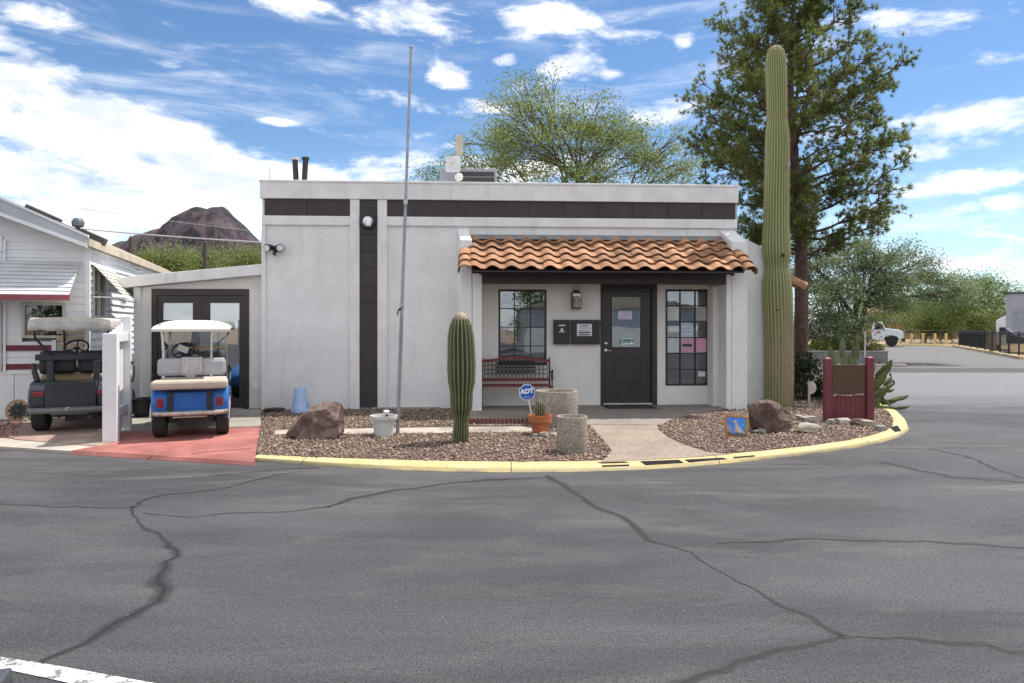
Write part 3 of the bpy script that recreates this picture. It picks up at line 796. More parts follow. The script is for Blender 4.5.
# side porch on the right: its low side wall and the tiles showing beyond the cactus
q = MB(); us0, us1 = UE-.04, U(785, .5)
q.prism([(us0, -.05), (us1, -.05), (us1, Z(785, 262, .5)), (us0, Z(737, 231, .5))], 'y', .34, .60); q.build('side_porch_wall', stucco, off, bevel=.01)
q = MB(); rv = s_tiles(0, 1.0, 3, 0, 0, .9, .55)
Mx = Matrix.Translation((U(803, .62), .62, Z(797, 288, .6))) @ Matrix.Rotation(R(90), 4, 'Z')
rake(rv, .03, -.02, .0, .9, .55, 3, -1)
q.v = [tuple(Mx @ Vector(p)) for p in rv.v]; q.f = rv.f; q.m = rv.m; q.tint = rv.tint
q.build('side_porch_tiles', tilem, off, smooth=50, tint=True)
q = MB(); q.box(us0+.1, us1-.05, .602, 3.6, 2.1, 2.2); q.build('side_porch_ceiling', brown, off)

# windows
def window(name, h, grid, extra_frame=.0, mat_blind=None):
    u0, u1, z0, z1 = h
    wn = MB(); f = .035
    wn.box(u0, u0+f, VE-.012, VE+.07, z0, z1); wn.box(u1-f, u1, VE-.012, VE+.07, z0, z1)
    wn.box(u0+f, u1-f, VE-.012, VE+.07, z1-f, z1); wn.box(u0+f, u1-f, VE-.012, VE+.07, z0, z0+f)
    win = wn.build('window', black, off, bevel=.004)
    g = MB(); g.box(u0+f, u1-f, VE+.035, VE+.041, z0+f, z1-f); g.build('pane', glass_mat('window_glass', (.55, .58, .58), .30) if 'wg' not in MATS else MATS['wg'], win)
    m_ = MB(); nx, ny = grid
    for i in range(1, nx):
        x_ = u0+(u1-u0)*i/nx; m_.box(x_-.009, x_+.009, VE+.012, VE+.03, z0+f, z1-f)
    for j in range(1, ny):
        y_ = z0+(z1-z0)*j/ny; m_.box(u0+f, u1-f, VE+.0125, VE+.0295, y_-.008, y_+.008)
    m_.build('muntins', black, win)
    bl = MB(); k_ = int((z1-z0)/.045)
    for j in range(k_):
        z_ = z0+.03+(z1-z0-.06)*j/k_
        bl.add([(u0+f, VE+.080, z_), (u1-f, VE+.080, z_), (u1-f, VE+.100, z_+.030), (u0+f, VE+.100, z_+.030)], [(0, 1, 2, 3)])
    bl.build('blind', mat_blind, win)
    return win
MATS['wg'] = glass_mat('window_glass', (.7, .73, .73), .16)
blm = M('blind_slats', (.30, .31, .33), .6, .1, 6); blm2 = M('blind_slats_dark', (.11, .105, .10), .6, .1, 6)
wa = window('window', w1, (3, 4), mat_blind=blm)
wb = window('window', w2, (3, 6), mat_blind=blm2)
wa['label'] = 'barred window with pale blinds behind the bench'; wb['label'] = 'tall barred window with notices taped inside'
def sheet_of_paper(parent, name, x0, y0, x1, y1, mat, v, lines=7, head=False, rot=0):
    u0, z1 = LU(x0, y0, v); u1, z0 = LU(x1, y1, v)
    q = MB(); q.box(u0, u1, v-.0015, v, z0, z1)
    o = q.build(name, mat, parent)
    if lines:
        l_ = MB(); w_ = u1-u0; h_ = z1-z0
        for i in range(lines):
            zz = z1-h_*(.14+.76*i/max(1, lines-1)); ind = random.uniform(.08, .2)
            th = h_*(.035 if not (head and i == 0) else .07)
            l_.box(u0+w_*ind, u1-w_*random.uniform(.1, .32), v-.003, v-.002, zz-th/2, zz+th/2)
        l_.build('printed_lines', M('faded_print', (.28, .28, .33), .8, .1, 30), o)
    return o
pv_ = VE+.033
for (x0, y0, x1, y1, mt, ln) in ((667, 307, 678.8, 322, paper, 6), (695, 307, 706.3, 322, M('grey_paper', (.5, .5, .5), .8), 6), (667.3, 326, 679, 332.3, paper, 2), (681, 323, 693, 336.5, M('bluish_paper', (.58, .64, .78), .8), 4),
                                (667, 338, 679, 352.5, M('pale_paper', (.58, .64, .66), .8), 5), (681.2, 338.2, 693, 352.5, pink, 5), (695, 338, 706.3, 352.3, pink, 0), (698, 371.5, 705, 376.5, paper, 3)):
    sheet_of_paper(wb, 'notice', x0, y0, x1, y1, mt, pv_, ln)
q = MB(); a_ = LU(682.3, 344, pv_); c_ = LU(692, 346.6, pv_); q.box(a_[0], c_[0], pv_-.005, pv_-.0035, c_[1], a_[1]); q.build('notice_heading', ink, wb)

# front door
fd = MB(); fw = .075
fd.box(dr[0], dr[0]+fw*.6, VE-.02, VE+.14, dr[2], dr[3]); fd.box(dr[1]-fw*1.3, dr[1], VE-.02, VE+.14, dr[2], dr[3]); fd.box(dr[0]+fw*.6, dr[1]-fw*1.3, VE-.02, VE+.14, dr[3]-.06, dr[3])
frame = fd.build('door_frame', brown, off, bevel=.006)
d0, d1 = dr[0]+fw*.6+.004, dr[1]-fw*1.3-.004; VD = VE+.05
gz0, gz1 = Z(626, 347, VD), Z(626, 297, VD); gu0, gu1 = U(612.3, VD), U(640.5, VD)
pz0, pz1 = Z(626, 384, VD), Z(626, 357.5, VD)
dm = M('dark_brown_door_paint', (.034, .025, .027), .38, .1, 5, .05, 60)
q = MB(); holes_wall(q, d0, d1, .05, dr[3]-.064, VD, VD+.045, [(gu0, gu1, gz0, gz1), (gu0, gu1, pz0, pz1)])
door = q.build('door', dm, off)
q = MB(); q.box(gu0+.001, gu1-.001, VD+.012, VD+.03, pz0+.001, pz1-.001); q.box(gu0+.045, gu1-.045, VD+.002, VD+.0115, pz0+.045, pz1-.045); q.build('door_panel', dm, door, bevel=.006)
q = MB(); q.box(gu0+.001, gu1-.001, VD+.018, VD+.024, gz0+.001, gz1-.001); q.build('door_glass', glass_mat('door_glass', (.7, .74, .74), .22), door)
q = MB()
for (a, c, z0_, z1_) in ((gu0-.022, gu0, gz0-.022, gz1+.022), (gu1, gu1+.022, gz0-.022, gz1+.022), (gu0, gu1, gz1, gz1+.022), (gu0, gu1, gz0-.022, gz0)): q.box(a, c, VD-.008, VD-.0005, z0_, z1_)
q.build('glazing_bead', dm, door, bevel=.004)
for (a, c) in ((gu0+.002, gu0+.03), (gu1-.02, gu1-.002)):
    q = MB(); q.box(a, c, VD+.025, VD+.03, gz0+.002, gz1-.002); q.build('glass_edge', white, door)
hu = U(605.8, VD)
q = MB(); q.lathe([(.030, 0), (.030, -.012), (.022, -.018), (0, -.020)], 16, (hu, VD, Z(606, 343.5, VD)), 'y'); q.build('deadbolt', chrome, door, smooth=40)
hz_ = Z(606, 350.5, VD)
q = MB(); q.lathe([(.030, 0), (.030, -.010), (.011, -.014), (.011, -.045), (0, -.046)], 14, (hu, VD, hz_), 'y'); q.tube([(hu, VD-.042, hz_), (hu+.05, VD-.045, hz_), (hu+.10, VD-.042, hz_-.006)], [.010, .010, .008], 8); q.build('handle', chrome, door, smooth=40)
q = MB(); q.box(d0, d1, VE-.03, VE+.10, .012, .046); q.build('threshold', M('aluminium', (.6, .6, .62), .35, .1, 9, metal=.9), frame, bevel=.006)
vq = VD+.010
sheet_of_paper(door, 'notice', 618, 311, 632, 319.5, M('lilac_paper', (.62, .58, .72), .8), vq, 3)
os_u, os_z = LU(626.8, 341.2, vq); Ms = Matrix.Translation((os_u, vq-.004, os_z)) @ Matrix.Rotation(R(-4), 4, 'Y')
q = MB(); 
for p_ in [(-.135, .135, -.001, .002, -.075, .075)]: q.box(*p_, M=Ms)
osn = q.build('open_sign', M('sign_teal', (.16, .50, .48), .5), door)
q = MB(); q.box(-.122, .122, -.0035, -.0015, -.062, .062, M=Ms); q.build('sign_face', M('sign_white', (.78, .82, .80), .5), osn)
text_mesh('sign_letters', 'OPEN', .10, M('sign_green', (.03, .12, .05), .6), osn, Ms @ Matrix.Translation((0, -.005, 0)) @ Matrix.Rotation(R(90), 4, 'X'), .004)

# annex with the double door, flush with the left end of the front
VA = .16
za1 = Z(258, 264.2, VA); za0 = Z(133, 276.5, VA); ua0, ua1 = U(133.5, VA), -.002
fh = (U(151.5, VA+.05), U(249, VA+.05), .0, Z(200, 288.8, VA+.05))
an = MB(); 
holes_wall(an, ua0+.12, ua1, -.1, fh[3]+.02, VA+.06, VA+.22, [(fh[0], fh[1], -.1, fh[3])])
zz0, zz1 = Z(133, 287, VA), Z(258, 275, VA)
an.prism([(ua0+.12, fh[3]+.021), (ua1, fh[3]+.021), (ua1, zz1), (ua0+.12, zz0)], 'y', VA+.06, VA+.22)
an.box(ua0+.002, ua0+.16, VA+.222, 6.0, -.1, 2.15)
an.build('annex_wall', stucco_c, off)
an = MB(); an.box(ua0, ua0+.118, VA, VA+.22, -.1, zz0-.003); an.build('annex_post', trimw, off, bevel=.006)
an = MB(); zo0 = Z(112, 279, VA)
an.prism([(ua0-.38, zz0-.075), (ua0, zz0-.002), (ua1, zz1), (ua1, za1), (ua0, za0), (ua0-.38, za0-.075)], 'y', VA-.10, VA+.30); an.build('annex_fascia', trimw, off, bevel=.008)
an = MB(); an.prism([(ua0-.36, za0-.13), (ua1-.01, za1-.06), (ua1-.01, za1-.02), (ua0-.36, za0-.09)], 'y', VA+.302, 6.0); an.build('annex_roof', M('roof_felt', (.45, .44, .42), .9, .2, 2), off)
an = MB(); an.box(fh[0]+.05, fh[1]-.05, VA+1.2, VA+1.25, 0, 2.3); an.build('annex_interior', M('dim_curtain', (.34, .40, .39), .9, .2, 2), off)
VF = VA+.04
fm = M('dark_brown_french_door', (.040, .028, .026), .45, .1, 5)
q = MB(); fw = .10
q.box(fh[0]+.001, fh[0]+fw, VF, VF+.12, 0, fh[3]-.001); q.box(fh[1]-fw, fh[1]-.001, VF, VF+.12, 0, fh[3]-.001); q.box(fh[0]+fw, fh[1]-fw, VF, VF+.12, fh[3]-.12, fh[3]-.001)
fr_ = q.build('french_door', fm, off, bevel=.006)
mid = (fh[0]+fh[1])/2; g2 = glass_mat('french_glass', (.62, .70, .68), .30)
for (a, c, gx0, gx1) in ((fh[0]+fw+.003, mid-.002, 163, 193), (mid+.002, fh[1]-fw-.003, 210, 239.5)):
    hole = (U(gx0, VF+.03), U(gx1, VF+.03), Z(200, 398, VF+.03), Z(200, 303, VF+.03))
    q = MB(); holes_wall(q, a, c, .02, fh[3]-.123, VF+.02, VF+.065, [hole]); lf = q.build('door_leaf', fm, fr_)
    q = MB(); q.box(hole[0]+.001, hole[1]-.001, VF+.035, VF+.042, hole[2]+.001, hole[3]-.001); q.build('door_glass', g2, lf)
q = MB(); q.tube([(mid-.05, VF+.02, .98), (mid-.05, VF-.03, .98), (mid-.16, VF-.03, .97)], .011, 8); q.build('handle', chrome, fr_, smooth=40)
q = MB(); q.box(fh[0]+fw, fh[1]-fw, VF-.02, VF+.10, -.003, .018); q.build('threshold', M('aluminium', (.6, .6, .62), .35), fr_)
# ------------------------------------------------------------------ things fixed to or standing on the building
def wl(x, y, v=0.0):                        # world point of a pixel on the building plane v
    u, z = LU(x, y, v); return LW(u, v, z)

# wall lantern
lt = thing('wall_lantern', 'small black wall lantern with clear glass between window and door', 'lantern', wl(575.5, 309, VE), A)
q = MB(); q.box(-.05, .05, -.02, 0, .12, .36); q.box(-.085, .085, -.19, -.02, .285, .31); q.box(-.055, .055, -.16, -.05, .31, .345); q.box(-.085, .085, -.19, -.02, 0, .022)
for sx in (-1, 1):
    for yy in (-.184, -.034): q.box(sx*.080-.006, sx*.080+.006, yy-.006, yy+.006, .022, .285)
q.build('lantern_frame', black, lt, bevel=.003)
q = MB(); q.box(-.074, .074, -.18, -.04, .023, .284); q.build('glass', glass_mat('lantern_glass', (.8, .82, .82), .12), lt)
q = MB(); q.lathe([(.022, .024), (.022, .13), (.03, .15), (.03, .20), (0, .22)], 12, (0, -.11, 0)); q.build('bulb', M('frosted_bulb', (.8, .78, .7), .4), lt, smooth=40)

# two black drop boxes
def dropbox(x0, x1, y0, y1, label):
    u0, z1 = LU(x0, y0, VE-.10); u1, z0 = LU(x1, y1, VE-.10); w_, h_ = (u1-u0), (z1-z0)
    t_ = thing('drop_box', label, 'drop box', LW((u0+u1)/2, VE, z0), A, 'black boxes on the entry wall')
    q = MB(); q.box(-w_/2, w_/2, -.10, -.001, 0, h_); q.build('box_body', black, t_, bevel=.008)
    q = MB(); q.prism([(-.105, h_+.002), (-.115, h_-.04), (-.109, h_-.04), (-.103, h_-.003), (0, h_+.03), (0, h_+.035)], 'x', -w_/2-.004, w_/2+.004); q.build('lid', black, t_)
    return t_, w_, h_
b1, bw, bh = dropbox(553.8, 570, 321.5, 344.3, 'narrow black drop box with white marks, beside the window')
q = MB(); q.box(-.065, .065, -.104, -.1015, bh-.085, bh-.062); q.build('label_strip', paper, b1)
q = MB(); q.box(-.06, .06, -.104, -.1015, bh-.20, bh-.185); q.prism([(-.02, bh-.185), (.02, bh-.185), (.02, bh-.155), (.035, bh-.155), (0, bh-.12), (-.035, bh-.155), (-.02, bh-.155)], 'y', -.104, -.1015); q.build('slot_mark', paper, b1)
b2, bw, bh = dropbox(571.8, 600, 321.5, 344.3, 'wide black drop box with a white paper notice, beside the door')
q = MB(); q.box(-.17, .11, -.106, -.1015, bh-.27, bh-.045); nt_ = q.build('notice', paper, b2)
q = MB()
for i, (a_, th_) in enumerate(((.2, .018), (.1, .01), (.12, .01), (.06, .026), (.1, .02))): q.box(-.155+a_*.2, .10-a_*.25, -.108, -.1065, bh-.08-i*.042-th_/2, bh-.08-i*.042+th_/2)
q.build('printed_lines', ink, nt_)

# twin floodlight on the left wall
fl = thing('flood_light', 'black twin floodlight with white lenses high on the left wall', 'floodlight', wl(276, 249, 0.045), A)
q = MB(); q.lathe([(.06, 0), (.06, -.03), (.03, -.05), (0, -.05)], 16, (0, 0, 0), 'y'); q.tube([(0, -.05, -.02), (0, -.09, -.06), (0, -.10, -.12)], [.018, .022, .03], 8); q.build('mount', black, fl, smooth=40)
for sx in (-1, 1):
    q = MB(); q.tube([(sx*.02, -.03, 0), (sx*.07, -.07, .02)], .014, 8); q.tube([(sx*.05, -.03, .03), (sx*.08, -.08, .02), (sx*.115, -.16, .0)], [.035, .055, .072], 14); hd = q.build('lamp_head', black, fl, smooth=40)
    q = MB(); q.tube([(sx*.115, -.158, .0), (sx*.119, -.168, -.002)], [.06, .055], 14); q.build('lens', M('lamp_lens', (.7, .7, .72), .2), hd, smooth=40)

# round white light on the dark strip
rl = thing('round_flood_light', 'round white security light in a black ring on the dark strip', 'security light', wl(368, 221.5, 0.0), A)
q = MB(); q.lathe([(.115, .005), (.135, -.02), (.135, -.05), (.115, -.065), (.100, -.05), (.1, .0)], 24, (0, 0, 0), 'y'); q.build('ring', black, rl, smooth=40)
q = MB(); q.lathe([(.099, -.03), (.085, -.07), (.05, -.095), (0, -.105)], 24, (0, 0, 0), 'y'); q.build('lamp_face', M('lamp_white', (.72, .73, .74), .25, metal=.3), rl, smooth=60)
q = MB(); q.tube([(.0, -.09, -.02), (.03, -.13, -.06), (.03, -.14, -.10)], [.03, .04, .05], 10); q.build('sensor', white, rl, smooth=40)

# roof fittings
def vent(x, lean, label, cap):
    u, z = LU(x, 182, 1.2); zt_ = Z(x, 160, 1.2)
    t_ = thing('vent_pipe', label, 'vent pipe', LW(u, 1.2, z-.15), A, 'black pipes on the roof')
    q = MB(); q.tube([(0, 0, 0), (lean, 0, zt_-z+.15)], .055, 12); q.build('pipe', black, t_, smooth=40)
    q = MB(); q.lathe([(.05, 0), (.075, .0), (.075, .05), (.04, .05)], 12, (lean, 0, zt_-z+.15)); q.build('collar', M('pale_collar', (.55, .53, .5), .6) if cap else black, t_, smooth=40)
vent(296.5, -.03, 'black roof vent pipe with a pale cap, left of two', True)
vent(304, .03, 'black roof vent pipe with a dark top, right of two', False)
u_, z_ = LU(469, 182, 2.0)
ac = thing('roof_unit', 'low grey rooftop cooling unit with dark louvred side behind the parapet', 'air conditioner', LW(u_, 2.0, HT-.45), A)
zt_ = Z(469, 168.5, 2.0)-HT+.45; uw = U(497, 2.0)-u_
q = MB(); q.box(-uw-.02, uw, 0, 1.0, 0, zt_); q.build('cabinet', M('grey_sheet_metal', (.34, .34, .36), .5, .1, 6, metal=.5), ac, bevel=.01)
q = MB()
for i in range(9): q.box(-uw+.32, uw-.06, -.03, -.002, .05+i*(zt_-.09)/9, .05+(i+.72)*(zt_-.09)/9)
q.build('louvre', M('dark_louvre', (.035, .035, .037), .6), ac)
tz = lambda y: Z(455, y, 1.6)-HT+.45
an_ = thing('radio_antenna', 'rooftop antenna mast with a tan panel and a square grey dish', 'antenna', LW(U(457.5, 1.6), 1.6, HT-.45), A)
q = MB(); q.tube([(0, 0, 0), (0, 0, tz(140))], .022, 8); q.build('mast', steel, an_)
q = MB(); q.box(-.02, .10, -.07, -.023, tz(156), tz(136)); q.build('panel', M('tan_plastic', (.52, .44, .30), .6), an_, bevel=.02)
q = MB(); q.box(-.245, .06, -.15, -.09, tz(173.5), tz(157.5)); ds = q.build('dish', M('grey_plastic', (.52, .53, .56), .5), an_, bevel=.055)
q = MB(); q.lathe([(.035, 0), (.02, -.02), (0, -.02)], 12, (-.095, -.15, tz(165)), 'y'); q.build('badge', M('ochre_badge', (.5, .36, .16), .6), ds)
q = MB(); q.lathe([(.07, 0), (.085, -.03), (.07, -.06), (.03, -.05), (0, -.04)], 20, (.03, -.10, tz(178.3)), 'y'); q.build('round_sensor', M('cream_plastic', (.66, .66, .6), .5), an_, smooth=40)
q = MB(); q.tube([(0, 0, 0), (0, 0, .62)], .008, 6); o = q.build('roof_mast', steel, None, loc=LW(.0, .5, HT-.3)); tag(o, 'thin short metal rod at the left corner of the office roof', 'rod')

# bench
bd = LW(0, -.02, 0)
ub0, ub1 = U(481, -.02), U(551.5, -.02)
bn = thing('garden_bench', 'red slatted garden bench with black lattice back and iron legs under the window', 'bench', LW((ub0+ub1)/2, -.05, .012), A)
bw2 = (ub1-ub0)/2
redw = M('red_painted_wood', (.16, .028, .03), .5, .2, 6, .1, 60); iron = M('cast_iron', (.018, .017, .017), .55, .2, 12)
q = MB()
zb0, zb1 = .50, .88
def arch(x): return .06*math.cos(min(1, abs(x)/bw2/.75)*math.pi/2)**1.5
for seg in range(20):
    x0_, x1_ = -bw2+.03+(2*bw2-.06)*seg/20, -bw2+.03+(2*bw2-.06)*(seg+1)/20
    q.add([(x0_, .22, zb1-.055+arch(x0_)), (x1_, .22, zb1-.055+arch(x1_)), (x1_, .22, zb1+arch(x1_)), (x0_, .22, zb1+arch(x0_)), (x0_, .255, zb1-.055+arch(x0_)), (x1_, .255, zb1-.055+arch(x1_)), (x1_, .255, zb1+arch(x1_)), (x0_, .255, zb1+arch(x0_))],
          [(0, 1, 2, 3), (7, 6, 5, 4), (0, 4, 5, 1), (3, 2, 6, 7)])
q.box(-bw2+.03, bw2-.03, .20, .235, .475, .53)
q.build('back_rail', redw, bn)
q = MB()
for i in range(5): q.box(-bw2+.03, bw2-.03, -.20+i*.082, -.20+i*.082+.068, .40, .425)
q.build('seat', redw, bn, bevel=.004)
q = MB(); nxl = 17
for i in range(nxl):
    x_ = -bw2+.06+(2*bw2-.12)*i/(nxl-1); q.box(x_-.006, x_+.006, .222, .238, .53, .85+arch(x_))
for z_ in (.61, .69, .77): q.box(-bw2+.06, bw2-.06, .219, .240, z_-.006, z_+.006)
for i in range(nxl-1):
    x_ = -bw2+.06+(2*bw2-.12)*(i+.5)/(nxl-1)
    if abs(x_) < bw2*.62:
        for z_ in (.65, .73, .815): q.lathe([(.018, -.006), (.025, -.006), (.025, .006), (.018, .006), (.018, -.006)], 10, (x_, .230, z_), 'y')
q.build('back_lattice', iron, bn)
for sx in (-1, 1):
    x_ = sx*(bw2-.015)
    q = MB(); q.tube([(x_, -.30, 0), (x_, -.25, .10), (x_, -.22, .25), (x_, -.22, .41)], [.018, .016, .015, .018], 8)
    q.tube([(x_, .33, 0), (x_, .27, .14), (x_, .22, .40), (x_, .24, .70), (x_, .27, .91)], [.018, .016, .018, .016, .012], 8); q.tube([(x_, -.22, .40), (x_, 0, .385), (x_, .22, .40)], .016, 8); q.tube([(x_, -.26, .12), (x_, 0, .20), (x_, .28, .13)], .010, 6); q.build('leg', iron, bn, smooth=50)
    q = MB(); q.tube([(x_, .24, .66), (x_, .05, .66), (x_, -.16, .645), (x_, -.26, .60), (x_, -.275, .55), (x_, -.24, .53), (x_, -.21, .56)], .014, 8); q.tube([(x_, -.22, .42), (x_, -.19, .50), (x_, -.12, .56), (x_, -.10, .64)], .011, 8); q.tube([(x_+sx*.0, -.26, .66), (x_, -.27, .69), (x_, -.24, .70)], .016, 8); q.build('armrest', iron, bn, smooth=50)

# door mat
q = MB(); a_ = LW(U(629, 0), -.02, .012); q.box(-.46, .46, -.26, .26, 0, .014); o = q.build('door_mat', M('coir_mat', (.03, .028, .027), .95, .3, 20, .4, 90), None, loc=a_, bevel=.004); o.rotation_euler.z = A
tag(o, 'black door mat on the porch slab at the front door', 'door mat')

# flag pole
g0 = G(397.5, 434.5, PZ); top = P(411, 48, g0.y+.05); mid_ = P(403.2, 318, g0.y)
q = MB(); q.tube([g0-Vector((0, 0, .05)), g0.lerp(top, .32), g0.lerp(top, .62), top], [.026, .026, .021, .018], 10)
base = g0.copy(); q.v = [tuple(Vector(p)-base) for p in q.v]
fp = thing('flag_pole', 'tall thin grey metal pole leaning slightly, in front of the white wall', 'flagpole', base)
q.build('pole', M('weathered_pole', (.32, .32, .34), .45, .2, 5, metal=.6), fp, smooth=40)
q = MB()
for s_ in (.33, .60): 
    p_ = (top-g0)*s_; q.tube([p_-Vector((0, 0, .03)), p_+Vector((0, 0, .03))], .031, 10)
q.build('collar', steel, fp, smooth=40)
q = MB(); p_ = (top-g0)*.315; q.tube([p_+Vector((-.02, -.02, .06)), p_+Vector((-.045, -.045, .02)), p_+Vector((-.05, -.045, -.05))], .009, 6); q.tube([p_+Vector((.02, -.03, .08)), p_+Vector((-.06, -.04, -.01))], .007, 6); q.build('cleat', black, fp)
q = MB(); p_ = (top-g0); q.lathe([(.0, -.02), (.028, 0), (.028, .03), (0, .045)], 10, tuple(p_)); q.build('finial', steel, fp, smooth=40)

# ------------------------------------------------------------------ rocks, pots and planters in the bed
def hull_rock(dims, seed, npts=26, rough=.05, sub=2, flat=.0):
    r_ = random.Random(seed); bm = bmesh.new()
    for i in range(npts):
        v = Vector((r_.gauss(0, 1), r_.gauss(0, 1), r_.gauss(0, 1))).normalized()
        v = Vector([math.copysign(abs(c)**.62, c) for c in v])
        bm.verts.new((v.x*dims[0]/2, v.y*dims[1]/2, v.z*dims[2]/2))
    ret = bmesh.ops.convex_hull(bm, input=bm.verts)
    bmesh.ops.delete(bm, geom=[g for g in ret['geom_interior'] if isinstance(g, bmesh.types.BMVert)], context='VERTS')
    return bm
def rock_obj(name, bm, mat, loc, rz, rough, sub=3, fit=None):
    bmesh.ops.triangulate(bm, faces=bm.faces)
    for i in range(sub): bmesh.ops.subdivide_edges(bm, edges=bm.edges, cuts=1, use_grid_fill=True, smooth=0)
    bm.normal_update()
    s_ = max(v.co.length for v in bm.verts)
    off_ = Vector((random.uniform(0, 50), 0, 0))
    for v in bm.verts:
        p = v.co/s_
        v.co += v.normal*s_*rough*(mnoise.fractal(p*2.2+off_, .9, 2.1, 5)*1.1 - .5*abs(mnoise.noise(p*5+off_)))
    zmin = min(v.co.z for v in bm.verts)
    for v in bm.verts: v.co.z -= zmin
    if fit:
        xs_ = [v.co.x for v in bm.verts]; zm = max(v.co.z for v in bm.verts); fx = fit[0]/(max(xs_)-min(xs_)); xm = (max(xs_)+min(xs_))/2
        for v in bm.verts: v.co.x = (v.co.x-xm)*fx; v.co.y *= fx; v.co.z *= fit[1]/zm
    me = bpy.data.meshes.new(name); bm.to_mesh(me); bm.free(); me.materials.append(mat)
    me.polygons.foreach_set('use_smooth', [True]*len(me.polygons)); me.set_sharp_from_angle(angle=R(24))
    o = bpy.data.objects.new(name, me); COL.objects.link(o); o.location = loc; o.rotation_euler.z = rz
    return o
def rock_mat(name, c1, c2, c3):
    m = bpy.data.materials.new(name); t = NT(m); co = t.n('ShaderNodeTexCoord').outputs['Object']
    f = t.noise(co, 4, 9, .65, .6); g = t.noise(t.scaled(co, (1, 1, 3)), 9, 8, .7)
    c = t.mix(t.ramp(f, .35, .65), c1, c2); c = t.mix(t.math('MULTIPLY', t.ramp(g, .58, .68), .8), c, c3)
    b = t.n('ShaderNodeBsdfPrincipled', Roughness=.85); t.l(c, b.inputs['Base Color'])
    bn = t.n('ShaderNodeBump', Strength=1.0, Distance=.06); t.l(t.noise(co, 11, 10, .72), bn.inputs['Height']); t.l(bn.outputs[0], b.inputs['Normal']); t.out(b.outputs[0]); return m
rkA = rock_mat('granite_rock', (.11, .07, .058), (.29, .20, .165), (.46, .35, .30)); rkB = rock_mat('brown_boulder', (.085, .052, .042), (.20, .13, .10), (.32, .23, .18))
rkC = rock_mat('pale_stone', (.38, .32, .26), (.52, .45, .38), (.62, .57, .50)); rkD = rock_mat('grey_stone', (.26, .25, .24), (.42, .40, .37), (.55, .53, .50))
p_ = G(310.5, 440, PZ); bm = bmesh.new()
for x_, y_, z_ in [(-.37, -.05, .02), (-.34, .10, .10), (-.27, -.16, .0), (-.20, -.05, .24), (-.16, .2, .22), (-.05, -.17, .33), (-.10, .08, .34), (.02, .22, .38), (.16, -.12, .36), (.12, .12, .42), (.27, .0, .45), (.30, .14, .44), (.34, .02, .40),
                  (.33, -.14, .22), (.34, .12, .1), (.30, -.18, .0), (.28, .22, .0), (-.1, .26, .0), (-.32, .16, .0), (-.1, -.2, .0), (.1, -.21, .06)]: bm.verts.new((x_, y_, z_))
bmesh.ops.convex_hull(bm, input=bm.verts)
o = rock_obj('boulder', bm, rkA, (p_.x, p_.y+.20, PZ-.02), 0, .085, 3, (.76, .50)); tag(o, 'pinkish brown wedge shaped boulder left of the white pot', 'boulder')
p_ = G(775, 433.5, PZ); bm = bmesh.new()
for x_, y_, z_ in [(-.31, -.05, .26), (-.27, -.16, .12), (-.15, -.2, .02), (-.28, .12, .38), (-.20, -.10, .47), (-.05, -.16, .45), (-.12, .12, .52), (.05, .1, .49), (.22, -.08, .41), (.28, .10, .38), (.33, -.06, .30), (.31, -.14, .08), (.1, -.22, .10), (.05, -.22, .34), (.22, -.2, .01), (.30, .16, .02), (-.1, .24, .0), (-.26, .2, .05)]: bm.verts.new((x_, y_, z_))
bmesh.ops.convex_hull(bm, input=bm.verts)
o = rock_obj('boulder', bm, rkB, (p_.x, p_.y+.18, PZ-.02), 0, .07, 3, (.58, .48)); tag(o, 'blocky dark brown boulder at the foot of the tall cactus', 'boulder')
def small_rock(x, y, w, h, mat, label, grp, seed, dep=None, rz=0.0):
    p_ = G(x, y, PZ); d = p_.y; W_ = w/FPX*d; H_ = h/FPX*d
    o = rock_obj('rock', hull_rock((W_, dep or W_*.7, H_), seed, 18), mat, (p_.x, p_.y+(dep or W_*.7)*.4, PZ-.012), rz, .06, 2)
    return tag(o, label, 'rock', grp)
small_rock(759.5, 434, 17, 5.5, rkD, 'flat greenish grey stone under the left edge of the brown boulder', None, 1)
small_rock(774.5, 432, 7, 5, rkD, 'small round pale stone in front of the brown boulder', None, 2)
small_rock(785, 433, 10, 5.5, rkC, 'pale stone under the right edge of the brown boulder', None, 3)
small_rock(793.5, 432, 8, 4, rkC, 'small tan stone right of the brown boulder', None, 13)
small_rock(810, 433.5, 28, 10, rkC, 'flat angular tan slab of rock between boulder and wooden sign', None, 4, .32)
for i, (x, y, w_, h_, mt, lb) in enumerate([(800, 421, 11, 7, rkD, 'grey rock at the left end of the row below the sign'), (814, 422, 20, 6.5, rkC, 'long tan rock in the row left of the sign'), (831.5, 424.5, 10, 6.5, rkD, 'bluish rock under the left post of the sign'), (845, 424.5, 15, 7, rkC, 'pale rock under the middle of the sign'),
                                            (858, 426, 11, 6, rkB, 'dark brown rock under the sign beside its right post'), (869, 427.5, 15, 9, rkC, 'rough pale rock in front of the right post of the sign'), (882, 431, 11, 7, rkD, 'whitish rock at the right end of the row near the kerb')]):
    small_rock(x, y, w_, h_, mt, lb, 'rocks edging the sign', 20+i)
small_rock(543.5, 438, 10.5, 7, rkC, 'white rounded rock right in front of the terracotta pot', 'stones by the terracotta pot', 5)
small_rock(535, 437.5, 9, 5, rkD, 'grey flat stone under the terracotta pot', 'stones by the terracotta pot', 6)
small_rock(553, 437, 10, 6, rkC, 'pinkish stone between the pot and the small planter', 'stones by the terracotta pot', 7)
small_rock(271.5, 412.5, 22, 5.5, M('black_rock', (.05, .042, .04), .8, .3, 9, .5, 30), 'low dark rock against the wall left of the blue jug', None, 8, .25)

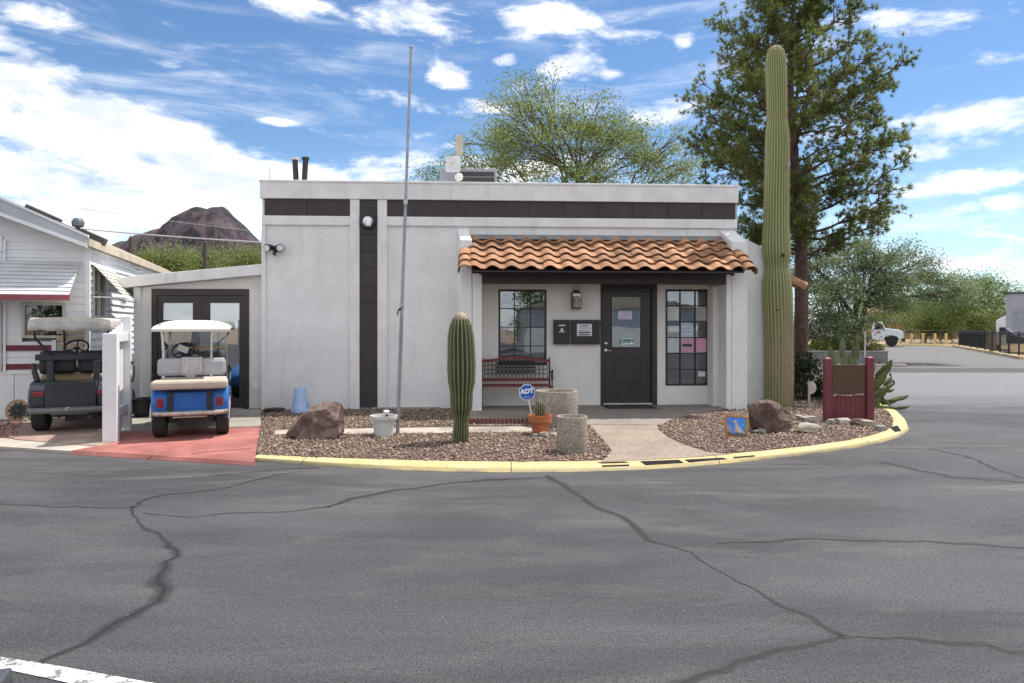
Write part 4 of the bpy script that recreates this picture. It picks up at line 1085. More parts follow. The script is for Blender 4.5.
# scalloped edging at the porch
q = MB(); e0, e1 = G(464, 424.8, PZ), G(533, 424.8, PZ); n_ = 17
for i in range(n_):
    a, b_ = e0.lerp(e1, i/n_), e0.lerp(e1, (i+1)/n_); w_ = (b_-a).length
    prof = [(0, -.02), (w_*.96, -.02), (w_*.96, .07)] + [(w_*.48+w_*.48*math.cos(t_*math.pi/6), .07+.035*math.sin(t_*math.pi/6)) for t_ in range(1, 6)] + [(0, .07)]
    q.prism([(a.x+px, pz_) for px, pz_ in prof], 'y', a.y+.002*i%.003, a.y+.05)
o = q.build('garden_edging', M('edging_brick', (.13, .055, .045), .85, .25, 8, .3, 40), None, loc=(0, 0, PZ), bevel=.004); tag(o, 'low scalloped dark red edging along the porch in front of the bench', 'edging')

# planters
aggp = agg_mat('planter_aggregate', (.20, .17, .135), (.42, .37, .31), 60)
def planter(xc, yb, wpx, hpx, label, fill):
    p_ = G(xc, yb, PZ); d = p_.y; r_ = wpx/FPX*d/2; h_ = hpx/FPX*d
    t_ = thing('concrete_planter', label, 'planter', (p_.x, p_.y+r_, PZ), 0, 'round concrete planters by the path')
    q = MB(); q.lathe([(r_*.97, -.03), (r_, .02), (r_, h_-.02), (r_*.985, h_), (r_*.86, h_), (r_*.84, h_-.015), (r_*.84, h_-.10), (0, h_-.10)], 40); q.build('planter_body', aggp, t_, smooth=35)
    q = MB(); q.lathe([(r_*.83, h_-.09), (0, h_-.085)], 24); q.build('fill', fill, t_)
    return t_, r_, h_
soil = M('planter_soil', (.30, .27, .24), .95, .35, 14, .6, 30)
planter(558, 428, 43.5, 35.5, 'large round aggregate concrete planter between bench and path', soil)
pt_, r_, h_ = planter(573.3, 454, 31.5, 36, 'small round aggregate concrete planter nearest the kerb', M('pale_gravel_fill', (.50, .48, .45), .95, .25, 20, .6, 30))
terr = M('terracotta_pot', (.44, .135, .05), .75, .14, 6, .15, 50)
p_ = G(540.5, 436, PZ); d = p_.y; s_ = d/FPX
po = thing('terracotta_pot', 'orange terracotta pot holding a small barrel cactus', 'pot', (p_.x, p_.y+.12, PZ+.015))
q = MB(); q.lathe([(7.6*s_, 0), (9.6*s_, 12*s_), (11.5*s_, 12*s_), (11.8*s_, 19*s_), (10.6*s_, 19*s_), (10.2*s_, 16*s_), (0, 15.5*s_)], 28); q.build('pot_body', terr, po, smooth=35)
cactm = None
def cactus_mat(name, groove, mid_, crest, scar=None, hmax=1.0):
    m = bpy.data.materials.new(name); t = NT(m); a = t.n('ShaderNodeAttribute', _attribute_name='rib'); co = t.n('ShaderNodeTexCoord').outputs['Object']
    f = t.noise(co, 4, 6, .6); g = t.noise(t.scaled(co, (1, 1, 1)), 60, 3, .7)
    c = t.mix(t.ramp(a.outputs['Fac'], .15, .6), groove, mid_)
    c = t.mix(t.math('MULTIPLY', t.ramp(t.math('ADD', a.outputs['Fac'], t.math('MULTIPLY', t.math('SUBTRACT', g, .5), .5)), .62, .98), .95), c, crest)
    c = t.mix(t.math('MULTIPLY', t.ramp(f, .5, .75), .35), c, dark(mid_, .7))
    if scar:
        sp = t.n('ShaderNodeSeparateXYZ'); t.l(co, sp.inputs[0])
        st = t.math('MULTIPLY', t.ramp(sp.outputs[2], hmax, hmax*.45), t.ramp(t.noise(t.scaled(co, (5, 5, .7)), 1.2, 6, .6), .36, .58))
        c = t.mix(t.math('MULTIPLY', st, .85), c, scar)
    b = t.n('ShaderNodeBsdfPrincipled', Roughness=.6); t.l(c, b.inputs['Base Color'])
    bn = t.n('ShaderNodeBump', Strength=.5, Distance=.01); t.l(g, bn.inputs['Height']); t.l(bn.outputs[0], b.inputs['Normal']); t.out(b.outputs[0]); return m
def column_cactus(parent, prof, ribs, amp, mat, name='stem', axis=lambda h: (0, 0), steps=120, spine=None, spl=.03):
    hs = [p[1] for p in prof]; rs = [p[0] for p in prof]; H_ = hs[-1]; K = ribs*6
    zz = np.linspace(0, 1, steps); zz = H_*(1-(1-zz)**1.25); v = []; rb = []
    sv = []
    for j, h in enumerate(zz):
        r_ = float(np.interp(h, hs, rs)); ax, ay = axis(h)
        for k in range(K):
            an = 2*math.pi*k/K; cr = (.5+.5*math.cos(an*ribs))**1.4
            rr = r_*(1-amp+amp*cr)*(1+.010*mnoise.noise(Vector((an*2, h*5, 0))))
            v.append((ax+rr*math.cos(an), ay+rr*math.sin(an), h)); rb.append(cr)
    for k in range(K): pass
    top = len(v); ax, ay = axis(H_); v.append((ax, ay, H_+.004)); rb.append(1)
    f = [(j*K+k, j*K+(k+1) % K, (j+1)*K+(k+1) % K, (j+1)*K+k) for j in range(steps-1) for k in range(K)] + [((steps-1)*K+k, (steps-1)*K+(k+1) % K, top) for k in range(K)]
    me = bpy.data.meshes.new(name); me.from_pydata(v, [], f); me.materials.append(mat)
    at = me.attributes.new('rib', 'FLOAT', 'POINT'); at.data.foreach_set('value', rb); me.polygons.foreach_set('use_smooth', [True]*len(f))
    o = bpy.data.objects.new(name, me); COL.objects.link(o); o.parent = parent
    if spine is not None:
        V = []; F = []; nh = int(H_/.022)
        for r_i in range(ribs):
            an0 = 2*math.pi*r_i/ribs
            for j in range(nh):
                h = H_*(j+random.random())/nh; rad = float(np.interp(h, hs, rs)); ax, ay = axis(h)
                for q_ in range(3):
                    an = an0+random.gauss(0, .35); dz_ = random.gauss(0, .5)
                    p0 = Vector((ax+rad*math.cos(an0), ay+rad*math.sin(an0), h)); dr_ = Vector((math.cos(an), math.sin(an), dz_)).normalized()*spl*random.uniform(.6, 1.2)
                    sd_ = dr_.cross(Vector((random.random(), random.random(), 1))).normalized()*.0016
                    b_ = len(V); V += [p0-sd_, p0+sd_, p0+dr_]; F.append((b_, b_+1, b_+2))
        np_mesh('spines', np.array([tuple(p) for p in V]), np.array(F), spine, parent)
    return o
spm = M('cactus_spines', (.50, .42, .30), .7)
q_h = 25*s_
bar = thing('barrel_cactus', 'small woolly topped barrel cactus growing in the terracotta pot', 'cactus', (p_.x, p_.y+.12, PZ+.015+15*s_))
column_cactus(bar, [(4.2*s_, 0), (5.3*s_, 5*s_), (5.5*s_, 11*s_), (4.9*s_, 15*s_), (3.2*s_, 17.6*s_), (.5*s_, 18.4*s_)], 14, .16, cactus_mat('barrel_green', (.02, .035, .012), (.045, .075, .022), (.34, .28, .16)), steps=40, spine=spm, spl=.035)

# white pot with a little solar light
p_ = G(382, 437, PZ); d = p_.y; s_ = d/FPX
po = thing('white_pot', 'white plastic flower pot on the gravel beside the metal pole', 'pot', (p_.x, p_.y+.13, PZ))
q = MB(); q.lathe([(9.2*s_, 0), (11.6*s_, 17*s_), (13.6*s_, 17*s_), (13.9*s_, 20.5*s_), (12.6*s_, 20.5*s_), (12*s_, 17.5*s_), (0, 17*s_)], 32); q.build('pot_body', M('pot_plastic', (.60, .60, .58), .55, .06, 4), po, smooth=35)
q = MB(); q.lathe([(11.9*s_, 17.8*s_), (0, 18.4*s_)], 20); q.build('soil', M('potting_soil', (.07, .055, .045), .95), po)
sl2 = thing('solar_light', 'tiny solar light with a pale head stuck in the white pot', 'solar light', (p_.x+.045, p_.y+.10, PZ+18*s_))
q = MB(); q.tube([(0, 0, -.06), (0, 0, .06)], .018, 8); q.build('stake', black, sl2); q = MB(); q.tube([(-.01, 0, .06), (.0, -.01, .10)], [.036, .040], 12); q.build('lamp_head', white, sl2, smooth=40)

# blue jug
p_ = G(300, 412.5, PZ); d = p_.y; s_ = d/FPX
jg = thing('water_jug', 'pale blue plastic jug standing upside down against the white wall', 'jug', (p_.x, p_.y, PZ))
bl_ = M('blue_plastic', (.36, .50, .74), .4, .12, 6)
q = MB(); q.lathe([(8.8*s_, 0), (9.0*s_, 3.5*s_), (8.0*s_, 5*s_), (7.4*s_, 12*s_), (7.0*s_, 12.6*s_), (6.9*s_, 14*s_), (6.4*s_, 15*s_), (5.9*s_, 23*s_), (5.4*s_, 24.5*s_), (0, 24.8*s_)], 28); q.build('jug_body', bl_, jg, smooth=40)
q = MB(); q.tube([(6.8*s_, -.02, 12.5*s_), (8.6*s_, -.03, 11*s_), (8.9*s_, -.03, 7*s_), (8*s_, -.02, 4.5*s_)], .012, 8); q.build('handle', bl_, jg, smooth=40)

# security sign
p_ = G(532.5, 420, PZ); d = p_.y+.15; c_ = P(527, 392.2, d); rs_ = 8.0/FPX*d
sg = thing('security_sign', 'blue octagonal security sign on a white stake beside the terracotta pot', 'sign', (P(533, 392, d).x, d, PZ))
cl = c_-Vector(sg.location)
q = MB(); q.tube([(0, .012, -.05), (cl.x, .012, cl.z)], .012, 8); q.build('stake', white, sg, smooth=40)
oct_ = lambda r_, y0_, y1_: MB().prism([(cl.x+r_*math.cos(R(22.5+45*i)), cl.z+r_*math.sin(R(22.5+45*i))) for i in range(8)], 'y', y0_, y1_)
pnl = oct_(rs_*1.06, -.006, 0).build('sign_panel', M('sign_white_edge', (.7, .75, .82), .4), sg)
oct_(rs_*.95, -.009, -.0065).build('sign_face', M('sign_blue', (.015, .085, .50), .35, .05), pnl)
T_ = Matrix.Translation((cl.x, -.0095, cl.z+.012)) @ Matrix.Rotation(R(-6), 4, 'Y') @ Matrix.Rotation(R(90), 4, 'X')
text_mesh('sign_letters', 'ADT', rs_*.80, M('sign_white', (.78, .82, .80), .5), pnl, T_, .006)
q = MB(); q.box(cl.x-rs_*.45, cl.x+rs_*.45, -.0105, -.0095, cl.z-rs_*.60, cl.z-rs_*.52); q.box(cl.x-rs_*.35, cl.x+rs_*.35, -.0105, -.0095, cl.z-rs_*.74, cl.z-rs_*.68); q.build('fine_print', M('sign_pale_blue', (.4, .5, .8), .5), pnl)

# painted tile leaning in the gravel
p_ = G(737, 438.5, PZ); d = p_.y; s_ = d/FPX
pc = thing('painted_tile', 'small painted desert bird picture in an orange wooden frame propped in the gravel', 'picture', (p_.x, p_.y, PZ), R(-4)); pc.rotation_euler.x = R(-14); pc.rotation_euler.y = R(4)
W_, H_ = 11.5*s_, 23*s_
q = MB(); f_ = 1.9*s_
q.box(-W_, W_, 0, .03, 0, f_); q.box(-W_, W_, 0, .03, H_-f_, H_); q.box(-W_, -W_+f_, 0, .03, f_, H_-f_); q.box(W_-f_, W_, 0, .03, f_, H_-f_); q.build('frame', M('orange_wood', (.42, .17, .05), .6, .2, 8), pc, bevel=.004)
q = MB(); q.box(-W_+f_, W_-f_, .008, .022, f_, H_-f_); can = q.build('picture_panel', M('painted_sky', (.06, .22, .68), .5, .25, 14), pc)
iw, ih = W_-f_, H_-2*f_
def pic(name, polys, col):
    q = MB()
    for pl_ in polys: q.prism([(x*iw, f_+z*ih) for x, z in pl_], 'y', .004+.001*len(q.v) % .003, .0075)
    q.build(name, M('paint_'+name, col, .6, .2, 20), can)
pic('ground', [[(-1, 0), (1, 0), (1, .16), (.3, .22), (-.3, .16), (-1, .24)]], (.12, .09, .08))
pic('hill', [[(-1, .24), (-.4, .16), (-.75, .62), (-1, .5)]], (.30, .26, .34))
pic('bird', [[(-.35, .75), (-.2, .88), (-.05, .82), (.1, .6), (.45, .42), (.8, .22), (.95, .16), (.5, .2), (.1, .22), (-.1, .28), (-.3, .2), (-.15, .4), (-.2, .65)], [(-.55, .74), (-.3, .80), (-.25, .74)]], (.50, .42, .36))
pic('plant', [[(.82, .1), (1, .1), (1, .9), (.9, .95), (.84, .6)]], (.14, .34, .10))

# wooden sign board without a face
yd = 10.85; pA = Vector(((827.6-CX)/FPX*yd, yd, PZ)); pB = Vector(((869-CX)/FPX*yd, yd, PZ))
sb = thing('wooden_sign', 'maroon wooden sign board between two square posts, its face blank brown', 'sign', ((pA.x+pB.x)/2, yd, PZ), R(-2))
s_ = yd/FPX; hx = (pB.x-pA.x)/2
mar = M('maroon_paint', (.155, .032, .038), .6, .18, 4, .15, 40, stain=.2); brn = M('brown_board', (.088, .045, .026), .7, .16, 3, .15, 40, stain=.15)
for sx in (-1, 1):
    w_ = 3.3*s_; q = MB(); zt_ = (64 if sx < 0 else 65)*s_
    q.box(sx*hx-w_, sx*hx+w_, -w_, w_, -.05, zt_-.03); q.add([(sx*hx-w_, -w_, zt_-.03), (sx*hx+w_, -w_, zt_-.03), (sx*hx+w_, w_, zt_-.03), (sx*hx-w_, w_, zt_-.03), (sx*hx, 0, zt_)], [(0, 1, 4), (1, 2, 4), (2, 3, 4), (3, 0, 4)]); q.build('post', mar, sb, bevel=.006)
q = MB(); q.box(-hx+4.3*s_, hx-4.3*s_, -.012, .03, 27*s_, 56*s_); q.build('board', brn, sb, bevel=.004)
q = MB(); n_ = 7
for i in range(n_):
    a = -hx+4.3*s_+(2*hx-8.6*s_)*i/n_; q.box(a+.0015, a+(2*hx-8.6*s_)/n_-.0015, 0, .028, .04, 25.6*s_)
q.build('plank_panel', mar, sb, bevel=.003)
q = MB(); q.box(-hx+4.3*s_, hx-4.3*s_, -.015, .032, 24.8*s_, 26.2*s_); q.build('crosspiece', M('sign_ledge', (.14, .065, .04), .7, .3, 9), sb)
q = MB()
for a, b_ in ((-.93, -.78), (-.42, -.34), (-.2, -.08), (0, .18), (.3, .33)): q.box(a*(hx-4.4*s_), b_*(hx-4.4*s_), -.018, -.0155, 25.0*s_, 26.0*s_)
q.build('peeled_paint', M('pale_flakes', (.58, .54, .48), .8), sb)
q = MB(); g_ = P(864.8, 385, yd+.5); o = MB(); o.tube([(0, 0, 0), (.005, 0, 1.42)], .009, 8); o = o.build('marker_rod', M('pale_rod', (.6, .62, .6), .5), None, loc=(g_.x, yd+.5, PZ)); tag(o, 'thin pale upright rod behind the right post of the wooden sign', 'rod')
# stake with half-round reflector
p_ = G(809, 408, PZ); s_ = p_.y/FPX
rf_ = thing('path_reflector', 'small stake with a pale half round disc between cactus and sign', 'marker', (p_.x, p_.y, PZ))
q = MB(); q.box(-.02, .02, -.01, .01, -.05, 27*s_); q.build('stake', steel, rf_)
q = MB(); q.prism([(.021, 14*s_)] + [(.021+6.0*s_*math.cos(R(a)), 20.5*s_+6.5*s_*math.sin(R(a))) for a in range(-90, 91, 15)], 'y', -.012, .012); q.build('disc', M('pale_disc', (.50, .45, .36), .7, .2, 12), rf_)

# ------------------------------------------------------------------ cacti
p_ = G(460, 443.5, PZ); s_ = p_.y/FPX
cs = thing('saguaro_cactus', 'young stout saguaro cactus with a pinched base standing in the gravel', 'cactus', (p_.x, p_.y+.10, PZ-.01))
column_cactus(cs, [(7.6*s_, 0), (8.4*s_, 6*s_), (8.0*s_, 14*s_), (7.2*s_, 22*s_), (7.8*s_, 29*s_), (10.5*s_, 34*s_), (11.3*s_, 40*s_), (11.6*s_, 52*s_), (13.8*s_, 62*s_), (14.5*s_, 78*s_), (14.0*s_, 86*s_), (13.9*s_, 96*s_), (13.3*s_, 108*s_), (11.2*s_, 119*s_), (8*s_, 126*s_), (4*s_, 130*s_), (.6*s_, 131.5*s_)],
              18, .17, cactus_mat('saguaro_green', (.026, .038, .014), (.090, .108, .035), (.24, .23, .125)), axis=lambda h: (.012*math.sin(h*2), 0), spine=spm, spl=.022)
q = MB(); q.lathe([(7.6*s_, 124*s_), (7.2*s_, 127.5*s_), (4.5*s_, 131*s_), (0, 132.6*s_)], 20); q.build('woolly_crown', M('woolly_crown', (.36, .29, .21), .95, .3, 30, .8, 60), cs, smooth=60)
p_ = G(782.8, 406.5, PZ); s_ = (p_.y+.2)/FPX
ct = thing('saguaro_cactus', 'very tall single column saguaro cactus right of the porch', 'cactus', (p_.x, p_.y+.2, PZ-.02))
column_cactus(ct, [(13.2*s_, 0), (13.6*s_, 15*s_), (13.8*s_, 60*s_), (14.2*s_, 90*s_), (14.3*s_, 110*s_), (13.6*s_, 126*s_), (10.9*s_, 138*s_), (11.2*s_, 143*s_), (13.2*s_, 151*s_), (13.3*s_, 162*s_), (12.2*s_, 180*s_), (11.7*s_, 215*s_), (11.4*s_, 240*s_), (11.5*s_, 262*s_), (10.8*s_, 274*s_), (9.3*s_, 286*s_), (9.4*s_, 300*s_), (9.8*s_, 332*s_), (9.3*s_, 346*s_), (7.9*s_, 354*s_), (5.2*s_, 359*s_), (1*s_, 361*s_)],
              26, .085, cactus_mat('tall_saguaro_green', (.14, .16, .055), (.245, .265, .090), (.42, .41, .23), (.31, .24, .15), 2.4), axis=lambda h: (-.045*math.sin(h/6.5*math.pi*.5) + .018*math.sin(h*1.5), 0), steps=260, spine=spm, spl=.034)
q = MB()
for a_, h_, r_, w_ in ((R(-88), 150*s_, 14.0*s_, .035), (R(-70), 236*s_, 11.6*s_, .018), (R(-110), 96*s_, 14.2*s_, .022), (R(-60), 40*s_, 14.0*s_, .028)):
    q.lathe([(w_, -.01), (w_*.8, .006), (0, .008)], 10, (0, 0, 0)); n0 = len(q.v)-30
    Mq = Matrix.Translation((-.02+r_*.97*math.cos(a_), r_*.97*math.sin(a_), h_)) @ Matrix.Rotation(a_, 4, 'Z') @ Matrix.Rotation(R(90), 4, 'Y')
    q.v[n0:] = [tuple(Mq @ Vector(p)) for p in q.v[n0:]]
q.build('woodpecker_holes', M('dry_scar', (.05, .035, .025), .95, .3, 20), ct, smooth=60)
# ------------------------------------------------------------------ golf carts and the yard on the left
def arc(cx, cz, r, a0, a1, n): return [(cx+r*math.cos(R(a0+(a1-a0)*i/n)), cz+r*math.sin(R(a0+(a1-a0)*i/n))) for i in range(n+1)]
def wheel(parent, x, y, r, w_, loc_name='wheel'):
    wh = MB(); sx = 1 if x > 0 else -1
    wh.lathe([(r*.52, -w_/2), (r*.90, -w_/2), (r, -w_*.36), (r*1.0, w_*.36), (r*.90, w_/2), (r*.52, w_/2)], 28, (x, y, r), 'x')
    o = wh.build('wheel', rubber, parent, smooth=35)
    q = MB(); q.lathe([(r*.52, -w_*.40), (r*.50, -w_*.25), (r*.2, -w_*.2), (r*.18, 0), (r*.2, w_*.2), (r*.50, w_*.25), (r*.52, w_*.40)], 24, (x, y, r), 'x'); q.build('rim', M('painted_rim', (.55, .55, .55), .4, metal=.4), o, smooth=35)
def golf_cart(label, loc, rz, style, sc=1.0):
    """local frame: the cart's tail towards -y, ground at z = 0"""
    blue = style == 'blue'
    t_ = thing('golf_cart', label, 'golf cart', loc, rz, 'golf carts on the driveways', sc); t_.scale.x = sc*(.86 if blue else .92)
    paint = M('blue_cart_paint', (.022, .14, .46), .3, .12, 3, coat=.4) if blue else M('dark_cart_paint', (.035, .042, .052), .28, .15, 3, coat=.5)
    hw = .56
    for (x, y) in ((-.48, 0), (.48, 0), (-.48, 1.65), (.48, 1.65)): wheel(t_, x, y, .225, .20)
    # underbody and axles
    q = MB(); q.box(-.34, .34, -.12, 2.05, .20, .30); q.tube([(-.46, 0, .225), (.46, 0, .225)], .035, 8); q.tube([(-.46, 1.65, .225), (.46, 1.65, .225)], .03, 8); q.box(-.14, .14, -.10, .14, .13, .33); q.tube([(-.2, -.2, .22), (-.25, -.02, .24)], .03, 8); q.build('chassis', blackpl, t_)
    # floor and body sides
    q = MB(); q.box(-hw+.04, hw-.04, .72, 1.62, .30, .345); q.build('floor', blackpl, t_)
    # rear fenders: a swept arch either side
    for sx in (-1, 1):
        q = MB(); outer = [(-.34, .36), (-.36, .50), (-.34, .62), (-.24, .72), (0, .75), (.40, .74), (.66, .70), (.70, .36), (.40, .34)] + arc(0, .225, .30, 24, 150, 9)
        xs_ = sorted((sx*.34, sx*(hw+.02))); q.prism(outer, 'x', *xs_); q.build('fender', paint, t_, bevel=.025, smooth=40)
        q = MB(); pts = [(sx*(hw+.028), y_, z_) for y_, z_ in arc(0, .225, .315, 20, 175, 12)]; q.tube(pts, .016, 6); q.build('fender_trim', chrome if blue else blackpl, t_)
        q = MB(); lx = sx*.44
        if blue: q.box(lx-.055, lx+.055, -.385, -.358, .45, .58)
        else: q.box(lx-.085, lx+.085, -.385, -.358, .53, .60)
        h_ = q.build('tail_light', M('red_lens', (.20, .012, .022), .25, coat=.5), t_, bevel=.012)
        q = MB()
        if blue: q.box(lx-.075, lx+.075, -.370, -.356, .43, .60)
        else: q.box(lx-.10, lx+.10, -.370, -.356, .515, .615)
        q.build('lamp_surround', paint if blue else blackpl, h_, bevel=.01)
    q = MB()
    if blue:
        q.box(-.36, .36, -.335, .66, .36, .655); q.build('body', paint, t_, bevel=.03)
        q = MB(); q.box(-.24, .24, -.345, -.336, .42, .62); q.build('engine_panel', M('blue_panel', (.018, .11, .38), .35), t_, bevel=.02)
        for sx in (-1, 1):
            q = MB(); q.box(*sorted((sx*.25, sx*.33)), -.35, -.336, .38, .66); q.build('panel_gap', blackpl, t_)
    else:
        q.box(-.36, .36, -.18, .66, .36, .70); q.build('body', paint, t_, bevel=.03)
        q = MB(); q.box(-.345, .345, -.40, -.36, .36, .74); q.box(-.345, .345, -.359, .10, .40, .43); q.box(-.345, -.31, -.359, .2, .43, .74); q.box(.31, .345, -.359, .2, .43, .74); q.build('cargo_box', M('dark_box', (.022, .027, .034), .5, .2, 4), t_, bevel=.012)
    # bumper
    q = MB(); zb = .37 if blue else .33
    q.tube([(-.56, -.33, zb), (-.50, -.42, zb), (-.3, -.45, zb), (.3, -.45, zb), (.50, -.42, zb), (.56, -.33, zb)], .032 if blue else .045, 8); q.tube([(-.25, -.44, zb-.05), (.25, -.44, zb-.05)], .014, 6); q.build('bumper', M('tarnished_bumper', (.42, .38, .33), .45, .25, 8, metal=.6) if blue else M('grey_bumper', (.13, .13, .14), .5, .2, 6), t_, smooth=40)
    cush = M('pale_vinyl', (.45, .39, .31), .6, .08, 4, .1, 50) if blue else M('tan_vinyl', (.42, .29, .17), .6, .1, 4, .1, 50)
    back = M('grey_vinyl', (.36, .36, .38), .55, .08, 4, .1, 50) if blue else M('black_vinyl', (.016, .017, .02), .5, .2, 5)
    # seats
    q = MB(); q.box(-.54, .54, .12, .62, .70, .81); q.build('seat', M('white_vinyl', (.56, .53, .48), .55, .06, 4) if blue else cush, t_, bevel=.04)
    for sx in ((-1, 1)):
        q = MB(); x0, x1 = sorted((sx*.02, sx*.53))
        if blue: q.box(x0, x1, -.02, .11, .86, 1.12)
        else: q.box(x0+.0, x1, .0, .12, .82, 1.17)
        q.build('seat_back', back, t_, bevel=.055)
    if blue:
        q = MB(); q.box(-.57, .57, -.47, -.03, .705, .825); q.build('rear_seat', cush, t_, bevel=.035)
        q = MB(); 
        tw = [(-.20, -.10), (.14, -.10)]
        for i in range(8):
            x0, x1 = -.16+.04*i, -.16+.04*(i+1); dz = .02*math.sin(i*1.3)
            q.add([(x0, -.055, .82+dz+.05*abs(i-3.5)/3), (x1, -.055, .82+.02*math.sin((i+1)*1.3)+.05*abs(i-2.5)/3), (x1, -.045-.012*math.sin(i*2), 1.0), (x1, -.028, 1.13), (x1, .11, 1.135), (x0, .11, 1.135), (x0, -.028, 1.13), (x0, -.045-.012*math.sin((i-1)*2), 1.0)], [(0, 1, 2, 7), (7, 2, 3, 6), (6, 3, 4, 5)])
        o = q.build('towel', M('towel_cloth', (.52, .48, .48), .9, .15, 10, .4, 40), t_, smooth=50); md = o.modifiers.new('Solidify', 'SOLIDIFY'); md.thickness = .008
        for sx in (-1, 1):
            q = MB(); q.tube([(sx*.56, -.10, .70), (sx*.60, -.12, .80), (sx*.60, -.04, .90), (sx*.57, .06, .86)], .014, 8); q.build('hip_rail', blackpl, t_, smooth=40)
    else:
        q = MB(); q.box(-.56, .56, -.06, -.005, 1.03, 1.12); q.box(-.36, -.27, -.22, -.14, .62, 1.03); q.box(.27, .36, -.22, -.14, .62, 1.03); q.box(-.36, -.27, -.139, -.02, 1.0, 1.03); q.box(.27, .36, -.139, -.02, 1.0, 1.03); q.build('seat_frame', M('black_steel', (.03, .034, .042), .4), t_, bevel=.01)
        q = MB(); q.tube([(-.50, -.16, .74), (-.54, -.14, .86), (-.58, -.08, .98)], [.045, .04, .03], 8); q.build('hip_rail', blackpl, t_, smooth=40)
    # front cowl and dash
    q = MB(); q.prism([(1.45, .34), (1.50, .80), (1.62, .86), (1.95, .70), (2.16, .52), (2.20, .36), (1.95, .32)], 'x', -.46, .46); q.build('front_cowl', paint, t_, bevel=.04, smooth=40)
    q = MB(); q.prism([(1.40, .72), (1.38, .86), (1.60, .90), (1.60, .80)], 'x', -.50, .50); q.build('dashboard', blackpl, t_, bevel=.02)
    # steering wheel
    c_ = Vector((-.22, 1.02, 1.19 if not blue else 1.20)); ax = Vector((0, -.62, .78)).normalized(); e1 = Vector((1, 0, 0)); e2 = ax.cross(e1)
    q = MB(); ring = [c_+(e1*math.cos(a)+e2*math.sin(a))*.185 for a in np.linspace(0, 2*math.pi, 29)]; q.tube(ring, .016, 7, cap=False)
    for a in (R(90), R(210), R(330)): q.tube([c_-ax*.02, c_+(e1*math.cos(a)+e2*math.sin(a))*.18], .011, 6)
    q.tube([c_-ax*.5, c_], .025, 8); q.lathe([(0, -.03), (.05, -.03), (.05, .01), (0, .01)], 12, tuple(c_)); q.build('steering_wheel', blackpl, t_, smooth=40)
    if blue:
        q = MB(); Mh = Matrix.Translation(c_+Vector((0, -.06, .03))) @ Matrix.Rotation(R(20), 4, 'Y') @ Matrix.Rotation(R(-38), 4, 'X'); q.box(-.09, .09, -.003, .0, -.06, .06, M=Mh); q.build('paper_tag', paper, t_)
    # roof and its posts
    RZ = 1.60 if blue else 1.62
    pm = chrome if blue else M('black_tube', (.02, .02, .022), .4)
    q = MB()
    nx_, ny_ = 12, 16; x0, x1 = (-.60, .60) if blue else (-.54, .54); y0, y1 = (-.12, 1.62) if blue else (-.42, 1.2)
    if blue:
        def zt(x, y):
            e = max(abs(x)/.60, abs((y-(y0+y1)/2)/((y1-y0)/2))); e2_ = abs(x)/.60
            s__ = min(1, (y-y0)/.55); f__ = min(1, (y1-y)/.3); return RZ - .055 + .135*(1-(1-s__)**2.4)*(1-.62*e2_**4) - .04*(1-f__)**2
    else:
        def zt(x, y): return RZ + .045*(1-(abs(x)/.54)**4)
    top = [[(x0+(x1-x0)*i/nx_, y0+(y1-y0)*j/ny_) for i in range(nx_+1)] for j in range(ny_+1)]
    vs = [(x, y, zt(x, y)) for r_ in top for (x, y) in r_] + [(x, y, zt(x, y)-.035 if blue else RZ-.02) for r_ in top for (x, y) in r_]
    W2 = nx_+1; NN = W2*(ny_+1); fs = []
    for j in range(ny_):
        for i in range(nx_): a = j*W2+i; fs += [(a, a+1, a+W2+1, a+W2), (NN+a, NN+a+W2, NN+a+W2+1, NN+a+1)]
    for i in range(nx_): fs += [(i+1, i, NN+i, NN+i+1), (ny_*W2+i, ny_*W2+i+1, NN+ny_*W2+i+1, NN+ny_*W2+i)]
    for j in range(ny_): fs += [(j*W2, (j+1)*W2, NN+(j+1)*W2, NN+j*W2), ((j+1)*W2+nx_, j*W2+nx_, NN+j*W2+nx_, NN+(j+1)*W2+nx_)]
    q.add(vs, fs); q.build('roof', M('white_roof_plastic', (.66, .62, .53), .5, .05, 3) if blue else M('weathered_roof_top', (.55, .50, .43), .7, .12, 3), t_, smooth=45)
    if blue:
        for sx in (-1, 1):
            q = MB(); q.tube([(sx*.50, 1.60, .70), (sx*.50, 1.50, 1.1), (sx*.50, 1.42, 1.62)], .018, 8); q.build('roof_post', pm, t_, smooth=40)
            q = MB(); q.tube([(sx*(.44 if sx < 0 else .30), .02, .84), (sx*(.44 if sx < 0 else .30), .06, 1.2), (sx*(.46 if sx < 0 else .31), .02, 1.50), (sx*(.50 if sx < 0 else .33), .04, 1.62)], .020, 8); q.build('roof_post', pm, t_, smooth=40)
        q = MB(); q.box(-.485, .485, 1.46, 1.466, .90, 1.60); q.build('windshield', glass_mat('windshield', (.86, .9, .9), .06), t_)
        q = MB(); q.box(-.50, .50, 1.44, 1.459, 1.22, 1.25); q.build('windshield_bar', M('brass_strip', (.42, .28, .07), .4, metal=.4), t_)
    else:
        # curtain rolled round the roof edge
        q = MB(); n_ = 26
        rim_ = [(-.55, 1.1), (-.55, -.42), (.55, -.42), (.55, 1.1)]
        per = []
        for (a, b_) in zip(rim_[:-1], rim_[1:]):
            for i in range(n_): per.append((a[0]+(b_[0]-a[0])*i/n_, a[1]+(b_[1]-a[1])*i/n_))
        per.append(rim_[-1]); vs = []; fs = []
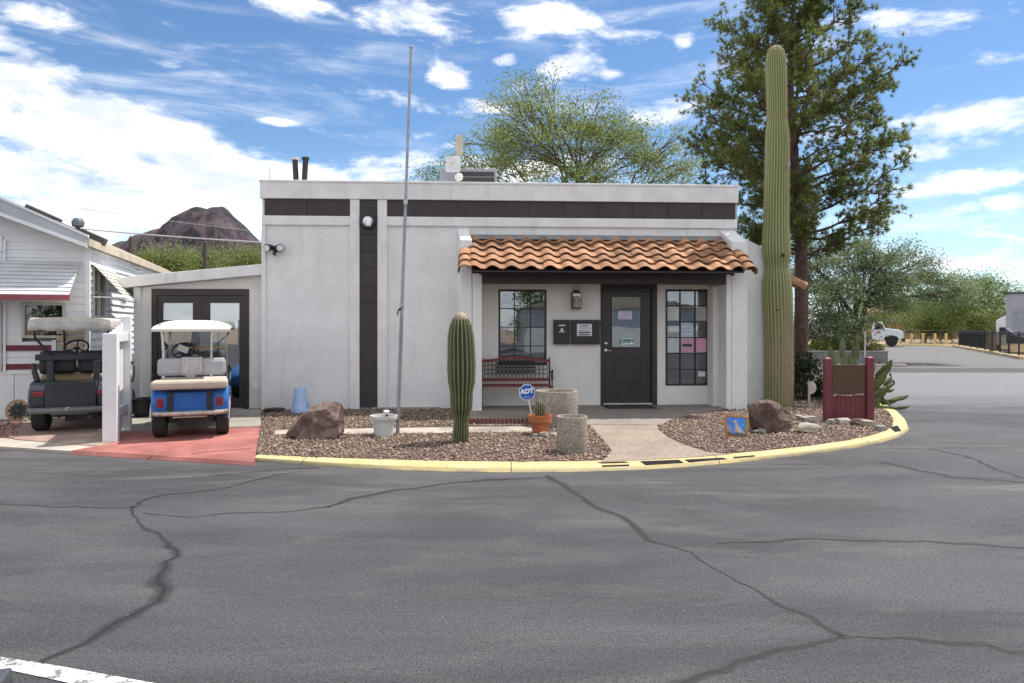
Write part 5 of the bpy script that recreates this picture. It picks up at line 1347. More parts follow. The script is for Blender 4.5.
        for i, (x, y) in enumerate(per):
            wv = .002*math.sin(i*1.1)+random.uniform(-.0015, .0015); cx_, cy_ = x*(1+wv), y+wv*(1 if y > 0 else 1.4)
            dz = .008*math.sin(i*.9)+random.uniform(-.005, .005)
            vs += [(cx_*.97, cy_*.99+.01, RZ+.035), (cx_*1.0, cy_, RZ-.02), (cx_*1.02, cy_-.012, RZ-.10), (cx_*1.01, cy_-.006, RZ-.150+dz)]
        for i in range(len(per)-1):
            for k in range(3): fs.append((4*i+k, 4*i+k+1, 4*i+5+k, 4*i+4+k))
        q.add(vs, fs); o = q.build('roof_valance', M('grey_canvas', (.44, .41, .38), .85, .2, 5, .3, 40), t_, smooth=60); md = o.modifiers.new('Solidify', 'SOLIDIFY'); md.thickness = .006
        for sx in (-1, 1):
            q = MB(); q.tube([(sx*.50, 1.55, .70), (sx*.50, 1.40, 1.60)], .016, 8); q.build('roof_post', pm, t_, smooth=40)
            q = MB(); q.tube([(sx*.28, -.03, 1.05), (sx*.36, -.06, 1.14), (sx*.50, -.28, 1.36), (sx*.51, -.30, 1.60)], .018, 8); q.build('roof_post', pm, t_, smooth=40)
    return t_
HEAD = R(21.5)
r0 = G(192.5, 437.5, .045); golf_cart('blue golf cart with white roof and rear seat on the red driveway', (r0.x-.11, r0.y+.22, .045), HEAD, 'blue', .955)
r0 = G(67, 431, .05); golf_cart('dark golf cart with grey canvas roof edge behind the white fence post', (r0.x, r0.y+.22, .05), HEAD, 'dark', .985)

# white wooden gate and fence between the carts
f0 = G(109.5, 442, .045); hd = Vector((-math.sin(R(19)), math.cos(R(19)), 0)); sd_ = Vector((hd.y, -hd.x, 0))
fe = thing('white_fence', 'short white wooden fence with two rails between the two golf carts', 'fence', f0, R(19))
q = MB(); q.box(-.085, .085, 0, .17, -.05, 1.42); q.build('post', white, fe, bevel=.008)
q = MB(); q.box(-.06, .06, 1.02, 1.14, -.05, 1.66); q.build('post', white, fe, bevel=.008)
for z0_ in (1.30, .28):
    q = MB(); q.box(-.03, .03, .172, 1.018, z0_, z0_+.12); q.build('rail', white, fe, bevel=.006)
q = MB()
for i in range(5): q.box(-.048, -.031, .20+i*.165, .20+i*.165+.15, .06, 1.44+.03*i)
q.build('board_panel', white, fe, bevel=.004)
q = MB(); q.tube([(.065, 1.06, .98), (.10, 1.05, .94), (.10, 1.06, .80), (.075, 1.08, .70)], .014, 8); q.tube([(.06, 1.05, 1.0), (.11, 1.04, .99)], .012, 8); q.build('latch', M('rusty_latch', (.12, .09, .08), .6, metal=.5), fe, smooth=40)

# dark tub behind the blue cart
p_ = G(143, 416, PZ); q = MB(); q.lathe([(.13, 0), (.18, .26), (.20, .26), (.20, .30), (.17, .30), (.15, .05), (0, .05)], 22); o = q.build('plastic_tub', blackpl, None, smooth=40, loc=(p_.x, p_.y, PZ)); tag(o, 'black plastic tub on the apron behind the blue cart', 'tub')
# small outlet on the annex wall
o = MB(); o.box(-.035, .035, -.03, 0, 0, .12); o = o.build('outlet_cover', white, None, loc=wl(255.5, 388, .045), bevel=.006); o.rotation_euler.z = A; tag(o, 'small white outlet cover low on the wall right of the double doors', 'outlet')

# wagon-wheel ornament on the skirting
p_ = G(17.5, 421.8, .05); s_ = p_.y/FPX
ow = thing('wheel_ornament', 'round tan and black wheel ornament leaning on the mobile home skirting', 'ornament', (p_.x, p_.y, .05), R(17)); ow.rotation_euler.x = R(-8)
r_ = 11.2*s_
q = MB(); q.lathe([(0, .0), (r_, .0), (r_, .05), (0, .05)], 30, (0, 0, r_), 'y'); q.build('disc', M('tan_wood', (.36, .25, .15), .8, .25, 8), ow, smooth=40)
q = MB(); q.lathe([(r_*.40, -.02), (r_*.62, -.02), (r_*.62, -.001), (r_*.40, -.001), (r_*.40, -.02)], 26, (0, 0, r_), 'y'); q.lathe([(0, -.03), (r_*.2, -.03), (r_*.2, -.001)], 16, (0, 0, r_), 'y')
for i in range(10): a = 2*math.pi*i/10; q.tube([(r_*.15*math.cos(a), -.012, r_+r_*.15*math.sin(a)), (r_*.78*math.cos(a), -.012, r_+r_*.78*math.sin(a))], .012, 6)
q.build('iron_spokes', black, ow)
for i, (x, y, w_, h_) in enumerate(((4, 424, 8, 4), (24, 421, 7, 3.5), (-6, 427, 9, 4))):
    small_rock(x, y, w_, h_, rkC, ['white stone at the left edge of the red gravel', 'pale stone in the red gravel beside the dark cart', 'white stone left of the red gravel strip'][i], 'stones in the red gravel', 60+i)

# ------------------------------------------------------------------ mobile home
MA = R(16.7)
MX, MY = (88-CX)/FPX*11.4, 11.4
mh = thing('mobile_home', 'white sided mobile home with maroon stripes and metal window awnings', 'house', (MX, MY, .0), MA)
cM, sM = math.cos(MA), math.sin(MA)
def MU(x, y, v=0.0):                        # pixel on the gable wall plane -> (u, z); u runs to the right, corner at 0
    r = (x-CX)/FPX; t_ = (v + (-sM*MX+cM*MY))/(-sM*r+cM); X, Y = r*t_, t_
    return cM*(X-MX)+sM*(Y-MY), CAMH+(HY-y)/FPX*t_
def MV(x, y):                               # pixel on the right-hand side wall (u = 0) -> (v, z)
    r = (x-CX)/FPX; t_ = (cM*MX+sM*MY)/(cM*r+sM); X, Y = r*t_, t_
    return -sM*(X-MX)+cM*(Y-MY), CAMH+(HY-y)/FPX*t_
def siding_mat():
    m = bpy.data.materials.new('lap_siding'); t = NT(m); co = t.n('ShaderNodeTexCoord').outputs['Object']
    f = t.noise(t.scaled(co, (1, 1, .3)), 2, 7, .65); c = t.mix(t.ramp(f, .35, .7), (.72, .73, .75), (.80, .80, .81))
    b = t.n('ShaderNodeBsdfPrincipled', Roughness=.5); t.l(c, b.inputs['Base Color']); t.out(b.outputs[0]); return m
sid = siding_mat()
WID, LEN = 6.4, 8.2
EH = MU(88, 243)[1]; slope = .46
RH = lambda u: EH + slope*min(-u, WID+u)
def siding_wall(mb, along, a0, a1, z0, ztop, pitch, holes, sgn):
    """lapped boards: each course leans out at the bottom; along 'u' (gable) or 'v' (side)"""
    z = z0
    while z < max(ztop(a0), ztop(a1), ztop((a0+a1)/2)) - .01:
        zt_ = z+pitch
        segs = [(a0, a1)]
        for h in holes:
            if h[2] < z+pitch*.5 < h[3]:
                n_ = []
                for s_ in segs:
                    if h[1] <= s_[0] or h[0] >= s_[1]: n_.append(s_); continue
                    if h[0] > s_[0]: n_.append((s_[0], h[0]))
                    if h[1] < s_[1]: n_.append((h[1], s_[1]))
                segs = n_
        for (p, q_) in segs:
            if along == 'u':
                K = max(2, int((q_-p)/.3)); 
                xs_ = [p+(q_-p)*i/K for i in range(K+1)]
                for a, c in zip(xs_[:-1], xs_[1:]):
                    za, zc = min(zt_, ztop(a)), min(zt_, ztop(c))
                    if za <= z and zc <= z: continue
                    za, zc = max(za, z), max(zc, z)
                    mb.add([(a, -.0224, z), (c, -.0224, z), (c, -.004, zc), (a, -.004, za), (a, 0, z), (c, 0, z)], [(0, 1, 2, 3), (4, 5, 1, 0)])
            else:
                K = max(2, int((q_-p)/.3)); xs_ = [p+(q_-p)*i/K for i in range(K+1)]
                for a, c in zip(xs_[:-1], xs_[1:]):
                    za, zc = max(z, min(zt_, ztop(a))), max(z, min(zt_, ztop(c)))
                    if za <= z and zc <= z: continue
                    mb.add([(.034, a, z), (.034, c, z), (.002, c, zc), (.002, a, za), (0, a, z), (0, c, z)], [(0, 1, 2, 3), (4, 5, 1, 0)])
        z = zt_
zsk = MU(44, 372)[1]
# windows on the gable wall
gw = []
for (x0, x1, y0, y1) in ((22.5, 66, 302.5, 338), (-40, 3, 303, 372)):
    a, zt_ = MU(x0, y0); c, zb_ = MU(x1, y1); gw.append((a, c, zb_, zt_))
sw = []
for (x0, x1, y0, y1) in ((91.5, 102.5, 268, 318), (131.5, 139, 266.5, 272), (119.5, 124.5, 297, 306)):
    v0_, _ = MV(x0, y0); v1_, _ = MV(x1, y1); zm = MV((x0+x1)/2, y0)[1], MV((x0+x1)/2, y1)[1]; sw.append((v0_, v1_, zm[1], zm[0]))
q = MB(); siding_wall(q, 'u', -WID, -.04, zsk, RH, .125, gw, 1); q.build('siding', sid, mh)
q = MB(); siding_wall(q, 'v', .04, LEN, .1, lambda v: EH-.02, .125, sw, 1); q.build('siding', sid, mh)
q = MB(); q.prism([(-WID, .1), (-.001, .1), (-.001, EH-.02), (-WID/2, EH-.02+slope*WID/2), (-WID, EH-.02)], 'y', .10, LEN-.01); q.build('wall', M('wall_core', (.5, .5, .5), .9), mh)
q = MB(); q.box(-.04, .03, -.03, .04, zsk, EH-.01); q.box(-.10, .035, -.028, .06, .05, zsk-.002); q.build('corner_trim', white, mh)
# skirting
q = MB()
for i in range(7): q.box(-.10-.95*(i+1)+.004, -.10-.95*i-.004, -.02, .02, .05, zsk-.03)
q.box(-WID, -.10, -.035, .025, zsk-.03, zsk+.02); q.build('skirting', white, mh, bevel=.004)
mst = M('maroon_stripe', (.15, .012, .03), .5, .12, 4)
zA0, zA1, zB0, zB1 = MU(44, 350.5)[1], MU(44, 345)[1], MU(44, 369)[1], MU(44, 363.5)[1]
for (z0_, z1_) in ((zA0, zA1), (zB0, zB1)):
    q = MB(); q.box(-WID, MU(4, 347)[0], -.034, -.0225, z0_, z1_); q.box(MU(7, 347)[0], MU(52.5, 347)[0], -.034, -.0225, z0_, z1_); q.build('stripe', mst, mh)
q = MB(); q.box(MU(52.7, 347)[0], MU(57, 347)[0], -.05, -.0225, zsk, MU(50, 340)[1]); q.box(MU(4.2, 347)[0], MU(6.8, 347)[0], -.05, -.0225, zsk, MU(6, 240)[1]); q.build('batten', white, mh)
# tan panelled porch step rails seen behind the dark cart
q = MB()
for i in range(7): q.box(MU(57.5, 347)[0], -.06, -.046-.001*i, -.0235, zsk+.05+i*.115, zsk+.05+i*.115+.07)
q.build('tan_slats', M('tan_slat_paint', (.46, .37, .25), .6, .2, 5), mh)
darkg = glass_mat('mobile_glass', (.12, .13, .14), .10)
def mh_window(h, side, frame_m, nm='window', green=False):
    a, c, z0_, z1_ = h; f = .045; q = MB()
    bars = ((a, a+f, z0_, z1_), (c-f, c, z0_, z1_), (a+f, c-f, z1_-f, z1_), (a+f, c-f, z0_, z0_+f))
    for (p, r_, s_, t_) in bars:
        if side == 'u': q.box(p, r_, -.045, .03, s_, t_)
        else: q.box(-.03, .045, p, r_, s_, t_)
    if green: q.box(-.03, .046, a+(c-a)*.45, a+(c-a)*.60, z0_, z1_); q.box(-.03, .044, a+f, c-f, (z0_+z1_)/2-.03, (z0_+z1_)/2+.03)
    w_ = q.build('window', frame_m, mh, bevel=.005)
    q = MB()
    if side == 'u': q.box(a+f, c-f, -.004, .004, z0_+f, z1_-f)
    else: q.box(-.004, .004, a+f, c-f, z0_+f, z1_-f)
    q.build('pane', darkg, w_)
cream = M('cream_frame', (.52, .49, .42), .5, .1, 5)
mh_window(gw[0], 'u', cream); mh_window(gw[1], 'u', cream); mh_window(sw[0], 'v', cream, green=True); mh_window(sw[1], 'v', white); mh_window(sw[2], 'v', white)
a, zt_ = MU(-14, 235); c, zb_ = MU(3.5, 252); mh_window((a, c, zb_, zt_), 'u', white)
# gable overhang: fascia and roof
ov = .42
q = MB()
fz = .30
for (sgn) in (0,):
    u0_, u1_ = .10, -WID/2
    q.prism([(u0_, RH(0)-.046-fz*.15), (u1_, RH(u1_)-fz), (u1_, RH(u1_)+.10), (u0_, RH(0)+.06)], 'y', -ov, -ov+.03)
    q.prism([(-WID/2-.001, RH(-WID/2)-fz), (-WID-.1, EH-.046-fz), (-WID-.1, EH+.06), (-WID/2-.001, RH(-WID/2)+.10)], 'y', -ov, -ov+.03)
q.build('fascia', M('grey_fascia', (.42, .43, .46), .6, .08, 3), mh, bevel=.005)
q = MB(); q.prism([(u0_, RH(0)-.12), (u1_, RH(u1_)-fz-.03), (u1_, RH(u1_)-fz+.015), (u0_, RH(0)-.055)], 'y', -ov-.012, -ov+.04); q.prism([(u0_+.02, RH(0)+.045), (u1_, RH(u1_)+.09), (u1_, RH(u1_)+.125), (u0_+.02, RH(0)+.085)], 'y', -ov-.02, -ov+.04); q.build('fascia_trim', white, mh)
q = MB(); 
q.prism([(.10, RH(0)-.03), (-WID/2, RH(-WID/2)+.06), (-WID-.1, EH-.03), (-WID-.1, EH+.02), (-WID/2, RH(-WID/2)+.105), (.10, RH(0)+.035)], 'y', -ov+.041, LEN+.1); rf2 = q.build('roof', M('tan_shingle', (.36, .30, .22), .9, .25, 5, .4, 30), mh)
q = MB(); q.box(.101, .13, -ov+.02, LEN+.1, RH(0)-.09, RH(0)+.03); q.build('gutter', M('tan_gutter', (.50, .43, .32), .6, .15, 3), mh)
def on_roof(x, y):                          # a point of the roof slope below the pixel (towards the front edge)
    u, z = MU(x, y, .3); return u, z
vd = M('dark_roof_vent', (.055, .06, .06), .7, .25, 8)
for (x, y, w_, d_, h_) in ((37, 210, .22, .5, .10), (66, 219, .22, .3, .05), (90, 234, .20, .25, .10)):
    u = MU(x, y, .3)[0]; q = MB(); q.box(-w_, w_, 0, d_, -.05, h_+.03, M=Matrix.Translation((u if u < 0 else -.02, .25, RH(min(u, -.02))+.06)) @ Matrix.Rotation(math.atan(slope), 4, 'Y')); q.build('roof_vent', vd, rf2, bevel=.02)
u = MU(77, 226, .3)[0]; q = MB(); q.lathe([(.03, -.1), (.03, .10), (.09, .12), (.10, .20), (.06, .26), (0, .27)], 14, (u, .35, RH(u)+.08)); q.build('turbine_vent', M('grey_vent', (.12, .14, .16), .5, metal=.4), rf2, smooth=40)
# awnings
slm = M('awning_metal', (.60, .60, .61), .45, .08, 4, stain=.15); slg = M('awning_tan', (.60, .57, .50), .5, .12, 4, stain=.25)
a1u, at_z = MU(86, 262); av = -.62; ab_z = MU(40, 297, av)[1]; ab_u = MU(70, 297, av)[0]
aw = MB(); n_ = 9
for i in range(n_):
    s0, s1 = i/n_, (i+1)/n_; z0_, z1_ = at_z+(ab_z+.04-at_z)*s0, at_z+(ab_z+.04-at_z)*s1; y0_, y1_ = av*s0-.03, av*s1-.03
    ue0, ue1 = a1u-.06+(ab_u-a1u+.06)*s0, a1u-.06+(ab_u-a1u+.06)*s1
    aw.add([(-WID*.8, y0_, z0_), (ue0, y0_, z0_), (ue1, y1_-.02, z1_), (-WID*.8, y1_-.02, z1_), (ue1, y1_+.012, z1_-.004), (-WID*.8, y1_+.012, z1_-.004)], [(0, 1, 2, 3), (3, 2, 4, 5)])
awn = aw.build('window_awning', slm, mh)
q = MB(); q.box(-WID*.8, ab_u+.01, av-.07, av-.03, ab_z-.05, ab_z+.035); q.build('awning_edge', M('maroon_edge', (.26, .06, .075), .5, .1, 4), awn, bevel=.005)
q = MB(); q.add([(a1u-.06, -.03, at_z), (ab_u, av-.05, ab_z+.03), (a1u-.25, -.03, ab_z+.1)], [(0, 1, 2)]); q.build('awning_side', slm, awn)
# side window awning: slats stepping out from the side wall
v0_, zt2 = MV(91.5, 264.5); v1_ = MV(108, 270)[0]; q = MB(); n_ = 8; outd = .50; drop = .56
for i in range(n_):
    s0, s1 = i/n_, (i+1)/n_
    q.add([(.03+outd*s0, v0_-.08, zt2-drop*s0), (.03+outd*s0, v1_+.2, zt2-drop*s0), (.03+outd*s1+.02, v1_+.2, zt2-drop*s1), (.03+outd*s1+.02, v0_-.08, zt2-drop*s1), (.03+outd*s1-.012, v1_+.2, zt2-drop*s1-.004), (.03+outd*s1-.012, v0_-.08, zt2-drop*s1-.004)], [(0, 1, 2, 3), (3, 2, 4, 5)])
aw2 = q.build('window_awning', slg, mh)
q = MB(); q.tube([(.03, v0_-.06, zt2-.55), (.03+outd, v0_-.06, zt2-drop)], .012, 6); q.tube([(.03, v1_+.18, zt2-.55), (.03+outd, v1_+.18, zt2-drop)], .012, 6); q.box(.03+outd-.01, .03+outd+.03, v0_-.09, v1_+.21, zt2-drop-.05, zt2-drop+.0); q.build('awning_brace', white, aw2)
# ------------------------------------------------------------------ trees and shrubs
bark = M('bark', (.085, .062, .048), .95, .35, 9, .8, 30); barkp = M('pine_bark', (.10, .062, .046), .95, .4, 8, .9, 25); barkg = M('green_bark', (.12, .13, .06), .9, .25, 7, .4, 30)
def blades(name, cen, tint, length, width, mat, parent, up=None, curl=0.0, spread=None):
    """one small leaf (a quad folded on nothing) per centre, turned at random; spread = preferred directions"""
    n_ = len(cen); d_ = rng.normal(0, 1, (n_, 3))
    if spread is not None: d_ = d_*.55+spread
    d_ /= np.linalg.norm(d_, axis=1)[:, None]+1e-9
    s_ = np.cross(d_, rng.normal(0, 1, (n_, 3))); s_ /= np.linalg.norm(s_, axis=1)[:, None]+1e-9
    L = length*rng.uniform(.6, 1.35, (n_, 1)); W = width*rng.uniform(.7, 1.3, (n_, 1))
    a = cen-d_*L*.5; b = cen+d_*L*.5
    v = np.stack([a, cen+s_*W*.5-d_*L*.05, b, cen-s_*W*.5-d_*L*.05], 1).reshape(-1, 3)
    return np_mesh(name, v, np.arange(n_*4).reshape(-1, 4), mat, parent, tint=np.clip(tint, 0, 1))
def bez(a, b, bow, n_=6):
    a, b = Vector(a), Vector(b); m_ = (a+b)/2+Vector(bow); out = []
    for i in range(n_+1):
        s_ = i/n_; p = a*(1-s_)**2+m_*2*s_*(1-s_)+b*s_*s_
        out.append(p+Vector((random.gauss(0, 1), random.gauss(0, 1), random.gauss(0, 1)))*(b-a).length*.012*(1 if 0 < i < n_ else 0))
    return out
def broad_tree(name, label, cat, loc, trunks, lobes, nclump, nleaf, leaf, mat, bmat, tr=.16, group=None, crad=.34, droop=.0, flat=.7):
    """trunks: polylines from the ground up; lobes: (centre, radii) of the crown, all in metres from loc"""
    t_ = thing(name, label, cat, loc, 0, group); q = MB(); tops = []
    for tk in trunks:
        pts = [Vector(p) for p in tk]; r_ = np.linspace(tr, tr*.5, len(pts)); q.tube(pts, list(r_), 8); tops.append((pts, r_))
    cen = []; tin = []; vol = np.array([l[1][0]*l[1][1]*l[1][2] for l in lobes])**.75; vol /= vol.sum()
    for (c_, rd), f_ in zip(lobes, vol):
        c_ = Vector(c_); pts = min(tops, key=lambda t__: (t__[0][-1]-c_).length); st = pts[0][-1] if random.random() < .7 else pts[0][-2]
        lm = bez(st, c_, (0, 0, (c_-st).length*.12*(1 if c_.z > st.z else -1))); q.tube(lm, list(np.linspace(tr*.48, tr*.16, len(lm))), 6)
        k = max(3, int(nclump*f_))
        for i in range(k):
            d_ = Vector((random.gauss(0, 1), random.gauss(0, 1), random.gauss(0, 1))).normalized()*random.uniform(.45, 1.0)**.6
            p = c_+Vector((d_.x*rd[0], d_.y*rd[1], d_.z*rd[2]))
            s_ = lm[random.randint(2, len(lm)-1)]; tw = bez(s_, p, (0, 0, .08), 4); q.tube(tw, list(np.linspace(tr*.13, .006, len(tw))), 4, cap=False)
            for e_ in range(2):
                p2 = p+Vector((random.gauss(0, .3), random.gauss(0, .3), random.gauss(.05, .2)))*crad*2; q.tube([tw[2], (tw[3]+p2)/2+Vector((0, 0, .03)), p2], [.012, .008, .004], 3, cap=False)
            m_ = int(nleaf*random.uniform(.45, 1.5)); sc = crad*random.uniform(.6, 1.3)
            x = rng.normal(0, 1, (m_, 3))*np.array([sc, sc, sc*flat]); x[:, 2] -= droop*np.abs(x[:, 0])
            cen.append(x+np.array(p)); tin.append(np.clip(rng.normal(random.gauss(.45, .22), .18, m_), 0, 1))
    q.build('trunk', bmat, t_, smooth=60)
    cen = np.concatenate(cen); tin = np.concatenate(tin); blades('crown', cen, tin, leaf[0], leaf[1], mat, t_)
    return t_
def rel(loc, x, y, dd=0.0):                 # pixel at the tree's own distance -> metres from its foot
    p = P(x, y, loc[1]+dd); return (p.x-loc[0], dd, p.z-loc[2])

# the pine behind the tall cactus
pl_ = G(799, 396, PZ); pl_.y = 15.6; pl_.x = (799-CX)/FPX*15.6
pn = thing('pine_tree', 'tall open crowned pine rising behind the tall saguaro', 'tree', (pl_.x, pl_.y, .05))
env = [(-48, 12, 12), (-35, 32, 34), (-20, 48, 50), (0, 60, 62), (18, 74, 70), (40, 82, 72), (60, 92, 84), (85, 110, 104), (105, 116, 116), (130, 112, 110), (160, 108, 104), (185, 104, 92), (205, 96, 90), (222, 74, 88), (236, 46, 66), (246, 20, 40)]
d0_ = 15.6; q = MB(); tcen = []; tdir = []; ttin = []
zt_ = CAMH+(HY+42)/FPX*d0_
def trunk_x(z): return .10*math.sin(z*.7)-.012*z
tp = [Vector((trunk_x(z), .05*math.sin(z), z)) for z in np.linspace(-.1, zt_, 26)]; q.tube(tp, list(.165*(1-np.linspace(0, 1, 26))**.85+.015), 12)
nb = 90
for i in range(nb):
    py = 244-(244+42)*(i/(nb-1))**.95 + random.uniform(-4, 4)
    z = CAMH+(HY-py)/FPX*d0_
    a = i*2.39996+random.uniform(-.5, .5); ca_, sa_ = math.cos(a), math.sin(a)
    lw_ = np.interp(py, [e[0] for e in env], [e[1] for e in env]); rw_ = np.interp(py, [e[0] for e in env], [e[2] for e in env])
    w_ = (rw_ if ca_ > 0 else lw_)/FPX*d0_; L = w_*random.choice((random.uniform(.42, .75), random.uniform(.78, 1.0), random.uniform(.86, 1.02)))*(.9+.1*abs(ca_))
    rise = L*random.uniform(.22, .55)+.1; z0_ = z-rise*.85
    if z0_ < 2.4: z0_ = 2.4+random.random()*.4
    st = Vector((trunk_x(z0_), 0, z0_)); en = Vector((ca_*L+trunk_x(z0_), sa_*L, z0_+rise))
    br = bez(st, en, (0, 0, -L*.16), 9); q.tube(br, list(np.linspace(.012+.013*L, .006, len(br))), 6, cap=False)
    br_d = (en-st).normalized()
    for k in range(int(11+L*13)):
        s_ = random.uniform(.22, 1.0)**.8; idx = s_*(len(br)-1); p = br[int(idx)].lerp(br[min(len(br)-1, int(idx)+1)], idx-int(idx))
        sd = Vector((random.gauss(0, 1), random.gauss(0, 1), random.gauss(.15, .75))).normalized(); tl = random.uniform(.20, .62)*(1.15-.3*s_); e2 = p+(sd*.75+br_d*.55).normalized()*tl
        q.tube([p, (p+e2)/2+Vector((0, 0, -.02)), e2], [.012, .008, .005], 4, cap=False)
        sh = random.gauss(.42, .2)
        for j in range(random.randint(3, 5)):
            c_ = p.lerp(e2, .35+.65*(j+random.random())/4)+Vector((random.gauss(0, .045), random.gauss(0, .045), random.gauss(0, .045))); m_ = random.randint(20, 31)
            dr_ = rng.normal(0, 1, (m_, 3))+np.array((e2-p).normalized())*1.0+np.array([0, 0, .35]); dr_ /= np.linalg.norm(dr_, axis=1)[:, None]
            tcen.append(np.array(c_)+dr_*.055); tdir.append(dr_); ttin.append(np.clip(rng.normal(sh, .16, m_), 0, 1))
q.build('trunk', barkp, pn, smooth=60)
tcen = np.concatenate(tcen); tdir = np.concatenate(tdir); ttin = np.concatenate(ttin)
print('pine needles', len(tcen))
n_ = len(tcen); s_ = np.cross(tdir, rng.normal(0, 1, (n_, 3))); s_ /= np.linalg.norm(s_, axis=1)[:, None]+1e-9; L_ = rng.uniform(.075, .135, (n_, 1)); W_ = .0060
v = np.stack([tcen-tdir*L_*.5+s_*W_, tcen+tdir*L_*.5, tcen-tdir*L_*.5-s_*W_], 1).reshape(-1, 3)
np_mesh('crown', v, np.arange(n_*3).reshape(-1, 3), leaf_mat('pine_needles', (.108, .145, .030), (.30, .34, .105), .48), pn, tint=ttin)

# mesquite behind the office
lm1 = leaf_mat('mesquite_leaves', (.12, .165, .042), (.32, .37, .135), .5)
L0 = ((575-CX)/FPX*24, 24.0, 0.0)
def lb(x, y, rx, ry, dd=0.0, dy=1.6): c_ = rel(L0, x, y, dd); k_ = (24+dd)/FPX; return (c_, (rx*k_, dy, ry*k_))
broad_tree('mesquite_tree', 'wide airy mesquite tree with fine leaves rising behind the office roof', 'tree', L0,
           [[(0, 0, 0), (.1, 0, 2), (-.3, .1, 4.2), (-.9, 0, 5.4)], [(.1, 0, 2), (.6, .2, 4), (1.6, .1, 5.6)], [(-.3, .1, 4.2), (-.1, -.3, 5.6), (.2, 0, 6.6)]],
           [lb(468, 165, 30, 16), lb(492, 145, 34, 22, .5), lb(512, 118, 34, 24, -.4), lb(528, 95, 26, 16, .3), lb(552, 118, 34, 22, .6), lb(585, 116, 36, 18, -.6), lb(575, 148, 48, 24, .8), lb(622, 126, 36, 18, .2), lb(655, 142, 34, 18, -.5), lb(620, 160, 46, 20, .5), lb(530, 155, 44, 22, 1.0), lb(676, 164, 28, 16, .5), lb(440, 178, 26, 9, .4), lb(668, 176, 30, 12, 0), lb(545, 84, 14, 8, .2), lb(490, 172, 40, 12, -.6), lb(560, 176, 46, 10, -.8), lb(610, 178, 46, 10, -.7), lb(510, 140, 26, 20, -.9), lb(600, 138, 34, 18, -1.0), lb(560, 130, 30, 18, -1.2)],
           310, 115, (.115, .038), lm1, bark, .09, crad=.32, flat=.5)

# palo verde on the right, in its walled bed
lm2 = leaf_mat('palo_verde_leaves', (.115, .155, .068), (.28, .335, .175), .48)
L1 = ((857-CX)/FPX*29, 29.0, .35)
def lb1(x, y, rx, ry, dd=0.0, dy=1.4): c_ = rel(L1, x, y, dd); k_ = (29+dd)/FPX; return (c_, (rx*k_, dy, ry*k_))
broad_tree('palo_verde_tree', 'dense grey green palo verde with dark trunk in the walled bed right of the sign', 'tree', L1,
           [[(0, 0, -.3), (.05, 0, .9), (-.3, 0, 1.9), (-.8, .1, 2.7)], [(.05, 0, .9), (.35, 0, 2.0), (.9, .1, 2.9)], [(0, 0, .6), (.1, .3, 1.8), (.1, .3, 3.0)]],
           [lb1(825, 275, 28, 24), lb1(850, 255, 30, 20, .5), lb1(880, 252, 30, 18, -.4), lb1(905, 268, 30, 20, .5), lb1(835, 300, 30, 24, -.7), lb1(865, 290, 40, 28, .3), lb1(898, 290, 32, 18, -.6), lb1(932, 282, 28, 18, .4), lb1(820, 322, 22, 20, .3), lb1(850, 325, 26, 16, -.9), lb1(950, 296, 22, 12, 0), lb1(805, 262, 18, 22, .8), lb1(812, 342, 18, 12, .6), lb1(842, 338, 18, 14, .9)],
           330, 130, (.125, .044), lm2, bark, .13, crad=.29, droop=.15, flat=.6)
# trees further off on the right
lm3 = leaf_mat('far_tree_leaves', (.11, .165, .045), (.28, .36, .12), .5); lm4 = leaf_mat('pale_tree_leaves', (.125, .165, .045), (.30, .34, .115), .5)
def far_tree(label, x, d, lobes, mat, n1_, n2_, lf, cr, grp='trees beyond the parking lot', nm='desert_tree', tr=.14, base=.0):
    L = ((x-CX)/FPX*d, d, base); k_ = d/FPX
    lo = [(rel(L, a, b_), (rx*k_, rx*k_*.8, ry*k_)) for a, b_, rx, ry in lobes]; low = min(l[0][2]-l[1][2]*.6 for l in lo); low = max(.25, min(low, 1.6))
    return broad_tree(nm, label, 'tree', L, [[(0, 0, -.1), (.05, 0, low*.5), (-.1, 0, low)], [(.05, 0, low*.5), (.25, .1, low*1.1)]], lo, n1_, n2_, lf, mat, barkg, tr, grp, crad=cr, flat=.75)
far_tree('green rounded desert tree beyond the lot, left of the grey trailer', 978, 62, [(945, 300, 22, 22), (965, 290, 24, 18), (985, 296, 24, 20), (1003, 300, 16, 16), (970, 315, 34, 14), (990, 286, 14, 8)], lm3, 150, 110, (.20, .08), .62)
far_tree('bright yellow green bushy tree behind the yellow posts', 925, 65, [(915, 320, 20, 15), (935, 315, 18, 16), (950, 322, 16, 12), (935, 330, 20, 8)], lm4, 120, 110, (.18, .08), .52)
far_tree('pale green low tree behind the black fence', 992, 66, [(978, 325, 16, 10), (992, 318, 16, 12), (1006, 322, 14, 12), (990, 332, 22, 9)], lm4, 90, 100, (.20, .09), .6)
far_tree('dark green low tree at the far edge behind the truck', 893, 75, [(885, 312, 20, 14), (905, 305, 20, 14), (868, 315, 18, 14)], lm3, 70, 100, (.22, .09), .7)
far_tree('tall green tree at the right edge behind the trailer', 1040, 80, [(1015, 318, 10, 18), (1035, 300, 20, 22), (1055, 305, 18, 20)], lm3, 60, 90, (.24, .1), .8)
far_tree('thin grey green tree seen between building and pine trunk', 760, 40, [(745, 225, 16, 14), (770, 240, 20, 20), (790, 250, 20, 18)], lm2, 60, 90, (.13, .045), .45, nm='desert_tree')
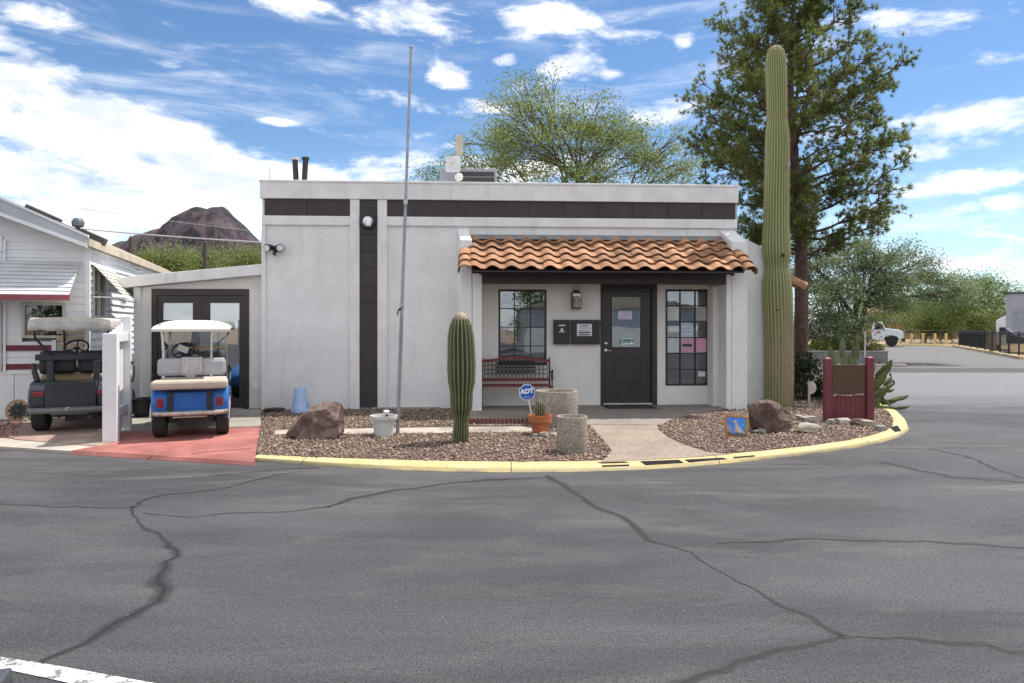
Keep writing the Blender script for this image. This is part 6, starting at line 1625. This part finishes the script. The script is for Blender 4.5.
# green tree line in front of the mountain, behind the annex
for i, (x, d, lo, lab) in enumerate([(165, 58, [(150, 266, 18, 7), (165, 260, 16, 8), (178, 262, 16, 8), (160, 272, 22, 8)], 'bright green treetop nearest the mobile home roof, below the mountain'),
                                     (205, 62, [(190, 262, 15, 8), (205, 265, 16, 7), (215, 260, 12, 8), (200, 272, 24, 8)], 'bright green treetop around the dark utility pole below the mountain'),
                                     (245, 60, [(232, 267, 14, 7), (246, 263, 14, 8), (258, 259, 12, 9), (245, 272, 22, 8)], 'bright green treetop against the left corner of the office')]):
    far_tree(lab, x, d, lo, lm4, 80, 95, (.22, .10), .7, grp='treetops below the mountain', base=0)

# shrubs: dark broad-leaved shrub between cactus and sign, yellow green plants in the walled bed
def shrub(name, label, loc, lobes, n_, lf, mat, grp=None, cat='shrub', stems=8):
    t_ = thing(name, label, cat, loc, 0, grp); q = MB(); cen = []; tin = []
    for i in range(stems):
        c_, rd = lobes[i % len(lobes)]; e = Vector(c_)+Vector((random.uniform(-.6, .6)*rd[0], random.uniform(-.6, .6)*rd[1], random.uniform(-.2, .7)*rd[2])); q.tube(bez((random.uniform(-.1, .1), random.uniform(-.1, .1), -.03), e, (0, 0, .1), 4), [.016, .013, .010, .007, .004], 5)
    q.build('stem', bark, t_)
    for c_, rd in lobes:
        m_ = int(n_/len(lobes)); d_ = rng.normal(0, 1, (m_, 3)); d_ /= np.linalg.norm(d_, axis=1)[:, None]; d_ *= rng.uniform(.35, 1.05, (m_, 1))**.5
        p = np.array(c_)+d_*np.array(rd); cen.append(p); tin.append(np.clip(.35+.25*np.array([mnoise.noise(Vector(tuple(x*4))) for x in p])*2+rng.normal(0, .15, m_), 0, 1))
    blades('foliage', np.concatenate(cen), np.concatenate(tin), lf[0], lf[1], mat, t_); return t_
dsm = leaf_mat('dark_shrub_leaves', (.018, .035, .014), (.065, .095, .035), .25); yg = leaf_mat('yellow_green_leaves', (.15, .17, .035), (.36, .33, .07), .4)
p_ = G(808, 404, PZ); d = 14.0; k_ = d/FPX
p_ = Vector(((806-CX)*k_, d, PZ))
shrub('dark_shrub', 'dark glossy leaved shrub between the tall cactus and the maroon sign', p_, [((-.15, 0, .35), (.28, .3, .35)), ((.15, .05, .45), (.26, .3, .40)), ((.0, .1, .75), (.26, .28, .26)), ((.32, .0, .22), (.22, .25, .22)), ((-.3, 0, .6), (.18, .2, .3))], 1900, (.085, .042), dsm, stems=14)
BX = lambda x, d: (x-CX)/FPX*d
for x, d, s_, lab in ((868, 27.6, 1.0, 'yellow green tufted plant at the right end of the walled bed'), (842, 28.4, 1.2, 'yellow green bush in the walled bed left of the palo verde trunk'), (822, 28, .95, 'yellow green bush at the left of the walled bed')):
    shrub('desert_shrub', lab, (BX(x, d), d, .42), [((0, 0, .32*s_), (.42*s_, .4*s_, .36*s_)), ((.3*s_, 0, .22*s_), (.34*s_, .3*s_, .26*s_)), ((-.3*s_, .1, .25*s_), (.32*s_, .3*s_, .28*s_))], 1100, (.13, .035), yg if s_ < 1.2 else lm4, 'plants in the walled bed')

# prickly pears with long pads
padm = leaf_mat('cactus_pad', (.060, .085, .026), (.13, .155, .050), .05); padm2 = leaf_mat('cactus_pad_pale', (.10, .125, .055), (.15, .175, .085), .05)
def pad_mesh(q, pts, wid, th, nrm):
    """a long flat pad following pts, thickest in the middle"""
    n_ = len(pts); S = 10; vs = []
    for i, p in enumerate(pts):
        tdir = (Vector(pts[min(i+1, n_-1)])-Vector(pts[max(i-1, 0)])).normalized(); sd = tdir.cross(nrm).normalized(); nn_ = sd.cross(tdir)
        s_ = i/(n_-1); w_ = wid*(math.sin(math.pi*min(1, (s_*.90+.08)))**.6)
        for k in range(S): a = 2*math.pi*k/S; vs.append(Vector(p)+sd*math.cos(a)*w_+nn_*math.sin(a)*th*(.5+.5*w_/wid))
    fs = [(i*S+k, i*S+(k+1) % S, (i+1)*S+(k+1) % S, (i+1)*S+k) for i in range(n_-1) for k in range(S)]+[tuple(range(S))[::-1], tuple((n_-1)*S+k for k in range(S))]
    q.add(vs, fs)
def grow(a, dir_, L, bend, n_=7):
    pts = [Vector(a)]; d_ = Vector(dir_).normalized()
    for i in range(n_): d_ = (d_+Vector(bend)/n_).normalized(); pts.append(pts[-1]+d_*L/n_)
    return pts
d = 12.6; k_ = d/FPX; pp0 = Vector((BX(872, d), d, PZ))
pr = thing('prickly_pear', 'sprawling prickly pear with long curling pads right of the wooden sign', 'cactus', pp0)
q = MB()
def ppt(x, y): return Vector(((x-CX)*k_-pp0.x, random.uniform(-.12, .12), CAMH+(HY-y)*k_-PZ))
for (x, y, x2, y2, bx, bz, w_, nz) in ((868, 408, 873, 382, -.2, .2, .10, .1), (872, 384, 888, 372, .0, .5, .10, .2), (876, 380, 889, 360, -.25, .6, .11, .15), (868, 395, 893, 383, .2, .25, .075, .6), (872, 400, 896, 398, .35, .6, .07, .6), (892, 399, 901, 389, -.3, .9, .055, .6), (870, 405, 897, 408, .2, .25, .06, .5), (878, 390, 890, 392, .5, .0, .055, .7),
                                      (866, 402, 866, 375, -.1, .3, .10, .05), (866, 378, 876, 364, .2, .3, .085, .1), (882, 398, 890, 403, .4, -.1, .05, .7), (868, 410, 884, 398, .1, .2, .09, .3), (874, 412, 890, 410, .2, .2, .06, .5), (864, 400, 880, 388, .1, .3, .08, .2), (872, 396, 884, 376, -.1, .4, .09, .1), (866, 388, 872, 370, .0, .2, .09, .1), (880, 386, 885, 366, -.2, .5, .09, .1), (866, 412, 874, 396, .0, .2, .09, .2), (884, 384, 895, 381, .5, -.1, .06, .6), (876, 408, 880, 394, .2, .2, .08, .2), (878, 400, 884, 384, -.1, .5, .09, .1), (880, 394, 892, 376, -.2, .6, .09, .2), (882, 404, 899, 394, .1, .6, .07, .5), (876, 376, 886, 362, -.2, .4, .09, .1), (884, 390, 898, 386, .1, .7, .06, .5), (874, 390, 882, 372, .1, .4, .1, .1), (890, 407, 903, 399, .0, .9, .055, .5)):
    a, b_ = ppt(x, y), ppt(x2, y2); dv = b_-a; q.ct = random.uniform(.1, .95)
    pad_mesh(q, grow(a, dv+Vector((-bx*.25, 0, -bz*.25)), dv.length*1.06, (bx*.9, random.uniform(-.2, .2), bz*.9)), w_*.66, .020, Vector((random.uniform(-.3, .3), -1, nz*random.choice((-1, 1)))).normalized())
q.build('pads', padm, pr, smooth=60, tint=True)
q = MB()
for x, y in ((889, 381), (881, 391), (877, 362), (893, 384), (885, 374), (868, 364)):
    p = ppt(x, y); q.lathe([(0, -.03), (.018, -.02), (.022, .01), (.014, .03), (0, .032)], 8, tuple(p+Vector((0, -.08, 0))))
q.build('fruit', M('red_fruit', (.22, .02, .045), .5), pr, smooth=60)
np_c = []
d2 = 13.2; k2 = d2/FPX; pq0 = Vector((BX(845, d2), d2, PZ))
pr2 = thing('prickly_pear', 'tall prickly pear with upright pointed pads showing above the wooden sign', 'cactus', pq0); q = MB()
for (x, y, x2, y2, w_) in ((843, 410, 843, 378, .09), (848, 408, 853, 380, .09), (842, 380, 843, 352, .085), (843, 358, 841, 338, .075), (838, 384, 829, 356, .07), (830, 362, 826, 346, .055), (853, 384, 858, 356, .085), (857, 362, 856, 340, .075), (848, 378, 849, 354, .09), (852, 376, 848, 358, .08), (836, 374, 836, 350, .06), (857, 345, 855, 336, .05)):
    a = Vector(((x-CX)*k2-pq0.x, random.uniform(-.1, .1), CAMH+(HY-y)*k2-PZ)); b_ = Vector(((x2-CX)*k2-pq0.x, random.uniform(-.12, .12), CAMH+(HY-y2)*k2-PZ)); q.ct = random.uniform(.1, .95)
    pad_mesh(q, grow(a, b_-a, (b_-a).length, (random.uniform(-.15, .15), 0, .1)), w_, .02, Vector((random.uniform(-.6, .6), -1, random.uniform(-.2, .2))).normalized())
q.build('pads', padm2, pr2, smooth=60, tint=True)

# ------------------------------------------------------------------ right-hand background
# low grey block wall round the bed
wb0 = G(888, 366, 0.0)
bw_ = M('grey_block', (.20, .19, .185), .9, .18, 2.2, .4, 40, stain=.25)
wd = wb0.y; x1_ = wb0.x; x0_ = BX(770, wd)
pw = thing('low_wall', 'low grey concrete retaining wall round the bed under the palo verde', 'wall', (x1_, wd, 0))
q = MB(); hW = 14.2/FPX*wd
q.box(x0_-x1_, 0, 0, .2, -.05, hW); q.box(-.2, 0, .201, 6.5, -.05, hW); q.build('wall_blocks', bw_, pw, bevel=.01)
q = MB(); q.box(x0_-x1_, -.21, .21, 6.5, -.03, hW-.10); q.build('bed_soil', dirt, pw)
q = MB(); q.box(x0_-x1_-.02, .02, -.03, .23, hW+.001, hW+.04); q.box(-.23, .03, .231, 6.5, hW+.001, hW+.04); q.build('coping', M('pale_coping', (.36, .345, .33), .9, .15, 3), pw, bevel=.01)
ck = MB(); ck.box(x0_, x1_+.45, wd-.55, wd-.30, -.02, .10); ck.box(x1_+.25, x1_+.5, wd-.299, wd+7, -.02, .10); tag(ck.build('lot_kerb', M('pale_concrete', (.42, .37, .31)), bevel=.02), kind='structure')

# far kerb, posts and the ground beyond
sheet('far_ground', [(10, 57.5), (60, 57.5), (140, 300), (-40, 300), (-10, 57.5)], .05, M('scrub_dirt', (.30, .22, .13), .95, .4, .4, .5, 8), skirt=-.02)
FD = 56.5
fk = MB(); fk.box(BX(875, FD), BX(960, FD), FD, FD+.3, -.02, .14); tag(fk.build('far_kerb', M('far_yellow_kerb', (.62, .48, .20), .8, .25, .6), bevel=.02), kind='structure')
ypm = M('faded_yellow_paint', (.56, .42, .17), .7, .2, 4)
for x, lb_ in ((901, 'yellow wooden post nearest the truck'), (911.5, 'yellow wooden post, second right of the truck'), (923, 'yellow wooden post in the middle of the row, third from the truck'), (935, 'yellow wooden post, second left of the black fence corner'), (946, 'yellow wooden post nearest the black fence corner')):
    t_ = FD+.7; hP = 11.5/FPX*t_
    ps = thing('bollard', lb_, 'post', (BX(x, t_), t_, .05), 0, 'yellow posts along the far kerb')
    q = MB(); q.tube([(0, 0, -.05), (0, 0, hP-.04)], .095, 10); q.lathe([(.095, hP-.04), (.08, hP-.01), (0, hP)], 10); q.build('post', ypm, ps, smooth=40)
    q = MB(); q.box(-.10, .10, -.10, .10, -.04, .06); q.build('base', concrete, ps)
# wire fence behind the posts
t_ = FD+3.0; lf = thing('wire_fence', 'thin low wire fence behind the row of yellow posts', 'fence', (BX(900, t_), t_, .05)); q = MB(); L = BX(962, t_)-BX(900, t_)
for i in range(7): MB().tube([(L*i/6, 0, 0), (L*i/6, 0, 1.25)], .03, 6).build('post', black, lf)
q = MB()
for z in (.3, .6, .9, 1.2): q.tube([(0, 0, z), (L, 0, z)], .012, 4)
q.build('wires', black, lf)
# black metal fence, turning towards the camera
def metal_fence(name, label, pts, hgt, step, screen):
    t_ = thing(name, label, 'fence', pts[0]); o_ = Vector(pts[0]); pk = MB(); rl_ = MB(); po_ = MB(); sc_ = MB()
    for a, b_ in zip(pts[:-1], pts[1:]):
        a, b_ = Vector(a)-o_, Vector(b_)-o_; n_ = max(1, int((b_-a).length/step))
        for i in range(n_):
            p = a.lerp(b_, i/n_); pk.tube([p+Vector((0, 0, .08)), p+Vector((0, 0, hgt-.02))], .014, 4)
        for z in (.15, hgt-.15, hgt-.02): rl_.tube([a+Vector((0, 0, z)), b_+Vector((0, 0, z))], .022, 4)
        m_ = max(1, int((b_-a).length/2.4))
        for i in range(m_+1): p = a.lerp(b_, i/m_); MB().tube([p+Vector((0, 0, -.1)), p+Vector((0, 0, hgt+.04))], .045, 6).build('post', black, t_)
    if screen:
        a, b_ = Vector(pts[0])-o_, Vector(pts[1])-o_; nr = Vector((-(b_-a).y, (b_-a).x, 0)).normalized()*.03
        sc_.add([a+nr+Vector((0, 0, .1)), b_+nr+Vector((0, 0, .1)), b_+nr+Vector((0, 0, hgt-.05)), a+nr+Vector((0, 0, hgt-.05)), a+nr*1.4+Vector((0, 0, .1)), b_+nr*1.4+Vector((0, 0, .1)), b_+nr*1.4+Vector((0, 0, hgt-.05)), a+nr*1.4+Vector((0, 0, hgt-.05))], [(0, 1, 2, 3), (7, 6, 5, 4), (0, 4, 5, 1), (3, 2, 6, 7)]); sc_.build('dark_screen', M('black_mesh_screen', (.035, .036, .038), .8, .2, 3), t_)
    pk.build('pickets', black, t_); rl_.build('rails', black, t_)
A0 = G(959, 347, .05); A0.y = 54; A0.x = BX(959, 54); A0.z = .05
A1 = Vector((BX(985, 44), 44, .05)); A2 = Vector((BX(1030, 33), 33, .05))
metal_fence('metal_fence', 'black metal picket fence along the right side of the lot, half screened', [A0, A1, A2], 1.22, .20, True)
kk = MB(); n0 = Vector((-.55, -.3, 0)); 
for a, b_ in ((A0, A1), (A1, A2)):
    v_ = [a+n0, b_+n0, b_+n0+Vector((-.25, -.1, 0)), a+n0+Vector((-.25, -.1, 0))]
    kk.add([(p.x, p.y, -.02) for p in v_]+[(p.x, p.y, .14) for p in v_], [(4, 5, 6, 7), (0, 1, 5, 4), (1, 2, 6, 5), (2, 3, 7, 6), (3, 0, 4, 7)])
tag(kk.build('lot_side_kerb', M('pale_yellow_kerb', (.46, .37, .22), .85, .3, .8)), kind='structure')
sheet('fence_strip', [(A0.x-.5, A0.y), (A1.x-.5, A1.y), (A2.x-.5, A2.y), (A2.x+30, A2.y), (A0.x+30, 60), (A0.x-.5, 60)], .03, M('ochre_dirt', (.36, .25, .12), .95, .35, .5, .5, 10))
# things inside the fence
p_ = Vector((BX(992, 47), 47, .03)); o = MB(); o.box(-.35, .35, 0, .06, 0, 1.0); o = o.build('plywood_board', M('plywood', (.40, .29, .16), .8, .15, 3), None, loc=p_); tag(o, 'tan plywood board standing behind the black fence', 'board')
tr_ = thing('utility_trailer', 'white front of a small trailer with a black patch behind the black fence', 'trailer', (BX(1004, 44), 44, .03), R(-36)); k_ = 44/FPX
q = MB(); q.prism([(-.42, .35), (.42, .35), (.42, 3.0*.75), (.25, 2.75*.85), (-.42, 2.3*.85)], 'y', 0, 3.0); q.build('trailer_body', white, tr_, bevel=.06); q = MB(); q.box(-.25, .1, -.02, -.001, 1.0, 1.5); q.build('black_patch', black, tr_)
q = MB(); q.lathe([(.14, -.1), (.30, -.1), (.30, .1), (.14, .1)], 16, (-.3, .8, .30), 'x'); q.build('wheel', rubber, tr_)
rv_ = thing('camper_trailer', 'grey sided camper trailer with a dark swoosh cut by the right edge', 'trailer', (BX(1006, 40), 40, .03), R(-36)); k_ = 40/FPX
q = MB(); zt_ = CAMH+(HY-294)*k_; q.prism([(0, .55), (0, zt_-.1), (.15, zt_), (7, zt_), (7, .55)], 'y', 0, 2.4); q.build('camper_body', M('grey_fibreglass', (.34, .35, .40), .45, .08, 2), rv_, bevel=.05)
q = MB(); q.box(-.12, 7.1, -.08, 2.5, zt_+.001, zt_+.09); q.build('roof_edge', M('dark_roof_edge', (.10, .09, .09), .6), rv_); q = MB(); q.box(.35, 1.6, -.02, -.001, 1.1, 2.5); q.box(.55, .62, -.03, -.021, .9, 2.7); q.build('side_window', M('slate_panel', (.28, .30, .36), .4), rv_)
q = MB(); q.prism([(.0, 1.35), (.5, .95), (1.6, .72), (3, .7), (3, .56), (.02, .56)], 'y', -.02, -.003); q.build('swoosh', black, rv_); q = MB(); q.tube([(.05, -.03, 1.45), (.5, -.03, 1.05), (1.6, -.03, .82), (3, -.03, .8)], .035, 6); q.build('swoosh_line', white, rv_)
# white truck
TD = 54.5; k_ = TD/FPX
tk = thing('truck', 'white medium duty truck with dark wheel parked beyond the lot', 'truck', (BX(880.5, TD), TD-1.2, .02), R(-30), None, .92)
q = MB(); q.prism([(-1.3, .55), (-1.3, 1.25), (-1.2, 2.0), (-.55, 2.15), (-.25, 1.55), (.75, 1.42), (1.05, 1.2), (1.1, .6), (.75, .55), (.62, .85), (.2, .95), (-.25, .85), (-.4, .5)], 'y', 0, 2.1); q.build('body', M('truck_white', (.70, .71, .72), .35, .05, 3, coat=.4), tk, bevel=.06)
q = MB(); q.prism([(-1.08, 1.42), (-1.0, 1.92), (-.62, 2.02), (-.40, 1.55)], 'y', -.015, -.002); q.prism([(-.54, 2.08), (-.50, 2.08), (-.26, 1.6), (-.30, 1.6)], 'y', .15, 1.95); q.build('cab_window', M('dark_glass', (.03, .035, .04), .1), tk)
q = MB(); q.box(-7.5, -2.0, -.05, 2.2, 1.0, 2.1); q.build('cargo_box', M('truck_white', (.70, .71, .72)), tk, bevel=.04)
q = MB(); q.box(-7.4, .9, .5, 1.6, .55, .8); q.build('chassis', blackpl, tk)
for x in (.2, -5.2):
    for y in (.12, 1.95):
        q = MB(); q.lathe([(.22, -.13), (.42, -.13), (.46, -.07), (.46, .07), (.42, .13), (.22, .13)], 22, (x, y, .46), 'y'); wq = q.build('wheel', rubber, tk, smooth=40); q = MB(); q.lathe([(.22, -.10), (.2, -.05), (.0, -.06)], 18, (x, y, .46), 'y'); q.build('rim', M('pale_rim', (.6, .6, .6), .4), wq)
q = MB(); q.box(.95, 1.22, -.02, 2.12, .42, .72); q.build('bumper', blackpl, tk, bevel=.03); q = MB(); q.box(.98, 1.09, -.01, .22, .92, 1.12); q.build('headlight', M('lamp_lens', (.7, .7, .72)), tk)
q = MB(); q.box(-1.0, -.7, -.012, -.002, 1.08, 1.28); q.build('door_emblem', M('pink_emblem', (.55, .25, .25), .5), tk); q = MB(); q.box(-.62, -.42, -.25, -.05, 1.5, 1.9); q.build('mirror', blackpl, tk, bevel=.03)
# low buildings far behind
hb = thing('far_building', 'low brown building with a blue roof edge beyond the truck', 'building', (BX(897, 84), 84, .05)); k_ = 84/FPX
q = MB(); q.box(-2, 7.5, 0, 6, 0, (HY-322)*k_+1.5); q.build('wall', M('ochre_wall', (.34, .20, .10), .9, .2, 1), hb); q = MB(); zr = (HY-322)*k_+1.5; q.box(-2.2, 7.7, -.4, 6.2, zr+.001, zr+.42); q.build('roof', M('blue_grey_roof', (.20, .26, .36), .7, .15, 2), hb); q = MB(); q.box(1, 2.2, -.02, -.001, .6, 1.6); q.box(4, 5.2, -.02, -.001, .6, 1.6); q.build('window', M('dark_glass', (.03, .035, .04), .1), hb)
hb = thing('far_house', 'terracotta coloured house with low pitched roof half hidden behind the trees', 'building', (BX(905, 110), 110, .05)); k_ = 110/FPX
zr = CAMH+(HY-312)*k_; q = MB(); q.box(-3, 12, 0, 8, 0, zr); q.build('wall', M('pink_stucco', (.45, .28, .21), .9, .15, 1), hb); q = MB(); q.prism([(-3.5, zr+.002), (12.5, zr+.002), (10, zr+1.4), (-1, zr+1.4)], 'y', -.5, 8.5); q.build('roof', M('far_tile_roof', (.34, .17, .11), .9, .2, 1), hb)
hb = thing('far_house', 'small tan house between the far green trees', 'building', (BX(965, 105), 105, .05)); k_ = 105/FPX; zr = CAMH+(HY-322)*k_; q = MB(); q.box(-2, 3.4, 0, 6, 0, zr); q.build('wall', M('tan_stucco', (.46, .35, .26), .9, .15, 1), hb); q = MB(); q.prism([(-2.3, zr+.002), (3.7, zr+.002), (.7, zr+1.1)], 'y', -.3, 6.3); q.build('roof', M('far_tile_roof', (.34, .17, .11)), hb)

# utility poles and lines on the left
wood = M('pole_wood', (.075, .058, .048), .9, .3, 6)
def upole(x, ytop, d, label, rr):
    t_ = thing('utility_pole', label, 'utility pole', (BX(x, d), d, 0), 0, 'utility poles by the mountain'); H_ = CAMH+(HY-ytop)/FPX*d
    q = MB(); q.tube([(0, 0, -.2), (0, 0, H_)], [rr*1.3, rr], 10); q.build('pole', wood, t_, smooth=40); q = MB(); q.tube([(0, -.01, H_+.001), (0, -.01, H_+.12)], .05, 6); q.box(-.09, .09, -rr*1.4-.09, -rr*1.15, H_-.9, H_-.55); q.build('insulator', black, t_)
    return Vector((BX(x, d), d, H_))
h1 = upole(205, 243, 46, 'dark utility pole rising from the green treetops below the mountain', .12)
h2 = upole(130.5, 238, 40, 'dark utility pole just behind the mobile home roof', .11)
def cable(name, label, pts, r_):
    q = MB(); q.tube(pts, r_, 5); o = q.build(name, M('cable_grey', (.40, .40, .42), .6), None); tag(o, label, 'cable')
def sag(a, b_, s_, n_=16): return [a.lerp(b_, i/n_)-Vector((0, 0, s_*4*(i/n_)*(1-i/n_))) for i in range(n_+1)]
cable('power_cable', 'lower thick cable crossing the mountain towards the office roof', sag(P(-60, 212, 50), P(275, 243, 40), .25), .045)
cable('power_cable', 'upper thin cable high over the mobile home roof', sag(P(-60, 185, 52), P(300, 236, 42), .25), .014)

# small things: parking stop in the near corner, pebbles on the road
c_ = G(9.5, 667.5, .1); o = MB(); o.prism([(-.09, 0), (.09, 0), (.075, .10), (-.075, .10)], 'y', -1.4, 0); o = o.build('parking_stop', M('dark_rubber_stop', (.06, .065, .075), .7, .2, 6, .3, 40), None, bevel=.012, loc=(c_.x+.03, c_.y-.06, .0)); o.rotation_euler.z = R(-72); tag(o, 'dark rubber parking stop cut by the lower left corner of the photo', 'parking stop')
lit_v = []; stones('road_grit', [(-7, 2.2), (7, 2.2), (9, 8.0), (-6, 7.8)], [], 420, 0.0, stone_mat('grit', [(.10, .09, .085), (.22, .20, .175), (.32, .29, .25)]), .003, .007)

# across the street, behind the camera: what the window panes mirror
q = MB(); rvb = thing('parked_motorhome', 'white motorhome parked across the street behind the camera', 'motorhome', (-3.5, -11, 0))
q.prism([(-3.6, .5), (-3.6, 2.9), (2.4, 2.9), (3.4, 1.7), (4.0, 1.5), (4.2, .5)], 'y', -2.4, 0); q.build('body', white, rvb, bevel=.1); q = MB(); q.box(-2.8, -1.6, .001, .02, 1.6, 2.3); q.box(.2, 1.6, .001, .02, 1.6, 2.3); q.build('window', M('dark_glass', (.03, .035, .04), .1), rvb)
q = MB()
for x in (-2.2, 3.0): q.lathe([(.0, -.12), (.42, -.12), (.42, .12), (0, .12)], 18, (x, -.1, .42), 'y')
q.build('wheel', rubber, rvb)
for i, (x, y, h, w_) in enumerate(((-7.5, -20, 8, 1.1), (1.0, -22, 8.5, 1.0), (5.5, -19, 6.5, 1.5), (-1.8, -24, 7.5, 1.0))):
    broad_tree('cypress_tree', ['slim dark tree behind the camera, far left', 'slim dark tree behind the camera, right', 'broad dark tree behind the camera', 'slim dark tree behind the camera, middle'][i], 'tree', (x, y, 0), [[(0, 0, 0), (0, 0, h*.4), (0, 0, h*.8)]], [((0, 0, h*.3), (w_, w_, h*.2)), ((0, 0, h*.55), (w_*.8, w_*.8, h*.22)), ((0, 0, h*.82), (w_*.5, w_*.5, h*.2))], 60, 90, (.22, .09), lm3, bark, .15, 'trees across the street', crad=.4)
bld = thing('far_home', 'low beige home across the street behind the camera', 'house', (9, -16, 0)); q = MB(); q.box(-5, 6, -5, 0, 0, 2.7); q.build('wall', stucco_c, bld); q = MB(); q.prism([(-5.4, 2.702), (6.4, 2.702), (.5, 4.0)], 'y', -5.3, .3); q.build('roof', M('tan_shingle', (.36, .30, .22)), bld)
